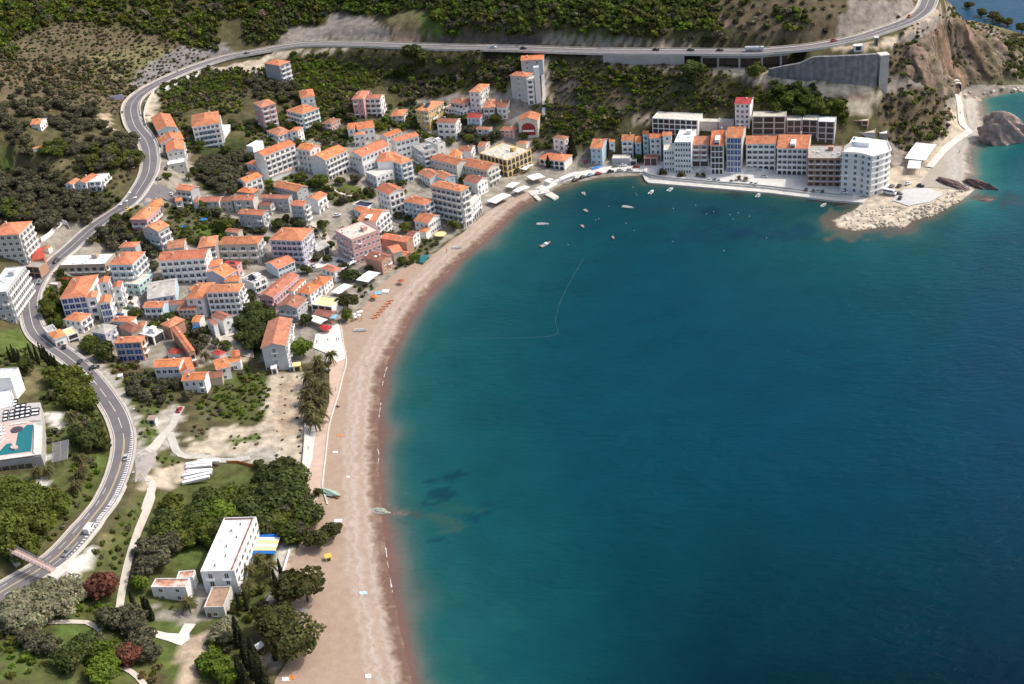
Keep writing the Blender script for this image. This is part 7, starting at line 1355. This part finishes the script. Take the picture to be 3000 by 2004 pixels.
for i, (x, y, s) in enumerate([(1800,880,2.0),(1850,850,1.4),(1900,905,1.6),(1980,860,1.2),(2060,840,1.6),(2150,815,1.5),(2250,830,2.2),(2320,840,1.8),(2290,815,1.4),(1690,1090,1.6),(1650,1130,1.4)]):
    p = ground(*PX('D', x, y)); o = inst("boulder", bms[i % 5], None, (p[0], p[1], zg(p[0], p[1]) + .2), (0, 0, i * 1.7), (s, s, s)); tag(o, "pale rock at the foot of the headland cliff beside the cove walkway", "boulder", "rocks below the cliff")
# ------------------------------------------------------------------ canopies, awnings and small buildings
M['orangec'] = paint('orange_cover', (.55,.17,.06)); M['canvas'] = nmat("white_canvas", (.82, .81, .79), .8, .05, .8); M['yellowc'] = nmat("yellow_canvas", (.80, .66, .30), .8, .06, .8); M['bluec'] = nmat("blue_canvas", (.015, .13, .42), .7, .08, .8)
def canopy(crop, A, B, C, h, label, mat='canvas', name="canopy", cat="canopy", slope=.3, stripes=None):
    PB = ground(*PX(crop, *B), up=h); zE = PB[2]; PA = at_z(*PX(crop, *A), zE); PC = at_z(*PX(crop, *C), zE); u, v, w, d = solve_rect(PA, PB, PC); v, d = (v, d) if d > 0 else (-v, -d)
    cc = PB[:2] - u * w / 2 + v * d / 2; t = empty(name, (cc[0], cc[1], zE - h), math.atan2(u[1], u[0])); tag(t, label, cat); x, y = w / 2, d / 2; FOOT.append((cc[0], cc[1], u[0], u[1], x, y, zE))
    if stripes:
        n = len(stripes)
        for i, m_ in enumerate(stripes):
            y0 = -y + d * i / n; y1 = -y + d * (i + 1) / n - .12; mb = MB(); mb.add([(-x, y0, h + slope), (x, y0, h), (x, y1, h), (-x, y1, h + slope), (-x, y0, h + slope - .12), (x, y0, h - .3), (x, y1, h - .3), (-x, y1, h + slope - .12)], [(0,1,2,3),(7,6,5,4),(0,4,5,1),(1,5,6,2),(2,6,7,3),(3,7,4,0)]); mb.build("awning", M[m_], t)
    else:
        mb = MB(); k = max(2, int(w / 4)); 
        for i in range(k):
            x0 = -x + w * i / k; x1 = -x + w * (i + 1) / k - .06; mb.add([(x0, -y, h), (x1, -y, h), (x1, 0, h + slope), (x0, 0, h + slope), (x1, y, h), (x0, y, h)], [(0, 1, 2, 3), (3, 2, 4, 5)]); mb.add([(x0, -y, h - .25), (x1, -y, h - .25), (x1, -y, h), (x0, -y, h)], [(0, 1, 2, 3)])
        mb.add([(-x, -y, h - .02), (x, -y, h - .02), (x, 0, h + slope - .02), (-x, 0, h + slope - .02), (x, y, h - .02), (-x, y, h - .02)], [(3, 2, 1, 0), (5, 4, 2, 3)]); mb.build("roof_sheet", M[mat], t)
    for px_ in np.linspace(-x + .2, x - .2, max(2, int(w / 4) + 1)):
        for py_ in (-y + .15, y - .15): pm = MB(); pm.tube((px_, py_, -.6), (px_, py_, h - .03), .06, .06, 6); pm.build("post", M['metal'], t)
    return t
for a in [('F',(2140,265),(2200,300),(2345,225),3,"long white beach awning above the gravel end of the beach"),('F',(940,985),(1030,1022),(1145,937),3.2,"large white canopy of the beach restaurant behind the sand"),('F',(705,1102),(770,1132),(890,1052),2.8,"white canopy between the beach restaurant and the spreading pine"),('F',(780,888),(800,905),(925,830),3,"white awning strip at the corner of the car park"),
          ('L',(0,497),(55,512),(165,465),3,"lower white seafront awning at the beach bend"),('L',(-40,445),(10,470),(75,425),3,"upper white seafront awning at the beach bend"),('L',(112,372),(195,402),(308,370),3,"broad white cafe canopy below the ochre hotel"),('L',(300,405),(340,417),(388,392),2.8,"small white oval-like canopy beside the broad cafe canopy"),('L',(70,272),(130,305),(200,257),3,"white canopy directly under the ochre hotel"),('L',(432,382),(455,387),(612,330),3,"pale cream canopy strip beside the seafront road"),
          ('D',(1272,1425),(1445,1470),(1545,1325),4,"largest white marquee roof below the headland"),('D',(1278,1535),(1395,1545),(1410,1475),3.5,"small white canopy in front of the largest marquee"),('Q',(1945,1115),(2112,1170),(2150,1105),3,"grey-white flat awning in front of the pale yellow beach bar"),('Q',(1855,985),(1905,1005),(1975,915),3.5,"white terrace awning beside the brown-roofed grey gabled house"),
          ('P',(1130,620),(1130,640),(1200,600),2,"x")][:14]: canopy(*a)
M['skyc'] = nmat("sky_blue_canvas", (.22,.50,.68), .8, .06, .8); canopy('F',(665,1345),(725,1358),(760,1322),2.6,"light blue awning on the seaward side of the beach bar",'skyc'); canopy('F',(1480,828),(1540,845),(1610,775),1.2,"bright turquoise-blue tarpaulin over beach gear at the top of the beach",'poolw',slope=.6); canopy('Q',(640,1230),(690,1245),(720,1180),3,"bright blue tarpaulin roof beside the L-shaped terracotta house",'tarp')
canopy('F',(1060,1165),(1105,1160),(1100,1135),.7,"orange tarpaulin heap on the sand below the beach restaurant",'orangec',slope=.5); canopy('F',(1085,1135),(1150,1130),(1150,1105),.6,"turquoise pedal-boat cover on the sand",'skyc',slope=.5); canopy('F',(1150,1115),(1215,1118),(1220,1090),.6,"white pedal-boat cover on the sand",slope=.5)
canopy('K',(945,488),(1140,488),(1200,322),3.2,"blue, white and yellow striped terrace awnings of the flat white hotel",name="striped_awning",cat="awning",stripes=['bluec','canvas','yellowc','canvas','bluec'] if False else ['bluec','yellowc','canvas','yellowc','canvas','bluec'],slope=.4)
canopy('K',(1000,1285),(1060,1245),(1112,1205),2.6,"white peaked tent half hidden under the bottom pines",name="tent",cat="tent",slope=1.2)
def pergola(crop, A, B, C, h, label):
    t = canopy(crop, A, B, C, h, label, 'metal', "pergola", "pergola", 0.0)
    for ch in list(t.children):
        if ch.name.startswith("roof_sheet"):
            x = max(v.co.x for v in ch.data.vertices); y = max(v.co.y for v in ch.data.vertices); bpy.data.objects.remove(ch); n = int(2 * y / .7)
            for i in range(n + 1): b = MB(); yy = -y + 2 * y * i / n; b.box(-x, x, yy - .12, yy + .12, h, h + .12); b.build("slat", M['slat'], t)
            for xx in (-x * .95, 0, x * .95): b = MB(); b.box(xx - .1, xx + .1, -y, y, h - .2, h); b.build("beam", M['slat'], t)
M['slat'] = nmat("grey_slats", (.30,.29,.30), .8, .15, 1)
pergola('R',(950,1260),(1250,1215),(1262,870),3,"grey slatted pergola below the hotel pool"); pergola('K',(1225,1060),(1385,1065),(1415,940),2.8,"grey slatted beach pergola below the lone round pine")
def hut(crop, x, y, w, d, h, rz, wall, roof, label, name, cat, door=True):
    p = ground(*PX(crop, x, y), up=h * .6); t = empty(name, (p[0], p[1], zg(p[0], p[1])), math.radians(rz)); tag(t, label, cat); b = MB(); b.box(-w/2, w/2, -d/2, d/2, -.8, h); b.build("wall", wall, t); b = MB(); b.add([(-w/2-.2,-d/2-.2,h),(w/2+.2,-d/2-.2,h),(w/2+.2,d/2+.2,h+.3),(-w/2-.2,d/2+.2,h+.3),(-w/2-.2,-d/2-.2,h+.12),(w/2+.2,-d/2-.2,h+.12),(w/2+.2,d/2+.2,h+.42),(-w/2-.2,d/2+.2,h+.42)],[(3,2,1,0),(4,5,6,7),(0,1,5,4),(1,2,6,5),(2,3,7,6),(3,0,4,7)]); b.build("roof", roof, t)
    if door: b = MB(); b.box(-w*.3, w*.3, -d/2-.05, -d/2, .1, h*.8); b.build("door", M['open'], t)
    return t
hut('I',1055,355,3.2,2.4,2.6,8,M['yellowc'],M['yellowc'],"yellow kiosk at the top of the beige building plot","kiosk","kiosk"); hut('I',1008,365,1.2,1.2,2,8,PAINT['pale'],PAINT['pale'],"pale blue cabin beside the yellow kiosk","toilet_cabin","cabin"); hut('I',866,378,2.2,2.2,2.8,5,M['white'],M['canvas'],"small white hut above the overgrown field","hut","hut"); hut('H',1402,725,3,2.4,2.4,-8,M['white'],nmat("pinkroof",(.36,.25,.22),.9,.1,1),"small white hut with a pinkish grey roof beside the gravel track","hut","hut")
hut('D',825,432,4.5,2.4,2.6,-5,M['white'],M['white'],"white site cabin on the roadside above the high stained wall","site_cabin","cabin"); hut('D',992,370,2.0,2.0,4.4,-5,M['conc'],M['white'],"tall grey box beside the upper highway above the stained wall","transformer_box","cabin"); hut('K',1590,520,1.8,1.6,1.5,10,M['yellowc'],PAINT['yellow'],"yellow stand on the sand beside the two small pines","kiosk","kiosk"); hut('H',1108,325,1.6,1.4,1.3,10,M['white'],M['white'],"small white box on the grass near the lay-by","hut","hut",False)
# tunnel mouth in the headland
p = ground(*PX('D', 1740, 815)); q = ground(*PX('D', 1745, 900)); d = (q - p)[:2]; t = empty("tunnel_portal", tuple(p), math.atan2(d[1], d[0]) + math.pi / 2); tag(t, "arched white tunnel mouth at the foot of the headland cliff", "tunnel portal")
mb = MB(); n = 10; ro, ri = 2.5, 1.9; O = [(ro * math.cos(math.pi * i / n), ro * math.sin(math.pi * i / n) + 1.2) for i in range(n + 1)]; I_ = [(ri * math.cos(math.pi * i / n), ri * math.sin(math.pi * i / n) + 1.2) for i in range(n + 1)]
for y0, y1 in ((-.5, 7.0),):
    for i in range(n):
        mb.face([(O[i][0], y0, O[i][1]), (O[i+1][0], y0, O[i+1][1]), (O[i+1][0], y1, O[i+1][1]), (O[i][0], y1, O[i][1])]); mb.face([(I_[i][0], y0, I_[i][1]), (O[i][0], y0, O[i][1]), (O[i+1][0], y0, O[i+1][1]), (I_[i+1][0], y0, I_[i+1][1])]); mb.face([(I_[i+1][0], y0, I_[i+1][1]), (I_[i+1][0], y1, I_[i+1][1]), (I_[i][0], y1, I_[i][1]), (I_[i][0], y0, I_[i][1])], 1)
for s in (-1, 1): mb.box(s * (ri + ro) / 2 - .3, s * (ri + ro) / 2 + .3, -.5, 7, -1, 1.2)
mb.face([(-ri, 1.5, -.5), (ri, 1.5, -.5)] + [(a, 1.5, b) for a, b in I_], 1); mb.build("arch", [M['pale'], M['open']], t)
# long white concrete beams
for i, (x0, y0, x1, y1) in enumerate([(220,1142,420,1165),(125,1170,350,1185),(125,1195,350,1208),(130,1232,355,1250),(95,1265,360,1255),(110,1295,355,1275),(95,1325,335,1305)]):
    a = ground(*PX('I', x0, y0), up=.7); b = ground(*PX('I', x1, y1), up=.7); z = max(zg(a[0], a[1]), zg(b[0], b[1])); ln = np.hypot(*(b - a)[:2]); t = MB(); t.box(-ln/2, ln/2, -.55, .55, .1, .95); t.box(-ln/2 + .2, ln/2 - .2, -.75, .75, .95, 1.1)
    o = t.build("concrete_beam", M['white']); o.location = ((a[0] + b[0]) / 2, (a[1] + b[1]) / 2, z); o.rotation_euler = (0, 0, math.atan2(b[1] - a[1], b[0] - a[0])); tag(o, "long white concrete beam lying on the gravel yard above the wood", "concrete beam", "concrete beams on the gravel yard")
# fences, billboard
def fence(line, h, mat, label, name="fence"):
    L = smooth_line(line, 2.0); t = empty(name, tuple(L[0])); tag(t, label, "fence"); b = L[0]
    wall_strip("panel", [p - b for p in L], .08, lambda i, p: zg(p[0] + b[0], p[1] + b[1]) - b[2] - .3, lambda i, p: zg(p[0] + b[0], p[1] + b[1]) - b[2] + h, mat, t)
    for p in L[::3]: pm = MB(); q = p - b; z = zg(p[0], p[1]) - b[2]; pm.box(q[0] - .07, q[0] + .07, q[1] - .12, q[1] - .05, z - .3, z + h + .15); pm.build("post", M['metal'], t)
    return t
fence([ground(*PX('P', x, y), up=1) for x, y in [(630,335),(740,270),(850,160),(950,60),(1025,80),(1060,140)]], 2.6, M['canvas'], "tall white sheet fence curving behind the big cream apartment block"); fence([ground(*PX('I', x, y)) for x, y in [(470,1160),(560,1160),(640,1180),(770,1205)]], 1.1, PAINT['orange'], "bright orange net fence along the top of the wood")
t = empty("billboard", tuple(ground(*PX('A', 1080, 935))), math.radians(12)); tag(t, "pale billboard on legs beside the hairpin's outer edge", "billboard"); b = MB(); b.box(-4, 4, -.1, .1, 1.2, 4.2); b.build("panel", nmat("billboard_face", (.55,.50,.60), .6, .25, .6), t)
for s in (-3, 0, 3): b = MB(); b.tube((s, .3, -1), (s, .3, 4), .12, .12, 6); b.build("post", M['metal'], t)
# ------------------------------------------------------------------ hotel pool terrace
def pool():
    zd = 22.6; A_ = lambda x, y, z=zd: at_z(*PX('R', x, y), z)[:2]; P0 = A_(300, 700); zl = min(zg(*A_(x, y)) for x, y in [(740,1150),(0,1250),(780,640)]) - 1
    t = empty("pool_terrace", (P0[0], P0[1], zd)); tag(t, "pink hotel pool terrace with a turquoise kidney pool at the left edge", "pool terrace"); L = lambda T: [tuple(A_(*map(float, q.split(','))) - P0) for q in T.split()]
    def pr(nm, T, z0, z1, m):
        W_ = L(T)
        if sum(W_[i][0] * W_[(i + 1) % len(W_)][1] - W_[(i + 1) % len(W_)][0] * W_[i][1] for i in range(len(W_))) < 0: W_ = W_[::-1]
        b = MB(); b.prism(W_, z0, z1); return b.build(nm, m, t)
    M['pinkdeck'] = nmat("pink_terrace", (.58,.42,.36), .9, .08, .6); M['greydeck'] = nmat("grey_terrace", (.48,.45,.43), .9, .08, .6)
    pr("base", '-350,330 560,190 740,180 785,640 755,1155 -350,1290', zl - zd, -.3, M['conc']); pr("deck", '-350,560 530,520 640,560 640,1090 620,1150 -350,1240', -.3, -.02, M['pinkdeck']); pr("upper_deck", '-350,330 560,190 735,182 745,510 530,520 -350,560', -.3, 0, M['greydeck'])
    pr("pool", '330,740 500,590 610,590 570,1080 -350,1200 -350,1090 0,1070 120,940 200,930 280,1000', -.06, .0, M['poolw']); pr("coping", '640,600 785,620 755,1150 650,1160', -.3, .35, M['pale']); pr("parapet", '640,600 662,600 650,1140 628,1140', -.3, .8, M['white']); pr("front_canopy", '-350,1215 640,1120 645,1165 -350,1300', .1, .35, M['pale']); pr("pool_cover", '185,700 250,640 350,620 425,640 400,700 300,745 215,745', -.02, .12, nmat("dark_cover", (.07,.06,.07), .7, .1, 1)); pr("planter", '200,1010 260,985 330,1000 335,1040 280,1060 205,1045', -.05, .6, M['pinkdeck'])
    for i in range(5):
        a = A_(-60 + i * 140, 1290 - i * 18); b = MB(); b.box(-1.1, 1.1, -.04, 0, -3.4, -1.7); o = b.build("opening", M['open'], t); o.location = (a[0] - P0[0], a[1] - P0[1] - .55, 0); o.rotation_euler = (0, 0, math.radians(8))
    fr = MB(); fr.box(-.95, .95, -.95, .95, .05, .32); fr.box(-.95, .95, .75, .95, .32, .75); fm = fr.mesh("frame", PAINT['black']); cu = MB(); cu.box(-.62, .62, -.62, .5, .32, .46); cum = cu.mesh("cushion", M['canvas'])
    for x, y in [(105,360),(98,425),(92,490),(220,345),(213,405),(212,470),(325,315),(315,385),(308,455),(415,300),(410,365),(408,430),(515,290),(510,345),(505,415),(620,320),(672,315),(618,385),(668,380),(275,160),(272,215),(325,250),(430,230)]:
        p = A_(x, y, zd + .4); o = empty("daybed", (p[0], p[1], zd), math.radians(8)); tag(o, "square black daybed with a white cushion on the hotel terrace", "daybed", "daybeds on the pool terrace"); inst("frame", fm, o); inst("cushion", cum, o)
    fr = MB(); fr.box(-.95, .95, -.32, .32, .18, .28); fr.add([(.4, -.32, .28), (.95, -.32, .75), (.95, .32, .75), (.4, .32, .28)], [(0, 1, 2, 3), (3, 2, 1, 0)])
    for x in (-.8, .7):
        for y in (-.26, .26): fr.box(x - .04, x + .04, y - .04, y + .04, 0, .18)
    lm = fr.mesh("sun_lounger", M['canvas'])
    for x, y, r in [(240,590,30),(310,575,30),(380,570,20),(460,560,10),(20,640,100),(70,640,100),(20,690,100),(70,690,100),(20,770,60),(70,765,60),(30,830,60),(70,860,60),(30,910,60)]:
        p = A_(x, y); o = inst("sun_lounger", lm, None, (p[0], p[1], zd), (0, 0, math.radians(r))); tag(o, "pale sun lounger around the kidney pool", "sun lounger", "sun loungers by the pool")
    om = fr.mesh("sun_lounger", PAINT['orange']); 
    for i in range(7):
        for k in range(2):
            p = ground(*PX('F', 1070 + i * 25 + k * 28, 1355 - i * 26 - k * 6)); o = inst("sun_lounger", om, None, (p[0], p[1], zg(p[0], p[1]) + .1), (0, 0, math.radians(-25))); tag(o, "orange sunbed in the double row on the sand below the beach restaurant", "sunbed", "orange sunbeds on the beach")
pool()
def parasol(crop, x, y, mat, label, r=1.8, group=None):
    p = ground(*PX(crop, x, y), up=2.3); t = empty("parasol", (p[0], p[1], zg(p[0], p[1]))); tag(t, label, "parasol", group); b = MB(); b.tube((0, 0, -.3), (0, 0, 2.5), .04, .04, 6); b.build("pole", M['metal'], t); b = MB(); n = 8; V = [(r * math.cos(2 * math.pi * i / n), r * math.sin(2 * math.pi * i / n), 2.0) for i in range(n)] + [(0, 0, 2.6)]; b.add(V, [(i, (i + 1) % n, n) for i in range(n)]); b.add([(v[0], v[1], v[2] - .02) for v in V], [(n, (i + 1) % n, i) for i in range(n)]); b.build("canopy", mat, t)
parasol('I',1300,25,PAINT['red'],"large red parasol on the square below the beach bar",2.6); parasol('I',1270,10,PAINT['red'],"smaller red parasol left of the large one on the square",1.8); parasol('F',1690,575,M['yellowc'],"bright orange-yellow cafe parasol behind the upper beach",3.2); parasol('F',1330,1003,nmat("rust_canvas",(.35,.10,.05),.8,.1,1),"rust-brown parasol on the sand right of the beach restaurant",1.8); parasol('F',1085,1145,PAINT['orange'],"orange parasol on the sand by the pedal boats",1.9)
for i, (x, y) in enumerate([(900,1310),(935,1290),(960,1285),(905,1335),(940,1320),(690,1385),(660,1420)]): parasol('F', x, y, PAINT['red'] if i > 4 else M['canvas'], ["pale parasol","pale parasol"][i % 2] + " among the beach bar tables" if i <= 4 else "small red parasol at the beach bar corner", 1.0, "beach bar parasols")
for i, (x, y, col) in enumerate([(745,832,'blue'),(965,752,'tarp')]): p = ground(*PX('O', x, y), up=1); t = empty("trampoline" if i == 0 else "tarpaulin_stack", (p[0], p[1], zg(p[0], p[1]))); tag(t, ["round blue garden trampoline in the central gardens", "blue tarpaulin-covered stack in the yard of the old stone row"][i], ["trampoline", "tarpaulin"][i]); b = MB(); b.tube((0, 0, .8), (0, 0, 1.0), 1.7, 1.7, 16); b.build("mat", M['tarp'], t); [MB.build(mm, "leg", M['metal'], t) for mm in [(lambda m: (m.tube((1.5 * math.cos(a), 1.5 * math.sin(a), -.3), (1.5 * math.cos(a), 1.5 * math.sin(a), .8), .05, .05, 5), m)[1])(MB()) for a in (0, 1.57, 3.14, 4.71)]]
# beached green net boat
p = ground(*PX('I', 1320, 1420)); t = empty("covered_boat", (p[0], p[1], zg(p[0], p[1])), math.radians(-32)); tag(t, "long pale green tarpaulin-covered boat beside the dark bush on the beach", "boat"); inst("cover", rock_mesh("cover", 61, 3, nmat("pale_green_cover", (.36,.46,.37), .8, .25, 1.2, bump=.5), 5.2, 1.7, 1.3, .25), t, (0, 0, .5)); b = MB(); b.box(-4.4, 4.6, -.9, .9, -.3, .25); b.build("keel", M['boatwood'], t)
# street lamps
for i, (crop, x, y) in enumerate([('J',1000,180),('H',1235,1395),('H',1240,800),('A',1935,545),('A',1405,870),('B',870,405),('D',1170,275),('E',1470,210)]):
    p = ground(*PX(crop, x, y)); t = empty("street_lamp", (p[0], p[1], zg(p[0], p[1]))); tag(t, "thin grey street lamp at the edge of the highway", "street lamp", "street lamps along the highway"); b = MB(); b.tube((0, 0, -.5), (0, 0, 8), .09, .06, 6); b.tube((0, 0, 8), (1.4, .3, 8.4), .05, .05, 5); b.build("pole", M['metal'], t); b = MB(); b.box(1.2, 1.9, .15, .5, 8.32, 8.45); b.build("lamp_head", M['white'], t)
# people: one continuous skinned body, seen very small
def person_mesh(cols, stride=.18):
    J = [(0,0,.92),(0,0,1.15),(0,0,1.40),(0,0,1.50),(0,0,1.66),(.20,0,1.40),(.27,.05,1.13),(.28,.16,.90),(-.20,0,1.40),(-.27,-.05,1.13),(-.28,.10,.90),(.10,stride*.5,.88),(.11,stride,.48),(.11,stride*.9,.06),(.11,stride+.13,.03),(-.10,-stride*.5,.88),(-.11,-stride*.6,.48),(-.11,-stride,.06),(-.11,-stride+.13,.03)]
    Eg = [(0,1),(1,2),(2,3),(3,4),(2,5),(5,6),(6,7),(2,8),(8,9),(9,10),(0,11),(11,12),(12,13),(13,14),(0,15),(15,16),(16,17),(17,18)]; Rr = [.15,.135,.15,.06,.11,.065,.05,.04,.065,.05,.04,.095,.07,.05,.045,.095,.07,.05,.045]
    me = bpy.data.meshes.new("person"); me.from_pydata(J, Eg, []); o = bpy.data.objects.new("person", me); COL.objects.link(o); md = o.modifiers.new("skin", 'SKIN'); me.skin_vertices.new() if not me.skin_vertices else None
    for v, r in zip(me.skin_vertices[0].data, Rr): v.radius = (r, r)
    me.skin_vertices[0].data[0].use_root = True; o.modifiers.new("sub", 'SUBSURF').levels = 1
    ev = o.evaluated_get(bpy.context.evaluated_depsgraph_get()); out = bpy.data.meshes.new_from_object(ev); bpy.data.objects.remove(o); out.name = "person"; out.materials.clear()
    for m_ in cols: out.materials.append(m_)
    for p_ in out.polygons: z = p_.center.z; p_.material_index = 0 if z > 1.47 or abs(p_.center.x) > .23 or z < .1 else (1 if z > .93 else 2)
    return out
M['skin'] = nmat("skin", (.45, .27, .19), .6, .05, 3); CL = [nmat("cloth_" + n, c_, .9, .1, 4) for n, c_ in (("dark", (.03,.03,.05)), ("white", (.7,.7,.68)), ("red", (.4,.05,.05)), ("blue", (.08,.14,.3)), ("tan", (.35,.28,.2)))]
PM = [person_mesh([M['skin'], CL[a], CL[b]], s) for a, b, s in ((0,0,.18),(1,3,.12),(2,0,.2),(3,4,.05))]; HM = MB(); HM.tube((0,-.01,1.60),(0,-.01,1.70),.115,.07,8); HM = HM.mesh("hair", CL[0])
for i, (crop, x, y, t) in enumerate([('I',1222,150,"person in dark clothes walking on the square beside the palm trees"),('I',1232,118,"person in a white top on the square below the red parasol"),('I',1388,128,"left one of two people standing at the edge of the beach square"),('I',1404,130,"right one of two people standing at the edge of the beach square"),('I',1312,132,"person in red in the middle of the beach square"),('I',1150,1032,"person walking on the white paved strip beside the wall"),('K',1522,130,"person in blue walking on the sandy path by the curved wall"),('K',1488,62,"person in dark clothes on the sandy path above the curved wall"),('F',968,1365,"person standing on the sand by the beach bar trees"),('F',1320,1275,"person lying-down group's standing companion near the pebbles"),('D',1765,1035,"person on the white walkway to the tunnel"),('I',1378,545,"person walking along the beach wall by the palms"),('I',1395,690,"person sitting place by the beach wall"),('G',1755,455,"person on the grey cove beach"),('F',1750,735,"person in dark clothes where the beach bends"),('F',1425,1132,"person in white standing alone on the middle of the beach")]):
    p = ground(*PX(crop, x, y), up=.9); o = inst("person", PM[i % 4], None, (p[0], p[1], zg(p[0], p[1]) + .22), (0, 0, i * 1.3)); tag(o, {9: "person in white standing near the pebbly waterline below the orange sunbeds", 12: "person in blue standing close to the beach wall beside the field"}.get(i, t), "person"); inst("hair", HM, o)

# towels and small gear left on the sand
def towel(crop, x, y, mat, label, w=2.0, d=1.1):
    p = ground(*PX(crop, x, y)); n = 6; V = []; 
    for i in range(n + 1):
        for j in range(4):
            a = -w/2 + w * i / n; b = -d/2 + d * j / 3; q = (p[0] + a, p[1] + b); V.append((a, b, zg(*q) - zg(p[0], p[1]) + .12 + .09 * math.sin(i * 1.7 + j)))
    mb = MB(); mb.add(V, [(i * 4 + j, i * 4 + 4 + j, i * 4 + 5 + j, i * 4 + 1 + j) for i in range(n) for j in range(3)]); o = mb.build("beach_towel", mat); o.location = (p[0], p[1], zg(p[0], p[1]) + .05); tag(o, label, "towel")
towel('K',1880,815,PAINT['pale'],"pale blue towel spread on the pebbles near the waterline",2.4,1.6); towel('K',1922,1505,M['canvas'],"white towel lowest on the beach near the bottom of the photo",1.6,1.6); towel('K',1672,215,M['canvas'],"large white sheet lying by the end of the curved beach wall",2.6,1.6); towel('I',1376,1070,M['canvas'],"white towel on the sand beside the beach wall",1.8,1.2); towel('I',1484,1276,M['canvas'],"small white towel on the pebbly streak",1.2,1.0); towel('I',1410,930,PAINT['orange'],"orange chair drawn as a flat cloth on the sand by the beach wall",2.0,1.2); towel('K',1500,1095,CL[0],"dark mat lying alone on the lower beach",1.2,.9); towel('I',1395,690,CL[0],"dark bundle on the sand by the beach wall",1.6,1.0); towel('I',1632,346,CL[4],"brown mat on the upper beach left of the foam line",1.4,.9); towel('K',1240,1530,M['canvas'],"white cloth at the very bottom of the beach beside an orange one",2.2,1.4); towel('K',1290,1515,PAINT['orange'],"orange cloth at the very bottom of the beach",1.6,1.6)  # the orange chair by the wall is drawn with the towel mesh
